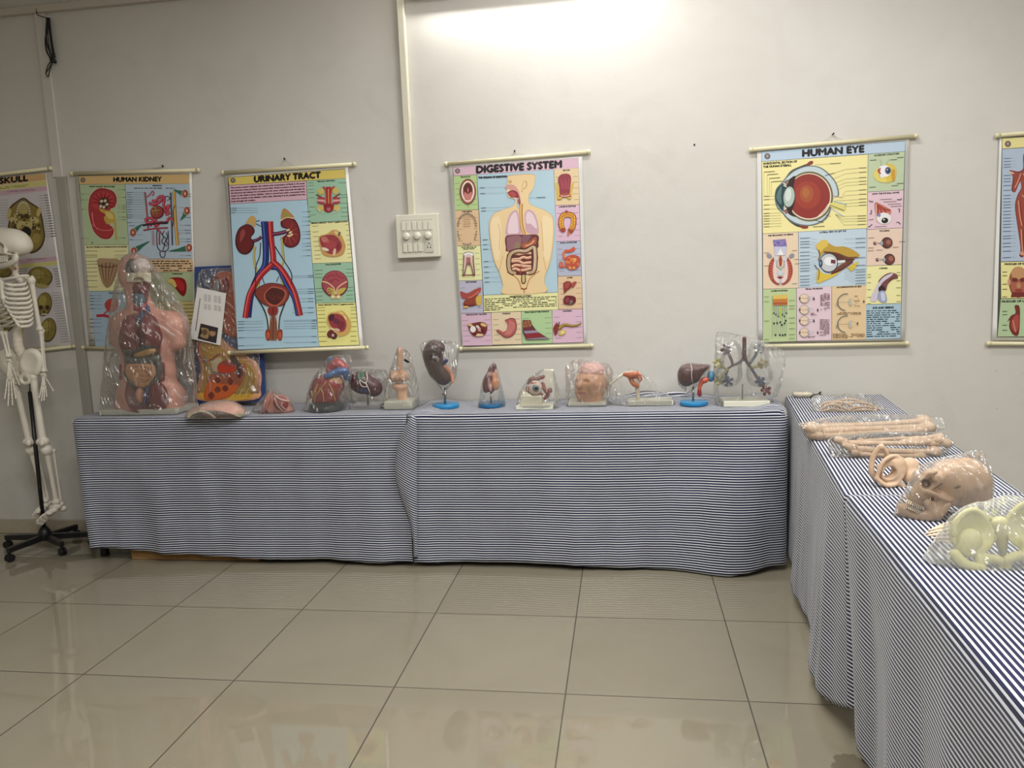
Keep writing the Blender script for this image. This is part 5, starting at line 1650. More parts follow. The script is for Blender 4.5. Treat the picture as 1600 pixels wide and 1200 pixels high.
for y in (350, 375, 425, 490, 560, 618): p.line([(1095, y), (1130, y - 2)], 4, (120, 116, 70)); p.line([(1365, y - 18), (1404, y - 20)], 4, (120, 116, 70))
# mechanics of seeing
p.poly([(222, 30), (340, 20), (352, 90), (232, 92)], (126, 110, 180))
for i in range(14): p.ell(232 + r2.uniform(0, 108), 36 + r2.uniform(0, 46), 10, 7, r2.choice([(90, 80, 160), (170, 120, 180), (110, 140, 200)]), 0, 7)
p.poly([(232, 92), (352, 90), (340, 170), (240, 174)], (196, 196, 222)); p.poly([(262, 170), (292, 108), (322, 168)], (236, 232, 232))
for s in (-1, 1):
    p.blob([(292 + s * 60, 190), (292 + s * 100, 240), (292 + s * 112, 330), (292 + s * 80, 410), (292 + s * 20, 446), (292 + s * 12, 400), (292 + s * 40, 330), (292 + s * 44, 240)], (170, 64, 48)); p.blob([(292 + s * 54, 215), (292 + s * 72, 300), (292 + s * 60, 390), (292 + s * 18, 430), (292 + s * 8, 390), (292 + s * 38, 330), (292 + s * 40, 240)], (228, 206, 200))
    for i in range(7): p.line([(292 + s * 60, 240 + i * 24), (292 + s * 96, 232 + i * 26)], 7, (206, 110, 90))
    p.ell(292 + s * 40, 200, 22, 26, (206, 204, 206)); p.line([(292 + s * 36, 220), (292 + s * 30, 270), (292, 300), (292 - s * 26, 340)], 9, (150, 170, 190), 5); p.ell(292 + s * 104, 176, 26, 20, (140, 140, 160), -s * 30)
p.ell(292, 225, 14, 50, (170, 60, 50)); p.ell(290, 335, 30, 26, (200, 206, 214)); p.blob([(255, 370), (290, 392), (322, 370), (300, 385), (290, 360), (280, 385)], (180, 60, 60)); p.poly([(280, 390), (304, 390), (296, 446), (286, 446)], (190, 190, 206))
for x, y in ((140, 150), (400, 128), (420, 210), (140, 270), (425, 250), (400, 435)): p.line([(x, y), (x + 45, y - 3)], 4, (130, 104, 80))
# lateral view
p.blob([(650, 60), (690, 30), (740, 60), (800, 90), (880, 90), (960, 120), (1022, 165), (1010, 190), (960, 200), (900, 180), (820, 150), (720, 140), (660, 180), (640, 210), (655, 140)], (190, 150, 44)); p.blob([(620, 90), (660, 40), (720, 30), (730, 80), (690, 110), (660, 140)], (222, 186, 66))
p.blob([(640, 300), (690, 340), (790, 340), (880, 300), (1000, 230), (1005, 260), (945, 320), (900, 290), (780, 370), (690, 410), (640, 430), (625, 400)], (222, 190, 50)); p.blob([(780, 150), (900, 190), (980, 205), (930, 230), (880, 230), (800, 200)], (96, 44, 34)); p.blob([(760, 340), (860, 290), (940, 240), (960, 220), (860, 250), (800, 300)], (120, 60, 40))
p.line([(690, 140), (800, 150), (900, 190), (1000, 190)], 12, (110, 60, 30), 5); p.line([(760, 345), (860, 300), (960, 230)], 14, (90, 40, 36), 5)
p.ell(740, 240, 86, 92, (56, 60, 70), 0, 30); p.ell(738, 240, 78, 82, (196, 200, 206), 0, 28); p.ell(745, 225, 50, 40, (234, 234, 236), 0, 20); p.poly([(760, 210), (800, 215), (800, 250), (755, 245)], (110, 50, 60)); p.ell(664, 246, 18, 36, (40, 66, 90), 0, 18); p.ell(662, 244, 8, 16, (120, 160, 180)); p.poly([(820, 220), (890, 215), (890, 238), (822, 244)], (226, 222, 214)); p.line([(820, 214), (890, 210)], 4, (70, 60, 60)); p.line([(645, 120), (655, 180), (640, 220)], 10, (120, 80, 30), 4); p.line([(640, 290), (650, 330), (640, 400)], 8, (120, 80, 30), 4)
for i in range(7): p.line([(620 + i * 3, 270 + i * 4), (600 + i * 4, 255 + i * 8)], 2.5, (50, 44, 40))
for y in (10, 42, 66, 96, 140, 172, 206, 238, 262, 290, 314, 360, 390, 416, 446): p.line([(472, y + 4), (560, y)], 5, (90, 106, 120)); p.line([(560, y), (630, y - 30 + (y < 200) * 45)], 1.6, (120, 134, 146))
for y in (12, 50, 94, 190, 262, 300, 322, 350, 376, 402, 428): p.line([(1078, y), (985, y + 5)], 5, (90, 106, 120)); p.line([(985, y + 5), (880, y + (10 if y < 200 else -50))], 1.6, (120, 134, 146))
# retina layers
p.poly([(222, 575), (356, 570), (352, 630), (224, 634)], (206, 120, 40)); p.poly([(226, 540), (352, 534), (356, 572), (222, 577)], (226, 190, 80)); p.line([(224, 618), (354, 614)], 16, (170, 84, 60))
for i, x in enumerate((232, 250, 270, 290, 310, 328, 346)):
    p.line([(x, 632), (x + 2, 720)], 3.5, (96, 110, 130)); p.ell(x, 706 + (i % 3) * 14, 7, 8, (30, 50, 76)); p.line([(x, 735), (x + (i % 2) * 8, 790)], 2, (120, 130, 140)); p.line([(x + 4, 805), (x, 905)], 2, (130, 140, 140))
for x, y in ((232, 800), (260, 798), (290, 790), (305, 815), (330, 800), (340, 776), (246, 908), (286, 908), (312, 910), (335, 906)): p.ell(x, y, 8, 9, (22, 30, 40))
p.line([(290, 650), (290, 740)], 10, (190, 196, 60)); p.line([(215, 550), (215, 940)], 2, (110, 124, 90))
for y in (556, 600, 780, 950): p.line([(140, y), (185, y - 2)], 4, (100, 116, 80))
for y in (590, 640, 668, 752, 798, 850, 905, 942): p.line([(370, y), (425, y - 3)], 4, (100, 116, 80))
# visual problems
for y in (570, 675, 775, 885):
    p.ell(512, y, 44, 44, (150, 140, 140), 0, 20); p.ell(512, y, 40, 40, (232, 204, 172), 0, 20); p.ell(470, y, 7, 14, (70, 66, 70)); p.ell(548, y, 10, 22, (170, 176, 180)); p.line([(480, y), (540, y)], 4, (190, 120, 90)); p.line([(548, y - 14), (600, y - 8)], 1.6, (130, 124, 130)); p.line([(548, y + 14), (600, y + 8)], 1.6, (130, 124, 130))
    x = 600 if y in (570, 775) else 636
    p.poly([(x - 9, y + 12), (x, y - 18), (x + 9, y + 12)], (30, 28, 30))
p.words(660, 520, 748, 680, 12, (130, 96, 110), full=True); p.words(655, 760, 745, 915, 12, (130, 96, 110), full=True); p.words(570, 700, 640, 726, 2, (130, 96, 110)); p.words(545, 915, 630, 935, 2, (130, 96, 110))
# accommodation
for y, x in ((605, 1062), (808, 1004)):
    C_ = [(905 + 85 * math.cos(a), y + 78 * math.sin(a)) for a in [math.radians(100 + i * 16) for i in range(12)]]
    p.line(C_, 8, (96, 110, 110), 3); p.line([(C_[5][0], y), (940, y)], 2, (110, 90, 80)); p.ell(935, y, 12, 36, (176, 186, 176)); p.line([(945, y - 30), (1000, y - 10)], 1.6, (150, 130, 100)); p.line([(945, y + 30), (1000, y + 10)], 1.6, (150, 130, 100)); p.line([(800, y + 20), (830, y + 10)], 4, (96, 110, 110)); p.line([(800, y + 35), (830, y + 30)], 4, (96, 110, 110)); p.ell(x, y - 6, 6, 14, (120, 50, 30))
p.words(975, 540, 1050, 660, 8, (170, 130, 100), dense=.6); p.words(778, 694, 1060, 720, 2, (120, 90, 60), full=True); p.words(775, 892, 1070, 940, 4, (120, 90, 60), full=True)
p.build('print', root)

# ---- muscle chart (only its left edge is in the picture)
root, p = chart('anatomy chart of red muscle figures cut off at the picture edge', WALL_Y - 0.014,
                [(1562, 216.5), (1812, 199), (1800, 533), (1550, 532)], [(1557, 212), (1826, 190)], [(1543, 536.5), (1812, 538)], None)
p.k = (1540, 200, 3.53)
p.poly([(90, 56), (950, 0), (900, 1160), (62, 1154)], (66, 70, 60))
p.poly([(92, 58), (948, 4), (945, 60), (92, 114)], (232, 220, 140)); p.emblem(123, 88, 17)
p.poly([(92, 117), (945, 64), (900, 720), (84, 736)], (172, 190, 214))
p.poly([(84, 740), (900, 724), (880, 930), (86, 940)], (232, 222, 142)); p.poly([(84, 944), (880, 934), (860, 1148), (66, 1150)], (172, 198, 150))
p.text('MUSCLES OF FACE AND NECK', 104, 330, 756, 10, bold=2, slope=-.02); p.text('MUSCLES OF UPPER LIMB', 88, 300, 962, 10, bold=2, slope=-.02)
for y in (168, 185, 202, 216, 262, 280, 296, 318, 344, 372, 390, 408, 424, 440, 460, 478, 497, 514, 532, 548, 570, 596, 610, 636, 655, 680, 715): p.line([(100 - (y - 168) * .012, y + 1), (138, y - 1)], 4, (84, 96, 112)); p.line([(138, y - 1), (165, y - 2)], 1.2, (120, 134, 150))
M1, M2, M3 = (158, 62, 46), (120, 36, 32), (206, 150, 120)
fig = [(212, 140), (240, 130), (270, 150), (268, 200), (300, 240), (330, 240), (350, 330), (330, 380), (300, 300), (290, 380), (300, 480), (280, 700), (250, 715), (240, 560), (225, 560), (214, 700), (186, 705), (192, 660), (172, 520), (162, 430), (175, 370), (196, 330), (186, 290), (160, 350), (142, 340), (150, 270), (128, 236), (150, 235), (180, 240), (206, 225), (206, 170)]
p.blob(fig, M2, 3); p.blob([(228 + (x - 228) * .93, 430 + (y - 430) * .97) for x, y in fig], M1, 3)
for q in ([(195, 250), (176, 300), (160, 330)], [(180, 400), (188, 480), (200, 540)], [(196, 560), (200, 640), (205, 690)], [(206, 250), (230, 300), (215, 350)], [(200, 370), (225, 400), (240, 470)]): p.line(q, 6, M3, 4); p.line([(a + 9, b_) for a, b_ in q], 4, M2, 4)
p.ell(200, 692, 16, 9, M3, 20); p.line([(128, 240), (155, 252)], 8, (226, 190, 160))
p.ell(180, 850, 52, 86, M2, 0, 26); p.ell(180, 850, 47, 80, (170, 90, 60), 0, 24); p.ell(180, 800, 40, 36, (196, 140, 90)); p.ell(160, 838, 18, 12, (110, 40, 34)); p.ell(205, 838, 18, 12, (110, 40, 34)); p.ell(182, 868, 12, 16, (190, 130, 90)); p.ell(182, 896, 22, 8, (150, 46, 46)); p.poly([(145, 905), (215, 905), (222, 932), (138, 934)], M2); p.ell(128, 850, 8, 18, M3)
p.blob([(160, 980), (186, 985), (188, 1060), (180, 1140), (150, 1138), (130, 1100), (132, 1060), (118, 1070), (140, 1035), (165, 1020)], M2); p.blob([(166, 1030), (182, 1040), (180, 1100), (165, 1125), (142, 1100), (145, 1060)], (176, 66, 58)); p.line([(150, 1060), (165, 1125)], 5, M3)
for y in (795, 815, 862, 890, 932, 1012, 1030, 1088, 1116): p.line([(92, y), (118, y - 1)], 4, (96, 96, 70))
p.build('print', root)

q = W(1085, 226, WALL_Y - .004)
setp(MB().tube([q + Vector((0, .012, 0)), q], [.003, .0045], 8).build('nail', NAIL_M, None, True, origin=q), 'bare dark nail head on empty wall between digestive and eye charts', 'nail')

# ---------------------------------------------------------------- switchboard
t = thing('switchboard', 'white wall switchboard with three regulator knobs and rows of switches', 'switchboard', W(655, 368, WALL_Y))
SW_M = mat('switch_ivory', (222, 220, 204), 0.35, 0.5)
SW2 = mat('switch_white', (206, 204, 190), 0.3, 0.5)
a, b_ = W(621.5, 338, WALL_Y), W(690, 400.5, WALL_Y)
MB().box((a.x, WALL_Y - 0.034, b_.z), (b_.x, WALL_Y - 0.001, a.z), 0.004).build('mounting_box', SW_M, t)
MB().box((a.x - 0.002, WALL_Y - 0.043, b_.z - 0.002), (b_.x + 0.002, WALL_Y - 0.034, a.z + 0.002), 0.004).build('cover_plate', SW_M, t)
wx, wz = b_.x - a.x, a.z - b_.z
MB().box((a.x + wx * .13, WALL_Y - 0.0455, b_.z + wz * .12), (b_.x - wx * .12, WALL_Y - 0.0428, a.z - wz * .10), 0.001).build('module_panel', SW2, t)


def sp(u, v):
    return Vector((a.x + wx * u, WALL_Y - 0.0455, a.z - wz * v))


for i in range(6):
    c = sp(.185 + i * .122 + (i // 2) * .010, .265)
    s = MB().box((c.x - .0105, c.y - .005, c.z - .022), (c.x + .0105, c.y + .001, c.z + .022), .0015).build('switch', SW_M, t)
for i in range(3):
    c = sp(.245 + i * .255, .50)
    MB().lathe(c, [(0.0195, -.001), (0.0195, .003), (.0175, .016), (.0155, .018)], 24, axis='y').build('regulator_knob', SW_M, t, True)
for i in range(4):
    c = sp(.195 + i * .115 + (i // 2) * .015, .775)
    MB().box((c.x - .0095, c.y - .006, c.z - .022), (c.x + .0095, c.y + .001, c.z + .022), .002).build('switch', SW_M, t)
s = MB().box((sp(.66, 0).x, WALL_Y - .0475, sp(0, .90).z), (sp(.87, 0).x, WALL_Y - .0450, sp(0, .645).z), .002).build('socket', SW2, t)
HOLE = mat('socket_hole', (14, 14, 14), 0.6, 0.2)
for k, (u, v, r) in enumerate(((.765, .69, .0036), (.725, .735, .0022), (.805, .735, .0022), (.73, .785, .0034), (.80, .785, .0034))):
    c = sp(u, v)
    MB().lathe((c.x, c.y - .0018, c.z), [(r, -.001), (r, .0006)], 12, axis='y').build('socket_hole', HOLE, s)

# ---------------------------------------------------------------- loose cables at the top of the column, cardboard box
CAB = mat('black_cable', (20, 20, 22), 0.45, 0.4)
Q = Px(WALL_Y - 0.02, 75, 60)
t = thing('cable_bundle', 'tangle of black cables hanging high on the wall above the skull chart', 'cables', Q.p(75, 26))
for k, pts in enumerate(([(73, 28), (74, 45), (71, 62), (73, 80), (80, 92)], [(75, 28), (78, 50), (81, 75), (84, 95)], [(77, 28), (79, 48), (82, 70), (86, 90)], [(74, 28), (72, 50), (74, 70), (83, 93)],
                         [(82, 94), (75, 102), (72, 114), (75, 120), (78, 110), (82, 96)], [(82, 96), (78, 104), (71, 115)], [(76, 30), (75, 55), (78, 78), (83, 92)], [(57, 13), (58, 22), (66, 26), (74, 28)])):
    MB().tube(Q.path([(x, y, -(i % 3) * 0.8 - k * .3) for i, (x, y) in enumerate(pts)]), 0.0042 if k < 4 else 0.0026, 8).build('cable', CAB, t, True)
MB().tube([Q.p(80, 91), Q.p(83, 95), Q.p(87, 97)], [0.010, 0.015, 0.008], 8).build('knot', CAB, t, True)
CARD = mat('cardboard', (168, 130, 84), 0.8, 0.2, vary=0.1, bump=0.05)
setp(MB().box((-2.62, 3.585, 0.001), (-1.9, 3.93, 0.16), 0.003).build('cardboard_box', CARD, origin=(-2.1, 3.78, 0)), 'flattened brown cardboard box on the floor under the long cloth', 'box')
# ---------------------------------------------------------------- anatomical models on the long tables
PL = mat('painted_model_plastic', None, 0.38, 0.5, attr=True, coat=0.2)
CREAM = mat('cream_base_plastic', (226, 224, 206), 0.4, 0.5, vary=0.03)
BLUE_BASE = mat('blue_disc_plastic', (40, 132, 186), 0.3, 0.5)
STEEL = mat('brushed_steel', (150, 150, 150), 0.28, 0.5, metal=1.0)
CLEAR = film_mat('clear_resin', 0.07, 0.40, 0.08, (0.86, 0.87, 0.88), bump=0.1, bscale=12, crease=0)
FILM = film_mat('clear_film', 0.025, 0.24, 0.15, (0.88, 0.88, 0.86), 1.0, 8, fold=0.022)
MILKY = film_mat('milky_film', 0.04, 0.30, 0.17, (0.86, 0.85, 0.82), 1.0, 5.5, fold=0.034)
WHITE_CORD = mat('white_thread', (226, 222, 212), 0.6, 0.3)
TIE = mat('black_tie', (18, 18, 20), 0.5, 0.3)
TZ = TOP_Z + 0.0045


def at_base(px, py, half):
    """Depth of a model whose base front edge is seen at (px, py), half its base depth further in."""
    return PT(px, py, TZ).y + half


def slab(C, x0, x1, y0, y1, half, bev=0.004):
    """Base plate on the table from photo columns x0..x1 and thickness y1-y0 px, depth 2*half metres."""
    a, b = C.p(x0, y1), C.p(x1, y1)
    return MB().box((a.x, C.Y - half, TZ), (b.x, C.Y + half, TZ + (y1 - y0) * C.s), bev)


def disc(C, x, rx, th):
    c = C.p(x, 630)
    r = rx * C.s
    return MB().lathe((c.x, C.Y, TZ), [(r * .96, 0), (r, .003), (r, th), (r * .97, th + .003), (r * .6, th + .004), (0.001, th + .004)], 40)


# ---- torso
Y = at_base(235, 648.5, 0.11)
C = Px(Y, 230, 540)
t = thing('torso_model', 'bagged half-body torso model with open chest and exposed organs', 'torso model', (C.p(234, 640).x, Y, TZ))
slab(C, 177, 294, 640, 648, 0.11).build('base_plate', CREAM, t)
SK = (222, 160, 142)
body = U(9 * C.s, C.e(210, 428, 20, 28, 24), C.c((214, 450), (220, 488), 15, 18), C.e(228, 528, 46, 46, 30), C.c((196, 503), (268, 508), 18, 20), C.c((187, 510), (184, 530), 13, 12),
         C.c((271, 510), (278, 534), 17, 12), C.e(231, 580, 42, 46, 28), C.e(236, 618, 52, 30, 32), C.e(234, 634, 52, 12, 32))
cut = U(4 * C.s, C.e(218, 545, 32, 60, 14, d=-30), C.e(222, 600, 30, 42, 12, d=-32), C.e(217, 462, 13, 28, 12, d=-24), C.e(219, 418, 15, 14, 14, d=-22))
solid('body', D(3 * C.s, body, cut), 0.0045, PL, t, SK, [(U(0, C.e(218, 545, 35, 63, 17, d=-30), C.e(222, 602, 33, 44, 15, d=-32)), (120, 56, 54)), (C.e(217, 462, 14, 30, 14, d=-24), (128, 60, 58)), (C.e(205, 416, 9, 15, 16, d=-22), (60, 62, 64))])
solid('brain', C.e(220, 416, 13, 12, 12, d=-14), 0.003, PL, t, (212, 196, 188), wob=.0015, wf=160)

solid('skull_base', D(1 * C.s, C.b(217, 433.5, 14, 6.5, 8, d=-17, rnd=1), C.e(217, 440, 9, 6, 9, d=-24)), 0.0025, PL, t, (234, 224, 196))
solid('neck_muscle', U(2 * C.s, C.c((207, 443, -12), (214, 470, -10), 5, 5), C.c((229, 443, -12), (224, 472, -10), 5, 5), C.e(217, 449, 11, 8, 6, d=-13)), 0.003, PL, t, (116, 52, 54))
solid('larynx', U(1.5 * C.s, C.b(218, 466, 8, 6.5, 6, d=-15, rnd=3), C.e(219, 474, 7, 5, 6, d=-15)), 0.0025, PL, t, (92, 116, 132))
solid('thyroid', U(2 * C.s, C.e(215, 481, 5, 7, 5, d=-15), C.e(226, 480, 5, 7, 5, d=-15)), 0.0025, PL, t, (160, 60, 66))
ves = MB()
for q in ([(212, 482, -16), (211, 492, -17), (216, 503, -22)], [(230, 478, -16), (231, 490, -17), (224, 503, -22)], [(222, 488, -18), (222, 505, -24)]):
    ves.tube(C.path(q), 3.2 * C.s, 10)
ves.build('blood_vessels', mat('vessel_blue', (66, 78, 124), 0.4, 0.5, coat=.2), t, True)
LUNG = (124, 50, 50)
solid('lung', U(3 * C.s, C.e(204, 522, 14, 27, 14, d=-24, a=6), C.e(200, 534, 12, 16, 12, d=-23), C.e(213, 545, 6, 14, 8, d=-24)), 0.003, PL, t, LUNG, wob=.001, wf=70)
solid('lung', U(3 * C.s, C.e(236, 518, 13, 25, 14, d=-24, a=-6), C.e(240, 526, 11, 14, 12, d=-23), C.e(228, 530, 5, 14, 8, d=-24)), 0.003, PL, t, LUNG, wob=.001, wf=70)
solid('liver', U(3 * C.s, C.e(203, 549, 9, 9, 9, d=-25), C.e(222, 546, 17, 5, 8, d=-25, a=-24), C.e(237, 541, 9, 6, 8, d=-25, a=-20)), 0.003, PL, t, (56, 56, 54))
solid('stomach', U(3 * C.s, C.e(226, 552, 17, 5.5, 7, d=-27, a=-14), C.e(236, 548, 7, 5, 6, d=-27, a=-20)), 0.0025, PL, t, (196, 150, 84), wob=.0008, wf=200)
solid('colon', U(1.5 * C.s, C.t([(203, 552, -24), (200, 560, -27), (210, 564, -29), (230, 563, -29), (246, 560, -27)], 5), C.t([(246, 562, -26), (249, 578, -26), (243, 594, -25), (228, 604, -25), (208, 600, -25), (197, 582, -25)], 4.2)), 0.0028, PL, t, (94, 96, 90), wob=.0014, wf=190)
sb = solid('small_intestine', U(4 * C.s, C.e(221, 581, 24, 19, 9, d=-26), C.e(222, 592, 15, 13, 8, d=-26)), 0.0028, PL, t, (222, 166, 120))
fold = MB()
rg = random.Random(5)
for i in range(7):
    x = 203 + i * 5.5
    fold.tube(C.path([(x, 570 + rg.uniform(-2, 4), -32.5), (x + rg.uniform(-3, 5), 578, -34.6), (x + rg.uniform(-1, 8), 587, -34.4), (x + rg.uniform(-5, 4) + (221 - x) * .3, 596, -33)]), 1.7 * C.s, 7)
for i in range(4):
    fold.tube(C.path([(206 + i * 2, 573 + i * 6, -33.5), (220, 571 + i * 6.5, -35), (236 - i * 2, 574 + i * 6, -33.5)]), 1.6 * C.s, 7)
fold.build('fold', mat('intestine_folds', (214, 156, 112), 0.4, 0.5, coat=.2), sb, True)
solid('abdominal_muscle', U(3 * C.s, C.c((193, 572, -17), (192, 590, -17), 5, 5), C.c((253, 570, -18), (252, 590, -20), 4, 5), C.e(247, 620, 15, 22, 8, d=-25)), 0.003, PL, t, (128, 56, 54))
solid('bladder', C.e(219, 618, 6, 11, 7, d=-30), 0.0025, PL, t, (210, 150, 124))
vb = MB().tube(C.path([(231, 606, -31), (228, 616, -33), (226, 630, -31)]), 2.6 * C.s, 10)
vb.build('blood_vessels', MATS['vessel_blue'], t, True)
bag(t, verts_of(*[c for c in t.children]), MILKY, [C.p(262, 448, -6), C.p(288, 510, -18), C.p(292, 560), C.p(168, 560), C.p(204, 402), C.p(296, 642), C.p(174, 640), C.p(172, 500)], seed=2, amp=.012, grow=.006, freq=12, sub=6)

# ---- blue relief board leaning on the wall
Y = 3.885
BO = Print(Y, TZ, 0.105)


def bp(x, y, off=0.0):
    return BO.w(x, y, off)


t = thing('relief_board', 'blue board with raised pelvic organ section leaning behind the urinary chart', 'relief model', bp(360, 630))
MB().prism([bp(306, 417, .012), bp(306, 630, .012), bp(416, 627, .012), bp(404, 413, .012)], [bp(306, 417, -.006), bp(306, 630, -.006), bp(416, 627, -.006), bp(404, 413, -.006)]).build('board', mat('blue_board', (44, 70, 128), 0.4, 0.5, vary=.06), t)


def relief(name, pts, lo, hi, col, parent, n=5):
    """A raised area with rounded rim standing off the board."""
    P_ = crom(pts, n, True)
    cx, cy = np.mean(P_, axis=0)
    rings = [(1.0, lo), (1.0, lo + (hi - lo) * .55), (.97, lo + (hi - lo) * .85), (.92, hi)]
    v = []
    for s, o in rings:
        v += [bp(cx + (x - cx) * s, cy + (y - cy) * s, o) for x, y in P_]
    m_ = len(P_)
    f = [tuple(range(3 * m_, 4 * m_))]
    for r in range(3):
        for k in range(m_):
            f.append((r * m_ + k, r * m_ + (k + 1) % m_, (r + 1) * m_ + (k + 1) % m_, (r + 1) * m_ + k))
    return mesh_obj(name, v, f, PL, parent, False, fcols=[lin(col)] * len(f))


def ridge(name, pts, r, off, col, parent):
    q = crom(pts, 5)
    mb = MB().tube([bp(x, y, off) for x, y in q], r, 8)
    return mesh_obj(name, mb.v, mb.f, PL, parent, True, cols=[lin(col)] * len(mb.v))


bs = relief('body_section', [(311, 530), (312, 555), (317, 575), (313, 595), (311, 624), (400, 624), (409, 605), (410, 582), (402, 564), (385, 552), (362, 540), (345, 524), (330, 522)], .012, .030, (226, 166, 124), t)
relief('fat_layer', [(319, 538), (322, 560), (324, 590), (319, 622), (392, 622), (402, 598), (400, 576), (386, 562), (360, 550), (340, 535)], .030, .033, (206, 160, 62), t)
relief('muscle_layer', [(328, 600), (331, 590), (340, 580), (360, 575), (385, 566), (388, 580), (380, 600), (360, 620), (326, 622)], .033, .038, (190, 92, 44), t)
relief('bone_section', [(336, 566), (342, 560), (350, 558), (352, 570), (348, 580), (338, 578)], .033, .040, (222, 206, 168), t)
relief('bladder', [(346, 570), (356, 562), (370, 566), (376, 576), (364, 582), (348, 580)], .033, .044, (176, 60, 40), t)
relief('rectum', [(368, 554), (380, 566), (385, 580), (380, 590), (375, 582), (374, 570), (366, 560)], .033, .042, (84, 44, 40), t)
for x, y, rx, ry in ((346, 592, 5, 5), (366, 594, 4.5, 6), (346, 607, 5, 5), (358, 605, 5, 5), (336, 616, 5, 6)):
    relief('tissue_node', [(x - rx, y), (x, y - ry), (x + rx, y), (x, y + ry)], .037, .041, (112, 52, 36), t, 4)
ridge('blood_vessel', [(317, 530), (316, 548), (324, 562), (336, 560), (348, 552), (356, 556), (360, 566)], .0035, .038, (176, 60, 50), t)
ridge('nerve', [(326, 552), (331, 572), (340, 582), (360, 583), (374, 578)], .0028, .038, (146, 150, 168), t)
ridge('nerve', [(332, 620), (334, 600), (330, 585)], .0028, .038, (150, 140, 140), t)
for k in range(5):
    ridge('sacral_fibre', [(372 + k * 5, 618), (384 + k * 4, 600), (391 + k * 2.5, 580)], .0018, .035, (220, 200, 140) if k % 2 else (176, 160, 80), t)
up = relief('kidney_section', [(334, 452), (338, 432), (348, 424), (366, 426), (376, 440), (378, 520), (352, 520), (336, 500)], .012, .034, (166, 84, 56), t)
relief('kidney_cavity', [(339, 448), (341, 438), (347, 438), (348, 450), (346, 458), (340, 458)], .034, .038, (136, 140, 140), t)
relief('kidney_cavity', [(352, 440), (360, 434), (364, 446), (358, 462), (350, 460)], .034, .038, (110, 38, 40), t)
ridge('renal_rim', [(336, 452), (338, 436), (346, 434), (349, 446), (349, 462)], .003, .036, (110, 40, 34), t)
bag(t, [bp(306, 417, .014), bp(306, 628, .03), bp(414, 626, .03), bp(404, 414, .014), bp(312, 560, .043), bp(404, 580, .043), bp(345, 430, .042), bp(376, 520, .042), bp(380, 566, .045)], FILM, seed=11, amp=.0025, grow=.003, freq=26, sub=6)
# printed instruction sheet stuck on the board
t2 = thing('instruction_sheet', 'tilted white printed sheet with dark photo stuck on the blue relief board', 'paper sheet', bp(333, 490, .05))
P2 = Print(Y, TZ, 0.105)
o0 = 0.052
q = [P2.w(316.5, 448.5, o0), P2.w(361, 458, o0), P2.w(352, 538.5, o0), P2.w(304, 527.5, o0)]
MB().prism(q, [v + Vector((0, .0006, 0)) for v in q]).build('paper', PAPER_M, t2)
P2.layer = int((o0 + .0004) / 1.3e-5)
P2.k = (300, 400, 5.0)
P2.poly([(108, 522), (244, 556), (228, 676), (84, 640)], (46, 42, 44))
P2.blob([(112, 555), (165, 565), (172, 600), (160, 640), (105, 622), (120, 590)], (160, 132, 86)); P2.ell(140, 590, 20, 24, (104, 78, 50)); P2.ell(200, 600, 26, 22, (156, 112, 80)); P2.ell(202, 594, 14, 14, (84, 60, 48)); P2.poly([(175, 580), (220, 590), (200, 625)], (176, 130, 90))
for k in range(4):
    for j in range(9):
        x, y = 134 + k * 30 + (k > 1) * 18, 300 + k * 5 + j * 11 + (j > 4) * 18
        P2.line([(x, y), (x + 22, y + 5)], 3.2, (120, 118, 120))
for j in range(18):
    P2.line([(104 - j * 1.9, 330 + j * 14), (102 - j * 1.9, 340 + j * 14)], 8, (96, 94, 98))
P2.build('print', t2)

# ---- bagged skin cover piece
C = Px(at_base(330, 654, .045), 335, 642)
t = thing('skin_cover_piece', 'flat pink skin cover piece in clear bag at the table edge', 'model piece', C.p(338, 652))
sh = D(2 * C.s, U(4 * C.s, C.e(340, 648, 40, 20, 26, a=-6), C.e(316, 650, 22, 14, 22)), C.e(338, 656, 40, 20, 40, a=-6), C.b(340, 665, 70, 12.5, 60))
solid('skin_shell', sh, .0032, PL, t, (222, 166, 146), [(C.e(312, 636, 8, 5, 12), (206, 160, 84)), (C.b(340, 660, 60, 8, 60, d=-40), (230, 214, 186))])
rim = MB().tube(C.path([(294, 652, -14), (304, 645, -18), (318, 643, -20), (330, 648, -20), (336, 653, -17)]), 1.9 * C.s, 8)
rim.build('cut_edge', mat('cream_edge', (226, 214, 188), .45, .4), t, True)
bag(t, verts_of(*t.children), FILM, [C.p(288, 652, 6), C.p(394, 644, 10), C.p(360, 624, 6)], seed=4, amp=.003, grow=.004, freq=30, sub=5)

# ---- pink section piece
C = Px(at_base(430, 646, .05), 432, 630)
t = thing('tissue_section_piece', 'small pink wedge with dark red cut face in clear bag', 'model piece', C.p(432, 645))
solid('slice', C.e(419, 634, 4, 22, 17, a=14, d=2), .0025, PL, t, (206, 140, 124), [(C.e(412, 646, 8, 8, 24), (110, 44, 40))])
wd = U(3 * C.s, C.e(438, 633, 15, 16, 14, a=24), C.e(428, 640, 9, 9, 14), C.e(446, 641, 12, 5.5, 12))
solid('wedge', D(0, wd, C.b(436, 655, 40, 9, 40)), .0025, PL, t, (214, 150, 132), [(C.e(440, 628, 13, 13, 9, d=-11, a=30), (148, 52, 56))])
mb = MB()
for q in ([(428, 616, -9), (438, 624, -14), (452, 627, -10)], [(429, 621, -12), (434, 634, -15), (442, 642, -13)], [(442, 628, -14), (440, 634, -15), (446, 640, -12)]):
    mb.tube(C.path(q), 1.3 * C.s, 7)
mb.build('pale_tendon', mat('pale_tendon', (226, 180, 168), .4, .5), t, True)
bag(t, verts_of(*t.children), FILM, [C.p(392, 642, 8), C.p(462, 640, -2), C.p(424, 606, 0)], seed=6, amp=.003, grow=.003, freq=34, sub=5)

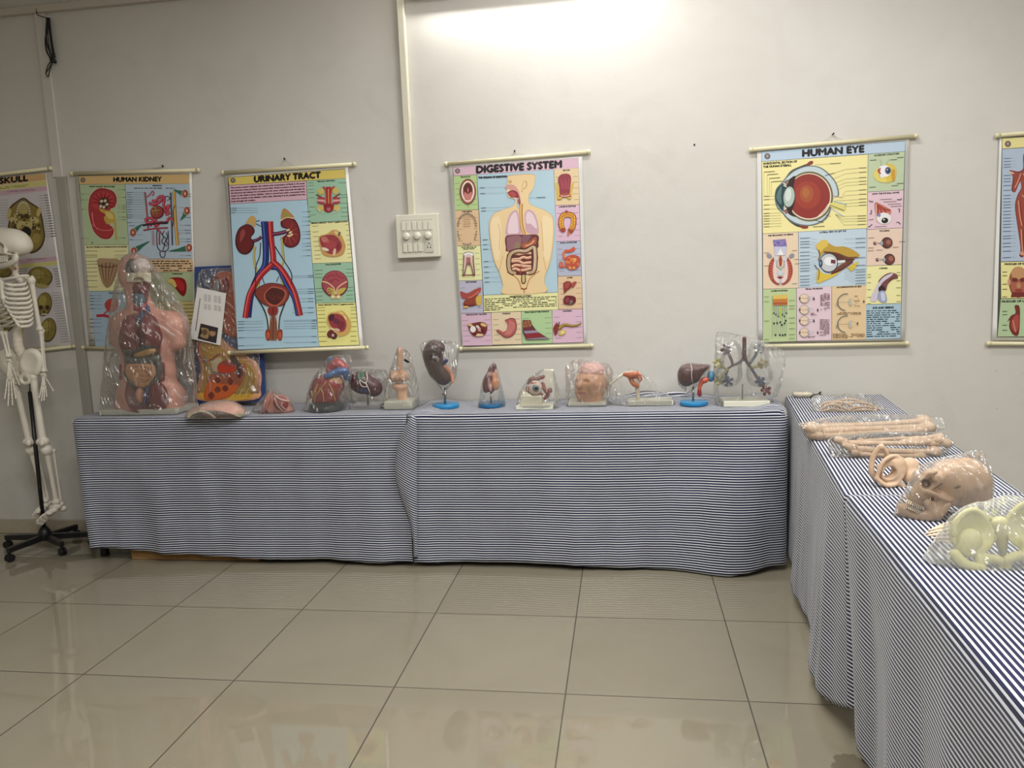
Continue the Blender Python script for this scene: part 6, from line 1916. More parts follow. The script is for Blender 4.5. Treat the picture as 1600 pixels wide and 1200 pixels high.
# ---- heart
C = Px(at_base(510, 644, .07), 512, 605)
t = thing('heart_model', 'large red and blue heart model on dark base in clear bag', 'heart model', C.p(511, 644))
MB().lathe((C.p(511, 640).x, C.Y, TZ), [(.088, 0), (.092, .006), (.088, .03), (.06, .045)], 36).build('base', mat('dark_green_base', (52, 58, 54), .4, .4), t, True)
hb = U(6 * C.s, C.e(509, 608, 23, 22, 20, a=-35), C.e(502, 618, 17, 17, 17), C.e(520, 600, 17, 17, 16), C.e(513, 622, 15, 12, 15))
solid('heart_body', hb, .003, PL, t, (160, 48, 50), [(C.e(531, 592, 9, 7, 14, d=-8, a=30), (206, 160, 130)), (C.e(494, 613, 2.6, 17, 30, d=-8, a=28), (196, 150, 76)), (C.e(522, 590, 2, 8, 16, d=-14, a=50), (206, 170, 100)), (C.e(528, 622, 2.2, 16, 30, d=-10, a=10), (190, 120, 80))])
solid('aorta', U(2 * C.s, C.t([(516, 590, -2), (516, 576, -4), (526, 568, -4), (538, 574, -2), (541, 584, 6)], [6, 6.5, 7, 6, 5]), C.c((524, 570, -3), (525, 560, -3), 3, 3)), .003, PL, t, (178, 52, 54))
solid('vena_cava', U(2 * C.s, C.c((515, 596, 4), (518, 564, 2), 6, 6), C.c((518, 566, 2), (524, 563, 0), 5, 5)), .003, PL, t, (68, 104, 156))
solid('pulmonary_artery', U(2 * C.s, C.t([(510, 588, -14), (522, 583, -12), (538, 580, -6), (542, 590, 0)], [4, 5.5, 6, 5])), .003, PL, t, (66, 108, 170))
mb = MB()
for q in ([(496, 600, -15), (504, 612, -21), (506, 628, -20)], [(514, 600, -19), (520, 612, -20), (524, 626, -16)], [(500, 606, -19), (494, 618, -18), (492, 628, -15)], [(510, 596, -18), (498, 612, -20), (490, 624, -16)]):
    mb.tube(C.path(q), 1.0 * C.s, 7)
mb.build('coronary_artery', mat('coronary_yellow', (206, 166, 84), .4, .5), t, True)
bag(t, verts_of(*t.children), MILKY, [C.p(548, 556, 6), C.p(545, 574, 4), C.p(474, 642, 0), C.p(543, 640, 0), C.p(534, 566, -4)], seed=8, amp=.006, grow=.004, freq=22)

# ---- maroon oval on clear stand
C = Px(at_base(575, 640, .055), 573, 605)
t = thing('spleen_model', 'dark maroon oval organ tied with white thread on clear base', 'organ model', C.p(575, 640))
slab(C, 554, 597, 633, 640, .055, .002).build('clear_base', CLEAR, t)
ov = solid('organ', U(5 * C.s, C.e(565, 598, 20, 17, 12, a=16), C.e(583, 605, 15, 14, 11, a=34)), .0028, PL, t, (84, 34, 42), [(C.e(563, 586, 4.5, 8, 20, d=-10), (36, 104, 62)), (C.e(567, 611, 6, 4, 20, d=-12), (60, 76, 130))])
MB().tube([C.p(575, 612), C.p(575, 634)], 1.4 * C.s, 10).build('stem', STEEL, t, True)
MB().tube(C.path([(573, 582, -9), (574, 592, -14), (571, 599, -15), (562, 594, -15), (565, 603, -15), (573, 604, -15), (571, 597, -15), (575, 606, -14), (578, 614, -11), (577, 617, -8)]), .55 * C.s, 6).build('thread', WHITE_CORD, t, True)
bag(t, verts_of(ov) + [C.p(554, 636, -12), C.p(597, 636, -12), C.p(554, 636, 12), C.p(597, 636, 12)], FILM, [C.p(606, 578, 2), C.p(548, 576, 0)], seed=10, amp=.0035, grow=.003, freq=28, sub=5)

# ---- knee joint
C = Px(at_base(627, 640, .06), 627, 595)
t = thing('knee_joint_model', 'pale knee joint on white base in a bag tied with black', 'joint model', C.p(627, 640))
slab(C, 606, 650, 627, 640, .065, .006).build('base_plate', CREAM, t)
solid('femur', U(4 * C.s, C.c((625, 547), (625, 574), 4.6, 4.8), C.e(617, 588, 8, 9, 9), C.e(630, 588, 8, 9, 9)), .0026, PL, t, (224, 178, 146), [(C.e(623, 597, 16, 4, 20), (140, 104, 80))])
solid('tibia', U(4 * C.s, C.e(624, 604, 12, 6, 9), C.c((625, 606), (627, 627), 6, 4.6), C.c((634, 608, 3), (634, 627, 3), 2.4, 2)), .0026, PL, t, (226, 180, 150))
solid('kneecap', C.e(620, 592, 4.6, 5.6, 3, d=-10), .0022, PL, t, (176, 132, 100))
bag(t, verts_of(*t.children), FILM, [C.p(636, 563, -3), C.p(652, 600, -3), C.p(604, 604, -3), C.p(640, 551, -2)], seed=12, amp=.005, grow=.003, freq=26, sub=6)
MB().tube([C.p(632, 562, -8), C.p(635, 564, -9), C.p(639, 566, -6)], [1.5 * C.s, 1.9 * C.s, 1.2 * C.s], 8).build('cable_tie', TIE, t, True)

# ---- kidney on blue disc
C = Px(at_base(697, 640, .065), 690, 585)
t = thing('kidney_model', 'tall brown kidney marked 133 on steel rod and blue disc', 'kidney model', C.p(696, 634))
disc(C, 696.5, 20.5, .016).build('disc_base', BLUE_BASE, t, True)
rod = MB().tube([C.p(695.5, 606), C.p(695.5, 635)], 1.9 * C.s, 14).build('rod', STEEL, t, True)
MB().tube([C.p(691, 616), C.p(697, 616)], 1.3 * C.s, 10).build('clamp_screw', STEEL, rod, True)
kid = D(4 * C.s, U(7 * C.s, C.e(676, 553, 15, 20, 12, a=6), C.e(682, 573, 15, 19, 12, a=-14), C.e(692, 588, 13, 14, 11, a=-20), C.e(683, 543, 12, 10, 11)), C.e(702, 562, 8, 8, 20))
kb = solid('kidney_body', kid, .0028, PL, t, (86, 62, 58))
solid('ureter', C.t([(692, 571, -3), (699, 576, -3), (705, 585, -2), (707.5, 596, -1)], [4, 4, 3.4, 2.6]), .0025, PL, t, (218, 150, 126))
solid('renal_vein', U(0, C.c((689, 572, -6), (698, 563, -8), 2.4, 2.6)), .0022, PL, t, (58, 70, 110))
tv, tf = text_tris('133')
a0, b0 = min(v[0] for v in tv), max(v[0] for v in tv)
kt = BVHTree.FromPolygons([v.co + base_of(kb) for v in kb.data.vertices], [list(f.vertices) for f in kb.data.polygons])
lv = []
tv3, tf3 = [], []
for ox, oy in ((0, 0), (.05, 0), (0, .05), (.05, .05)):
    tf3 += [tuple(i + len(tv3) for i in q) for q in tf]
    tv3 += [(x + ox, y + oy) for x, y in tv]
for x, y in tv3:
    u, w_ = (x - a0) / (b0 - a0) - .5, y / .7 - .5
    an = math.radians(-14)
    X, Z = -u * 15, -w_ * 10                       # written upside down
    X, Z = X * math.cos(an) - Z * math.sin(an), X * math.sin(an) + Z * math.cos(an)
    o_ = C.p(680 + X, 559 - Z, 0)
    h_ = kt.ray_cast(CAM, (o_ - CAM).normalized())
    lv.append((h_[0] if h_[0] else C.p(681 + X, 560 - Z, -12)) + Vector((0, -.0006, 0)))
mesh_obj('number', lv, tf3, mat('marker_ink', (14, 13, 13), .5, .3), kb, False)
bag(t, verts_of(kb), FILM, [C.p(656, 538, 2), C.p(718, 536, 2), C.p(694, 614, 0), C.p(714, 552, 0), C.p(712, 590)], seed=13, amp=.003, grow=.003, freq=24, sub=6, zmin=None)

# ---- small larynx / stomach model on blue disc
C = Px(at_base(768, 638, .06), 768, 600)
t = thing('larynx_model', 'small red and peach larynx on dark blue disc under cone bag', 'larynx model', C.p(768, 634))
disc(C, 768, 20, .015).build('disc_base', mat('deep_blue_disc', (36, 110, 160), .3, .5), t, True)
MB().tube([C.p(767, 612), C.p(767, 633)], 1.3 * C.s, 10).build('rod', STEEL, t, True)
solid('muscle_half', U(3 * C.s, C.e(761, 600, 7, 14, 8, a=8), C.e(766, 590, 6, 10, 8), C.e(768, 606, 5, 8, 7), C.t([(764, 588, -4), (768, 578, -3), (771, 573, -2)], [5, 5, 5])), .0022, PL, t, (122, 54, 54), [(C.e(765, 602, 2.6, 12, 20, d=-9, a=-8), (208, 170, 166)), (C.e(771, 573, 3, 3.4, 20, d=-6), (60, 24, 28)), (C.e(768, 583, 7, 3, 20), (206, 170, 158))])
solid('smooth_half', U(3 * C.s, C.e(774, 598, 6.4, 12, 8, a=-6), C.e(772, 586, 4.5, 6, 6)), .0022, PL, t, (224, 158, 116))
bag(t, verts_of(*t.children), FILM, [C.p(771, 564), C.p(746, 637, 0), C.p(792, 636, 0)], seed=14, amp=.003, grow=.002, freq=34, sub=5)

# ---- eye model
C = Px(at_base(838, 640, .06), 838, 606)
t = thing('eye_model', 'eyeball model with red muscles set in white block on pale base', 'eye model', C.p(838, 640))
slab(C, 809, 866, 634, 640.5, .06, .002).build('base_plate', CREAM, t)
blk = D(1.5 * C.s, U(2 * C.s, C.b(831, 625, 17, 9, 13, rnd=2), C.b(822, 618, 8, 7, 12, a=20, rnd=2)), C.e(836, 604, 15, 14, 14, d=-4))
solid('socket_block', blk, .0026, PL, t, (230, 224, 200))
ey = solid('eyeball', C.e(836, 606, 11.5, 11.5, 11.5, d=-4), .002, PL, t, (222, 204, 190), [(C.e(826, 604, 5, 10, 14), (150, 80, 72)), (C.e(834, 597, 8, 2, 16), (168, 96, 84))])
solid('iris', C.e(837, 606.5, 5.6, 5.6, 2.6, d=-14), .0013, PL, ey, (104, 112, 116), [(C.e(838, 607, 2.4, 2.4, 6, d=-16), (30, 34, 38))])
solid('eye_muscle', U(2 * C.s, C.t([(826, 598, 4), (830, 592, 2), (840, 592, 2), (850, 588, 4)], 3), C.t([(824, 606, 2), (826, 616, -4), (836, 619, -6), (846, 616, -4)], 2.6), C.t([(848, 600, 2), (851, 608, -4), (856, 616, -4), (852, 622, -3)], 3.2), C.e(859, 610, 4, 4, 4, d=-4)), .0022, PL, t, (126, 62, 56), wob=.0008, wf=260)
solid('back_slab', C.b(857, 592, 8, 15, 4, d=6, rnd=1), .0024, PL, t, (230, 226, 208))
bag(t, verts_of(*t.children), FILM, [C.p(876, 620, 0), C.p(868, 634, -4), C.p(812, 612, 0)], seed=15, amp=.003, grow=.002, freq=30, sub=5)

# ---- head model
C = Px(at_base(920, 635, .075), 924, 600)
t = thing('head_model', 'peach head model with exposed brain wrapped in crumpled film', 'head model', C.p(920, 634))
slab(C, 889, 948, 629, 635, .075, .005).build('base_plate', CREAM, t)
hd = U(4 * C.s, C.e(924, 598, 26, 26, 26), C.c((924, 610, 2), (922, 628, 2), 20, 19), C.e(912, 612, 14, 14, 16, d=-6), C.e(906, 601, 4, 6, 6, d=-20), C.c((909, 592, -19), (905, 604, -23), 2.2, 3.6), C.c((902, 591, -17), (919, 590, -21), 2.4, 2.4),
       C.c((902, 612, -18), (916, 612, -19), 1.7, 1.7), C.c((903, 615, -17), (915, 615.5, -18), 1.7, 1.7), C.e(908, 621, 6, 5, 6, d=-14), C.e(948, 602, 3, 6, 4, d=-4))
hd = D(1.5 * C.s, hd, C.e(900, 596.5, 4, 2.8, 4, d=-18), C.e(916, 596.5, 4.4, 2.8, 4, d=-24), C.b(924, 572, 60, 8, 60))
solid('head', hd, .0026, PL, t, (218, 166, 130), [(C.e(909, 613.5, 7, 2.4, 20, d=-18), (196, 120, 104))])
solid('brain', C.e(925, 580, 21, 14, 21), .0028, PL, t, (226, 178, 168), wob=.0022, wf=150)
bag(t, verts_of(*t.children), MILKY, [C.p(900, 562), C.p(950, 570), C.p(957, 580, -2), C.p(885, 572, 0), C.p(888, 632)], seed=16, amp=.005, grow=.004, freq=30)

# ---- shoulder joint
C = Px(at_base(1015, 634, .05), 1000, 600)
t = thing('shoulder_joint_model', 'white shoulder joint with orange muscle on low base under draped film', 'joint model', C.p(1012, 634))
slab(C, 981, 1051, 627, 634.5, .05, .002).build('base_plate', CREAM, t)
solid('bone', U(3 * C.s, C.t([(954, 600, -4), (964, 592, -3), (976, 584, 0), (992, 582, 2)], [1.8, 2, 2.6, 3]), C.c((994, 590), (998, 628), 4.4, 2.4), C.e(996, 594, 6, 6, 6)), .0024, PL, t, (230, 218, 196))
solid('muscle', U(2.5 * C.s, C.t([(976, 585, -3), (984, 586, -5), (996, 585, -5), (1000, 592, -4)], [3, 5, 5, 4]), C.t([(985, 592, -5), (990, 600, -6), (996, 603, -5)], [3.4, 3.6, 3])), .0024, PL, t, (206, 110, 62), [(C.e(988, 593, 5, 3, 14, d=-8, a=30), (150, 62, 36))], wob=.0008, wf=260)
bag(t, verts_of(*t.children), FILM, [C.p(950, 606, -5), C.p(945, 586, 0), C.p(1056, 632, 0), C.p(984, 577, 2), C.p(956, 630, 0)], seed=17, amp=.004, grow=.002, freq=26)

# ---- liver on blue disc
C = Px(at_base(1084, 635.5, .06), 1084, 595)
t = thing('liver_model', 'glossy dark brown liver tied with thread on bright blue disc', 'liver model', C.p(1084, 631))
disc(C, 1084, 22, .015).build('disc_base', BLUE_BASE, t, True)
MB().tube([C.p(1083, 604), C.p(1083, 630)], 1.6 * C.s, 12).build('rod', STEEL, t, True)
lv_ = solid('liver_body', U(5 * C.s, C.e(1073, 585, 14, 17, 13), C.e(1083, 580, 17, 12, 12), C.e(1097, 575, 11, 6, 8, a=-14), C.e(1072, 593, 11, 11, 12), C.e(1084, 590, 10, 9, 11)), .0026, PL, t, (92, 46, 42))
MB().tube(C.path([(1079, 569, -8), (1081, 576, -12.5), (1080.5, 586, -14), (1082, 598, -10)]), .6 * C.s, 6).build('thread', WHITE_CORD, t, True)
solid('gallbladder', C.e(1111, 588, 6, 9, 7, a=6, d=2), .0024, PL, t, (84, 140, 176))
solid('duct', U(2 * C.s, C.e(1101, 594, 7, 5, 6, a=-20, d=-4), C.t([(1096, 598, -4), (1093, 606, -4), (1093, 616, -3)], [3.4, 3, 3.6])), .0024, PL, t, (196, 92, 70), [(C.e(1093, 613, 5, 6, 12), (140, 50, 54)), (C.e(1103, 580, 6, 4, 14), (90, 90, 92))])
bag(t, verts_of(lv_), FILM, [C.p(1076, 616, -3), C.p(1106, 588, -6), C.p(1060, 600, -3), C.p(1112, 570, 0)], seed=18, amp=.002, grow=.002, freq=30, sub=5, zmin=None)

# ---- transparent lungs
C = Px(at_base(1160, 635.5, .07), 1165, 580)
t = thing('lung_model', 'see-through lungs with dark windpipe on cream base in big bag', 'lung model', C.p(1160, 635))
slab(C, 1128, 1199, 627, 635.5, .07, .002).build('base_plate', CREAM, t)
MB().tube([C.p(1160, 600), C.p(1160, 628)], 1.0 * C.s, 10).build('rod', STEEL, t, True)
solid('windpipe', U(1.5 * C.s, C.c((1163, 529), (1163, 560), 3.2, 3.2), C.t([(1163, 558), (1156, 566), (1145, 571), (1136, 577)], [3, 2.4, 2, 1.6]), C.t([(1163, 558), (1168, 568), (1174, 575)], [3, 2.4, 1.8])), .002, PL, t, (96, 62, 68))
for nm, x, sg in (('lung', 1142, -1), ('lung', 1184, 1)):
    solid(nm, U(6 * C.s, C.e(x, 566, 18, 36, 17, a=-5 * sg), C.e(x + 3 * sg, 586, 21, 20, 18)), .0045, CLEAR, t)
BR = [((1136, 577), [(1128, 572), (1122, 568)], (196, 186, 120)), ((1137, 578), [(1134, 588), (1138, 596)], (84, 96, 140)), ((1137, 577), [(1128, 586), (1124, 594)], (204, 196, 130)), ((1145, 571), [(1142, 560), (1134, 546)], (110, 70, 80)), ((1174, 575), [(1184, 572), (1192, 568)], (204, 190, 120)), ((1174, 576), [(1182, 588), (1188, 596)], (74, 92, 144)), ((1180, 586), [(1190, 600), (1197, 610)], (130, 66, 70)), ((1170, 570), [(1180, 556), (1186, 545)], (96, 104, 104))]
for a_, q, c_ in BR:
    P_ = [a_ + (0,)] + [(x, y, 3 * math.sin(x)) for x, y in q]
    tip = P_[-1]
    f_ = [C.t(P_, [2.2, 2.4, 2.8])]
    for k in range(5):
        an = k * 1.26 + tip[0]
        f_.append(C.c(tip, (tip[0] + 7 * math.cos(an), tip[1] + 7 * math.sin(an), 6 * math.sin(an * 1.7)), 2.0, 1.1))
        f_.append(C.e(tip[0] + 6 * math.cos(an), tip[1] + 6 * math.sin(an), 3, 3, 3, d=4 * math.sin(an * 1.7)))
    solid('bronchial_branch', U(1.5 * C.s, *f_), .0024, PL, t, c_)
bag(t, [C.p(x, y, d) for x in (1126, 1200) for y in (632,) for d in (-18, 18)] + [C.p(1122, 570, -12), C.p(1206, 570, -12), C.p(1163, 529, 0), C.p(1140, 530, 6), C.p(1186, 532, 6), C.p(1122, 600, 10), C.p(1206, 600, 10)], FILM,
    [C.p(1120, 518, 0), C.p(1228, 550, 0), C.p(1216, 612, 0), C.p(1116, 628, -6)], seed=19, amp=.007, grow=.004, freq=17)
# ---------------------------------------------------------------- bagged bones on the side tables
BONE_C = (208, 178, 148)
TAN = mat('tan_bone_plastic', BONE_C, 0.5, 0.4, vary=0.06, bscale=80)
BLACKTIE = TIE


def long_bone(C, a, b, r, parent, name='long_bone', h=.0022, m=None, knob=1.8, bend=0):
    m_ = ((a[0] + b[0]) / 2, (a[1] + b[1]) / 2 + bend, ((a[2] if len(a) > 2 else 0) + (b[2] if len(b) > 2 else 0)) / 2)
    a, b = tuple(a) + (0,) * (3 - len(a)), tuple(b) + (0,) * (3 - len(b))
    k = r * knob
    f = U(r * .9 * C.s, C.t([a, m_, b], [r * 1.15, r * .85, r * 1.1]), C.e(a[0], a[1] - r * .4, k, k * .8, k * .7, d=a[2] - k * .5), C.e(a[0] + r * .3, a[1] + r * .5, k * .9, k * .8, k * .7, d=a[2] + k * .6), C.e(b[0], b[1], k, k * .9, k * .8, d=b[2]), C.e(b[0] - r, b[1] - r * .7, k * .8, k * .7, k * .7, d=b[2] + k * .5))
    return solid(name, f, h, m or TAN, parent)


# small knotted bag against the wall
C = Px(PT(1256, 622, TZ).y + .03, 1256, 616)
t = thing('small_parts_bag', 'small white bag with black tie lying in the table corner by the wall', 'bag', C.p(1256, 623))
solid('bone_pieces', U(2 * C.s, C.e(1250, 617, 10, 5, 7), C.e(1262, 617, 9, 5.5, 7), C.e(1243, 616, 5, 4, 5)), .0028, mat('ivory_bone_plastic', (226, 216, 192), .5, .4), t)
bag(t, verts_of(*t.children), FILM, [C.p(1276, 618), C.p(1237, 615)], seed=21, amp=.003, grow=.003, freq=30, sub=5)
mb = MB().tube(C.path([(1265, 622, -6), (1271, 617, -7), (1277, 616, -7), (1283, 612, -6), (1280, 617, -8), (1284, 616, -6)]), .8 * C.s, 7)
mb.build('cable_tie', BLACKTIE, t, True)

# bag of thin curved bones
C = Px(PT(1310, 645, TZ).y + .06, 1320, 632)
t = thing('curved_bone_bag', 'clear bag of thin curved rib bones nearest the wall', 'bag of bones', C.p(1325, 645))
rb = random.Random(3)
for i, q in enumerate(([(1282, 640, -6), (1300, 632, -10), (1318, 637, -12), (1328, 642, -14)], [(1290, 634, 0), (1312, 628, -3), (1332, 634, -8), (1340, 640, -10)], [(1322, 641, -12), (1340, 636, -10), (1360, 636, -6), (1376, 640, 0)], [(1330, 643, -8), (1345, 640, -12), (1362, 641, -9), (1372, 643, -2)], [(1296, 642, 4), (1320, 630, 6), (1350, 630, 6), (1370, 636, 6)],
                       [(1285, 643, -10), (1300, 639, -12), (1320, 643, -14)], [(1300, 628, 12), (1330, 624, 14), (1360, 632, 12)], [(1280, 636, 4), (1288, 630, 8), (1306, 627, 12)])):
    MB().tube(C.path(q), [2.0 * C.s] * (5 * (len(q) - 1) + 1), 8, flat=.8).build('rib', TAN, t, True)
bag(t, verts_of(*t.children) + [C.p(1275, 618, 10), C.p(1345, 616, 10), C.p(1274, 640, 0)], MILKY, [C.p(1268, 622, 6), C.p(1388, 640, 4), C.p(1272, 646, -4)], seed=22, amp=.005, grow=.004, freq=24)

# two bags of long bones
C = Px(PT(1340, 688, TZ).y + .05, 1360, 672)
t = thing('long_bone_bag', 'clear bag of thick leg bones lying across the far side table', 'bag of bones', C.p(1360, 688))
long_bone(C, (1274, 674, -4), (1452, 668, 0), 6, t, bend=-1, h=.003)
long_bone(C, (1268, 668, 14), (1446, 658, 12), 5.4, t, bend=1, h=.003)
long_bone(C, (1280, 683, -12), (1440, 674, -10), 5, t, bend=-2, h=.003)
long_bone(C, (1290, 664, 24), (1424, 664, 22), 3.6, t, bend=-2, h=.003)
solid('joint_bone', U(4 * C.s, C.e(1264, 668, 10, 9, 10), C.e(1272, 680, 10, 8, 10, d=-6), C.e(1284, 686, 8, 6, 8, d=-10)), .0035, TAN, t)
bag(t, verts_of(*t.children) + [C.p(1300, 652, 16), C.p(1400, 648, 16)], MATS['milky_film'], [C.p(1249, 662, 0), C.p(1478, 668, 4), C.p(1292, 692, -12), C.p(1468, 654, 10)], seed=23, amp=.006, grow=.005, freq=20)
C = Px(PT(1380, 717, TZ).y + .05, 1390, 702)
t = thing('arm_bone_bag', 'clear bag of slender arm bones between the thick bones and the pelvis', 'bag of bones', C.p(1390, 716))
long_bone(C, (1330, 701, -6), (1462, 706, -4), 5, t, bend=1, h=.0028)
long_bone(C, (1318, 692, 4), (1480, 693, 6), 4.4, t, bend=0, h=.0028)
long_bone(C, (1336, 709, -12), (1440, 713, -10), 4, t, bend=1, h=.0028)
long_bone(C, (1344, 690, 16), (1470, 684, 18), 3.6, t, bend=-2, h=.0028)
solid('shoulder_blade', U(3 * C.s, C.e(1432, 690, 26, 7, 14, d=10, a=-6), C.c((1408, 690, 6), (1470, 680, 10), 3, 4), C.e(1466, 688, 9, 8, 9, d=8)), .0032, TAN, t)
solid('joint_bone', U(3 * C.s, C.e(1312, 688, 9, 7, 9), C.e(1322, 696, 8, 6, 8, d=-6)), .0035, TAN, t)
bag(t, verts_of(*t.children) + [C.p(1340, 680, 14), C.p(1420, 676, 14)], FILM, [C.p(1294, 688, 0), C.p(1300, 712, -10), C.p(1490, 694, 6), C.p(1350, 722, -14)], seed=24, amp=.006, grow=.004, freq=20)
MB().tube(C.path([(1314, 703, -12), (1311, 709, -13), (1308, 714, -13)]), [3 * C.s, 2.2 * C.s] + [1.2 * C.s] * 9, 8).build('bag_knot', mat('knotted_film', (206, 204, 198), .25, .6), t, True)


def pelvis(C, cx, cy, k, ang, m, parent, h=.0026):
    """Two hip bones and the sacrum about (cx, cy), k px per unit, turned by ang degrees in the picture plane."""
    ca, sa = math.cos(math.radians(ang)), math.sin(math.radians(ang))

    def q(x, y, d=0):
        return (cx + k * (x * ca - y * sa), cy + k * (x * sa + y * ca), d * k)
    for s in (-1, 1):
        ring = [q(s * (.34 + .26 * math.cos(a)), .62 + .24 * math.sin(a), -.30) for a in [i * math.pi / 5 for i in range(11)]]
        wx, wy, wd_ = q(s * .72, -.28, -.02)
        wing = D(.05 * k * C.s, C.e(wx, wy, .58 * k, .62 * k, .24 * k, d=wd_, a=ang + s * 28), C.e(*q(s * .60, -.34)[:2], .62 * k, .66 * k, .22 * k, d=-.16 * k, a=ang + s * 28))
        f = U(.09 * k * C.s, wing, C.t(ring, .10 * k), C.c(q(s * .62, .12, -.12), q(s * .56, .42, -.22), .16 * k, .13 * k), C.c(q(s * .10, .46, -.34), q(s * .56, .40, -.24), .10 * k, .11 * k), C.c(q(s * .5, .1, 0), q(s * .22, -.12, .2), .12 * k, .12 * k),
              C.t([q(s * .22, -.6, .16), q(s * .66, -.88, .0), q(s * 1.08, -.62, -.12), q(s * 1.18, -.3, -.2)], [.06 * k, .075 * k, .075 * k, .07 * k]))
        solid('hip_bone', f, h, m, parent)
    solid('sacrum', U(.06 * k * C.s, C.c(q(0, -.42, .2), q(0, .34, .34), .24 * k, .09 * k), C.e(*q(0, -.5)[:2], .26 * k, .12 * k, .16 * k, d=.16 * k, a=ang)), h, m, parent)


# loose pelvis lying on its side
C = Px(PT(1395, 764, TZ).y + .035, 1395, 730)
t = thing('pelvis_model', 'tan pelvis lying unwrapped behind the skull with oval openings showing', 'pelvis model', C.p(1395, 755))
s_ = C.s
ringa = [(1377 + 13 * math.cos(a), 724 + 27 * math.sin(a), 4 + 6 * math.cos(a)) for a in [i * math.pi / 7 for i in range(15)]]
solid('hip_bone', U(3 * s_, C.t([(1372, 750, 8), (1362, 738, 4), (1363, 718, 4), (1370, 704, 2), (1377, 698, 0)], [4.5, 5, 4.5, 4.4, 4.6], n=3), C.t([(1377, 698, 0), (1384, 706, 4), (1386, 716, 8)], [4.4, 4, 4], n=3), C.c((1372, 728, 8), (1384, 727, 10), 3, 3)), .0026, TAN, t)
wing = D(2 * s_, U(5 * s_, C.e(1394, 735, 21, 24, 13, a=32), C.e(1400, 722, 14, 10, 10, a=-12)), C.e(1391, 739, 9, 11, 40, d=-10, a=34), C.e(1384, 726, 16, 16, 9, d=-15, a=30))
solid('hip_bone', U(3 * s_, wing, C.t([(1370, 746, -8), (1378, 724, -10), (1390, 714, -8), (1403, 713, -4), (1408, 724, -6)], 3.2, n=3), C.t([(1370, 748, -8), (1384, 758, -10), (1400, 756, -8), (1408, 744, -7)], 3.8, n=3)), .0026, TAN, t)
solid('sacrum', U(4 * s_, C.e(1420, 731, 17, 18, 11, d=10, a=24), C.e(1425, 744, 15, 14, 11, d=4), C.c((1404, 756, 0), (1414, 764, 2), 6, 5)), .0028, TAN, t)

# ---- bagged skull
Y = PT(1440, 818, TZ).y + .05
C = Px(Y, 1470, 765)
t = thing('skull_model', 'tan life-size skull with teeth inside a clear bag on the side table', 'skull', C.p(1470, 812))
SKT = (204, 172, 142)
k = C.s
cran = U(8 * k, C.e(1505, 753, 43, 41, 34, a=-14), C.e(1480, 743, 26, 27, 28), C.e(1518, 772, 29, 28, 28))
face = U(4 * k, C.c((1456, 748, -8), (1438, 772, -9), 17, 15), C.c((1456, 748, 10), (1442, 772, 8), 16, 14), C.e(1433, 781, 17, 12, 20, a=20), C.t([(1446, 768, -22), (1458, 771, -31), (1472, 778, -30), (1484, 783, -24)], [4, 3.6, 3.6, 4]), C.c((1455, 742, -26), (1468, 762, -30), 3.5, 3.5),
         C.t([(1445, 752, -22), (1452, 741, -26), (1462, 738, -28)], [3, 3.4, 3.4]), C.c((1433, 756, 0), (1427, 768, 0), 4, 4), C.e(1466, 774, 17, 13, 18, d=-4), C.e(1480, 780, 16, 12, 18, d=-4))
sk = D(3 * k, U(5 * k, cran, face), C.e(1447, 756, 8, 8, 10, d=-23, a=-20), C.e(1441, 757, 7, 7, 9, d=16), C.e(1426, 770, 4, 6, 5, d=-4), C.e(1466, 759, 7, 8, 7, d=-33), C.e(1487, 791, 8, 6, 8, d=-27))
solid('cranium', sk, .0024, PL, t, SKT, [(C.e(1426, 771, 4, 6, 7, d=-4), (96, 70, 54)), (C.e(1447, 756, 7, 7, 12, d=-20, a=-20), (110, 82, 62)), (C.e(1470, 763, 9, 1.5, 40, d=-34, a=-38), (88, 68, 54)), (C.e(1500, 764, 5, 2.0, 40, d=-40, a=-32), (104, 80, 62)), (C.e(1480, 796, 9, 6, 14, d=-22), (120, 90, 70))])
jaw = U(3.5 * k, C.t([(1480, 788, -24), (1464, 802, -24), (1440, 806, -16), (1411, 798, 0)], [6, 10, 10, 10], n=3), C.t([(1478, 790, 24), (1462, 805, 22), (1438, 809, 14), (1411, 798, 0)], [6, 9, 9, 10], n=3), C.c((1462, 804, -24), (1450, 786, -22), 9, 7), C.c((1462, 802, -23), (1468, 782, -22), 10, 8), C.e(1416, 796, 14, 10, 15, a=14))
solid('jaw', jaw, .0024, PL, t, SKT)
tm = mat('tooth_enamel', (232, 216, 190), .3, .5)
for row, (y0, dy, n_) in enumerate(((783, 1.9, 9), (792, 2.0, 9))):
    for i in range(n_):
        x = 1417 + i * 3.1
        solid('tooth', C.b(x, y0 + i * dy * .75 - (3 if row else 0) * .4, 1.35, 3.4, 2.2, d=-13 - 8.5 * math.sin(min(1, (i + 1) / 8) * 1.5), a=14, rnd=1.0), .0011, tm, t)
for i in range(8):
    x = 1418.6 + i * 3.1
    mbq = MB().tube([C.p(x, 779 + i * 1.45, -15 - 8.5 * math.sin(min(1, (i + 1) / 8) * 1.5)), C.p(x - .6, 793 + i * 1.5, -15 - 8.5 * math.sin(min(1, (i + 1) / 8) * 1.5))], .00045, 5)
    mbq.build('tooth_gap', mat('tooth_gap_brown', (70, 50, 38), .6, .2), t)
bag(t, verts_of(*[c for c in t.children if c.name.startswith(('cran', 'jaw'))]), FILM, [C.p(1398, 806, -4), C.p(1532, 702, 4), C.p(1526, 728, -14), C.p(1434, 732, 0), C.p(1550, 782, 0)], seed=31, amp=.004, grow=.003, freq=22, sub=6)

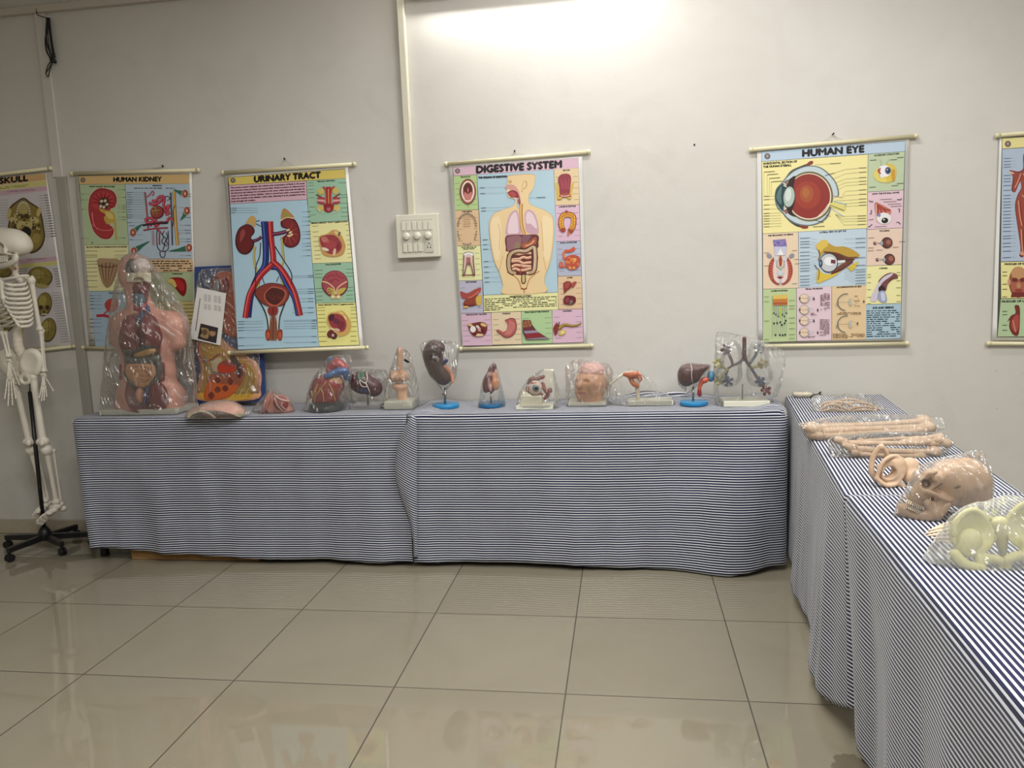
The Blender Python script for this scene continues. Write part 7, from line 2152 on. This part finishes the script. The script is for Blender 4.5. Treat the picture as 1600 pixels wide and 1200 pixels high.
# ---- splintered stick-like bones
C = Px(PT(1470, 843, TZ).y + .03, 1465, 834)
t = thing('bone_bundle', 'small bundle of pale pointed finger bones beside the yellowish bag', 'bones', C.p(1468, 842))
for i, (x0, y0, x1, y1, r_) in enumerate(((1444, 834, 1496, 824, 2.6), (1450, 829, 1498, 817, 2.2), (1447, 837, 1496, 832, 2.4), (1455, 841, 1498, 840, 2.6), (1462, 845, 1498, 847, 2.2), (1456, 826, 1498, 811, 2.0))):
    q = [PT(x0 + (x1 - x0) * u, y0 + (y1 - y0) * u, TZ + .004 + .002 * (i % 2)) for u in (0, .18, .4, .7, 1)]
    MB().tube(q, [.0012, r_ * .0011, r_ * .0016, r_ * .0013, r_ * .0018], 8).build('finger_bone', mat('pale_bone', (222, 200, 172), .5, .4, vary=.12, bscale=90), t, True)

# ---- yellowish pelvis in bag
Y = PT(1540, 905, TZ).y + .085
C = Px(Y, 1560, 850)
t = thing('yellow_pelvis_model', 'yellow-green pelvis in a cloudy bag on the nearest side table', 'pelvis model', C.p(1560, 905))
YM = mat('yellow_green_plastic', (224, 219, 152), .45, .4, vary=.04)
pelvis(C, 1565, 846, 62, -6, YM, t, .0035)
lob = MB()
solid('spine_base', U(5 * C.s, C.e(1512, 848, 22, 26, 20, a=20), C.t([(1492, 866, -20), (1508, 882, -26), (1534, 888, -24)], [9, 9, 8])), .0035, YM, t)
bag(t, verts_of(*t.children), film_mat('cloudy_film', 0.16, 0.46, 0.15, (0.84, 0.84, 0.80), 1.0, 8, fold=0.024), [C.p(1444, 872, -10), C.p(1570, 778, 10), C.p(1700, 850, 0), C.p(1540, 908, -40), C.p(1640, 912, -30), C.p(1660, 790, 10)], seed=33, amp=.006, grow=.004, freq=18, sub=6)
# ---------------------------------------------------------------- skeleton on its rolling stand
WB = mat('ivory_white_bone', (226, 219, 205), 0.45, 0.45, vary=0.07, bscale=60)
PB = mat('painted_bone', None, 0.45, 0.45, attr=True)
IV = (226, 219, 205)
Y = 3.70
C = Px(Y, 40, 600)
k = C.s
HX, HY = -3.235, 3.72
st = thing('skeleton_stand', 'black five-legged rolling stand with upright pole under the skeleton', 'stand', (HX, HY, 0))
p0, p1 = C.p(46.5, 612, 4), Vector((HX, HY, .10))
MB().tube([p1, p0], .0105, 14).build('pole', BLACK_METAL, st, True)
MB().tube([p0, C.p(46, 594, 4)], .004, 10).build('pin', STEEL, st, True)
MB().lathe((HX, HY, .055), [(.030, 0), (.034, .006), (.034, .04), (.028, .055), (.018, .075)], 24).build('hub', BLACK_PLASTIC, st, True)
for tx, ty in ((-3.290, 3.515), (-3.055, 3.625), (-3.485, 3.725), (-3.000, 3.80), (-3.20, 3.925)):
    d = Vector((tx - HX, ty - HY, 0)); L_ = d.length; d.normalize()
    n = Vector((-d.y, d.x, 0))
    a_, b_ = Vector((HX, HY, .072)) + d * .02, Vector((tx, ty, .064))
    lg = MB()
    sec = lambda c, w_, h_: [c - n * w_ - Vector((0, 0, h_)), c + n * w_ - Vector((0, 0, h_)), c + n * w_ + Vector((0, 0, h_)), c - n * w_ + Vector((0, 0, h_))]
    A, B_ = sec(a_, .013, .016), sec(b_, .012, .013)
    lg.add(A + B_, [(3, 2, 1, 0), (4, 5, 6, 7)] + [(i, (i + 1) % 4, (i + 1) % 4 + 4, i + 4) for i in range(4)])
    l = lg.build('leg', BLACK_METAL, st)
    c = Vector((tx, ty, 0)) - d * .006
    w_ = MB()
    for s in (-1, 1):
        ax = n * (.009 * s)
        ring = [c + ax + Vector((0, 0, .022)) + d * (.021 * math.cos(i * math.pi / 10)) + Vector((0, 0, .021 * math.sin(i * math.pi / 10))) for i in range(20)]
        w_.prism([q + n * .006 for q in ring], [q - n * .006 for q in ring])
    w_.box((c.x - .006, c.y - .006, .02), (c.x + .006, c.y + .006, .054), .002)
    w_.build('caster', BLACK_PLASTIC, l)

sk = thing('skeleton', 'full-size white plastic human skeleton hanging on the black rolling stand', 'skeleton', (HX + .03, HY, .75))
# skull in left profile
cr = U(6 * k, C.e(18, 379, 26, 19, 20), C.e(3, 376, 19, 17, 18), C.e(32, 385, 14, 11, 14))
fc = U(3 * k, C.c((-4, 388, -6), (-6, 404, -6), 10, 8), C.t([(-2, 394, -15), (10, 396, -19), (22, 397, -17)], [2.4, 1.8, 2.2], n=3), C.c((4, 378, -17), (8, 392, -18), 2.4, 2), C.e(-12, 384, 6, 5, 12), C.c((-16, 388, -2), (-18, 396, -2), 2.5, 3), C.e(24, 402, 4, 5, 5, d=-12))
skl = D(2 * k, U(3 * k, cr, fc), C.e(2, 385, 5.4, 5, 8, d=-17), C.e(-12, 386, 5, 5, 7, d=-12), C.e(-16, 396, 2.6, 4, 4, d=-4), C.e(14, 391, 5, 4, 5, d=-21))
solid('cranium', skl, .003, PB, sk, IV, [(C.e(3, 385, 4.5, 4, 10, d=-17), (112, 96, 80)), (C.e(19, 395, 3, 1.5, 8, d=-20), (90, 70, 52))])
solid('jaw', U(2 * k, C.t([(24, 397, -14), (24, 406, -15), (10, 414, -13), (-10, 416, -4), (-14, 415, 0)], [2.6, 3.6, 4, 4.4, 4.6], n=3), C.t([(24, 400, 12), (8, 413, 10), (-12, 416, 2)], [2.6, 3.6, 4.4], n=3)), .003, WB, sk)
for i in range(8):
    x = -10 + i * 3.0
    solid('tooth', U(.4 * k, C.b(x, 403.5 - i * .35, 1.2, 2.6, 1.6, d=-11 - 5 * math.sin(i / 8 * 1.5), rnd=.9), C.b(x - .3, 409 - i * .4, 1.15, 2.3, 1.6, d=-11 - 5 * math.sin(i / 8 * 1.5), rnd=.9)), .0018, WB, sk)
# spine with vertebrae
sp_ = [(24, 404, 2), (24, 418, 2), (25, 430, 4), (38, 446, 8), (44, 466, 11), (42, 486, 9), (33, 502, 4), (28, 520, -1), (29, 540, 0), (36, 558, 4)]
pth = crom(sp_, 8)
tot = len(pth)
vm = []
for i in range(0, tot - 1, 3):
    q = pth[i]; q2 = pth[min(i + 2, tot - 1)]
    r_ = 3.0 + 3.4 * (i / tot)
    vm.append(C.c(tuple(q), tuple(q + (q2 - q) * .55), r_ * 1.08, r_ * 1.08))
    vm.append(C.c((q[0] + r_ * .4, q[1], q[2] + r_), (q[0] + r_ * 1.25, q[1] + 2.5, q[2] + r_ * 1.3), 1.6, 1.2))
vm.append(C.t([tuple(q) for q in sp_], 3.2))
solid('spine', U(.4 * k, *vm), .0024, PB, sk, (224, 214, 198), [(C.c((24, 420, -2), (27, 428, -2), 2.6, 1.5), (170, 60, 60)), (C.c((34, 505, 0), (38, 548, 4), 2.0, 2.0), (206, 172, 110))])
solid('sternum', U(1.5 * k, C.c((2, 438, -19), (5, 466, -25), 3.4, 3.0), C.c((5, 466, -25), (6, 474, -24), 2, 1.4)), .003, WB, sk)
# ribs, both sides of the cage
for i in range(10):
    y0 = 436 + i * 7.2
    xs = 34 + 10 * math.sin(min(i, 7) / 7 * 1.6)
    fx = 7 + (max(0, i - 5) * 4.2)
    yb = y0 - 2
    near = [(xs + 4, yb, 8), (xs + 7, yb + 4, 0), (xs + 4 - i * .2, y0 + 8, -10), (xs - 12, y0 + 9.5, -19), (fx + 6, y0 + 8.5, -24), (fx, y0 + 7 - i * .6, -24)]
    q = C.path(near, 5)
    MB().tube(q, [.0056 + .0026 * math.sin(j / (len(q) - 1) * 3.1) for j in range(len(q))], 8, flat=.75).build('rib', WB, sk, True)
    far = [(xs + 2, yb, 12), (xs - 6, yb + 4, 22), (xs - 26, y0 + 8, 18), (xs - 46, y0 + 9, 2), (fx - 18, y0 + 8, -14), (fx - 4, y0 + 7 - i * .6, -22)]
    q = C.path(far, 5)
    MB().tube(q, [.0050 + .002 * math.sin(j / (len(q) - 1) * 3.1) for j in range(len(q))], 8, flat=.75).build('rib', WB, sk, True)
MB().tube(C.path([(2, 437, -20), (20, 434, -20), (34, 431, -14), (45, 431, -6)]), 1.7 * k, 9).build('collarbone', WB, sk, True)
MB().tube(C.path([(0, 437, -18), (-14, 437, -10), (-26, 434, 4)]), 1.7 * k, 9).build('collarbone', WB, sk, True)
solid('shoulder_blade', U(2 * k, C.e(45, 452, 6, 19, 3, d=8, a=-12), C.c((40, 440, 8), (50, 433, -2), 2, 2.4)), .0035, WB, sk)
solid('shoulder_blade', U(2 * k, C.e(-14, 456, 6, 19, 3, d=20, a=12), C.c((-14, 442, 18), (-26, 436, 8), 2, 2.4)), .0035, WB, sk)


def limb(name, a, b, r0, r1, ra, rb):
    return solid(name, U(2 * k, C.t([a, tuple((np.array(a) + np.array(b)) / 2), b], [r0, min(r0, r1) * .85, r1]), C.e(a[0], a[1], ra, ra, ra, d=a[2]), C.e(b[0] - rb * .4, b[1], rb * .85, rb * .8, rb, d=b[2]), C.e(b[0] + rb * .4, b[1], rb * .85, rb * .8, rb, d=b[2])), .003, WB, sk)


def hand(w, d, spread, lens):
    """Wrist bones, palm bones and fingers hanging from w along d."""
    w = np.array(w, float); d = np.array(d, float)
    f_ = [C.e(w[0] + j * 1.6 - 2.4, w[1] + 3 + (j % 2) * 2.5, 2.2, 2.2, 2.4, d=w[2] + (j % 2) * 1.5) for j in range(4)]
    solid('wrist', U(.8 * k, *f_), .0025, WB, sk)
    for j, (s, L_) in enumerate(zip(spread, lens)):
        dr = np.array([d[0] + s, d[1], d[2] + s * .7])
        dr = dr / np.linalg.norm(dr)
        a = w + np.array([s * 3.0, 6, s * 3])
        mb = MB()
        pos = a
        for seg, fr in enumerate((.42, .27, .18, .13)):
            e = pos + dr * L_ * fr
            mb.tube([C.p(*pos), C.p(*(pos + (e - pos) * .12)), C.p(*((pos + e) / 2)), C.p(*(pos + (e - pos) * .88)), C.p(*e)], [.0034, .0042, .0030, .0040, .0032], 7)
            pos = e + dr * .4
            dr = dr + np.array([-.02, 0, -.12]); dr /= np.linalg.norm(dr)
        mb.build('finger', WB, sk, True)


limb('upper_arm_bone', (49, 438, -3), (62, 514, 0), 3.6, 3.0, 5.4, 4.0)
limb('forearm_bone', (64, 520, 0), (68, 579, -6), 2.3, 1.9, 3.0, 2.8)
limb('forearm_bone', (66, 517, 3), (71, 579, -2), 2.0, 1.5, 3.0, 2.0)
hand((68, 582, -5), (0.0, 1, -.15), (-.16, -.06, .04, .16, .62), (36, 40, 38, 32, 26))
limb('upper_arm_bone', (-28, 440, 6), (0, 514, 0), 3.6, 3.0, 5.4, 4.0)
limb('forearm_bone', (3, 520, -6), (12, 556, -14), 2.3, 1.9, 3.0, 2.8)
limb('forearm_bone', (9, 520, -4), (16, 556, -10), 2.0, 1.6, 3.0, 2.0)
hand((14, 560, -13), (0.05, 1, -.1), (-.14, -.05, .05, .15, .4), (60, 70, 68, 58, 38))
# pelvis
for s, (x, y, d_) in ((1, (49, 568, -4)), (-1, (16, 568, 4))):
    w_ = D(1.5 * k, C.e(x, y, 18, 22, 8, d=d_, a=26 * s), C.e(x - 5 * s, y - 4, 15, 17, 5, d=d_ - 9, a=26 * s))
    ring = [(x - 9 * s + 7 * math.cos(a), 592 + 7 * math.sin(a), d_ - 4) for a in [i * math.pi / 4 for i in range(9)]]
    solid('hip_bone', U(2.5 * k, w_, C.t(ring, 2.6, n=2), C.c((x - 2 * s, 578, d_), (x - 5 * s, 588, d_ - 2), 5, 4)), .0032, WB, sk)
solid('sacrum', C.c((35, 558, 6), (36, 582, 14), 8, 3.5), .0035, WB, sk)
# legs
limb('thigh_bone', (52, 588, -4), (67, 690, -4), 5.0, 5.2, 6.4, 7.2)
limb('thigh_bone', (22, 590, 4), (46, 690, 4), 5.0, 5.2, 6.4, 7.2)
solid('kneecap', C.e(65, 692, 4.4, 5, 2.6, d=-13), .003, WB, sk)
solid('kneecap', C.e(44, 692, 4.4, 5, 2.6, d=-5), .003, WB, sk)
limb('shin_bone', (73, 703, -2), (88, 784, 2), 4.6, 3.6, 8.0, 5.0)
limb('calf_bone', (84, 704, 3), (96, 787, 6), 2.0, 1.9, 3.0, 3.4)
limb('shin_bone', (49, 703, 8), (70, 782, 12), 4.6, 3.6, 8.0, 5.0)
limb('calf_bone', (57, 705, 12), (77, 785, 16), 2.0, 1.9, 3.0, 3.4)


def foot(ank, toe):
    a, t_ = np.array(ank, float), np.array(toe, float)
    solid('ankle', U(1.6 * k, C.e(a[0] - 1, a[1] + 3, 7, 5, 6, d=a[2]), C.e(a[0] + 8, a[1] + 6, 6.5, 5, 5, d=a[2] + 6), C.e(a[0] - 6, a[1] + 9, 6, 4.4, 6.5, d=a[2] - 4), C.e(a[0] - 11, a[1] + 13, 4.4, 3.6, 6, d=a[2] - 7)), .003, WB, sk)
    ax = (t_ - a) / np.linalg.norm(t_ - a)
    for j in range(5):
        o = np.array([(j - 2) * 1.5, (j - 2) * 1.9, (j - 2) * 2.6])
        e_ = t_ + o - ax * abs(j - 1) * 1.8
        m0, m1 = a + np.array([-10, 12, -6]) + o * .7, a * .30 + e_ * .70 + o * .25 + np.array([0, -.5, 0])
        MB().tube([C.p(*q) for q in (m0, m0 * .85 + m1 * .15, m0 * .5 + m1 * .5, m0 * .12 + m1 * .88, m1)], [.006, .0064, .0042, .0060, .0058], 9).build('foot_bone', WB, sk, True)
        m2 = m1 + (e_ - m1) * .55
        tb = MB().tube([C.p(*q) for q in (m1 + (e_ - m1) * .06, m1 * .5 + m2 * .5, m2)], [.0058, .004, .0052], 9)
        tb.tube([C.p(*q) for q in (m2 + (e_ - m2) * .08, m2 * .5 + e_ * .5, e_)], [.005, .0042, .003], 9)
        tb.build('toe', WB, sk, True)


foot((90, 788, 2), (58, 821, -14))
foot((71, 786, 12), (52, 812, 0))
MB().tube(C.path([(48, 812, 6), (38, 812, 4), (31, 817, 2), (28, 824, 0)]), .0012, 6).build('hanging_wire', mat('steel_wire', (190, 186, 176), .3, .5, metal=.8), sk, True)
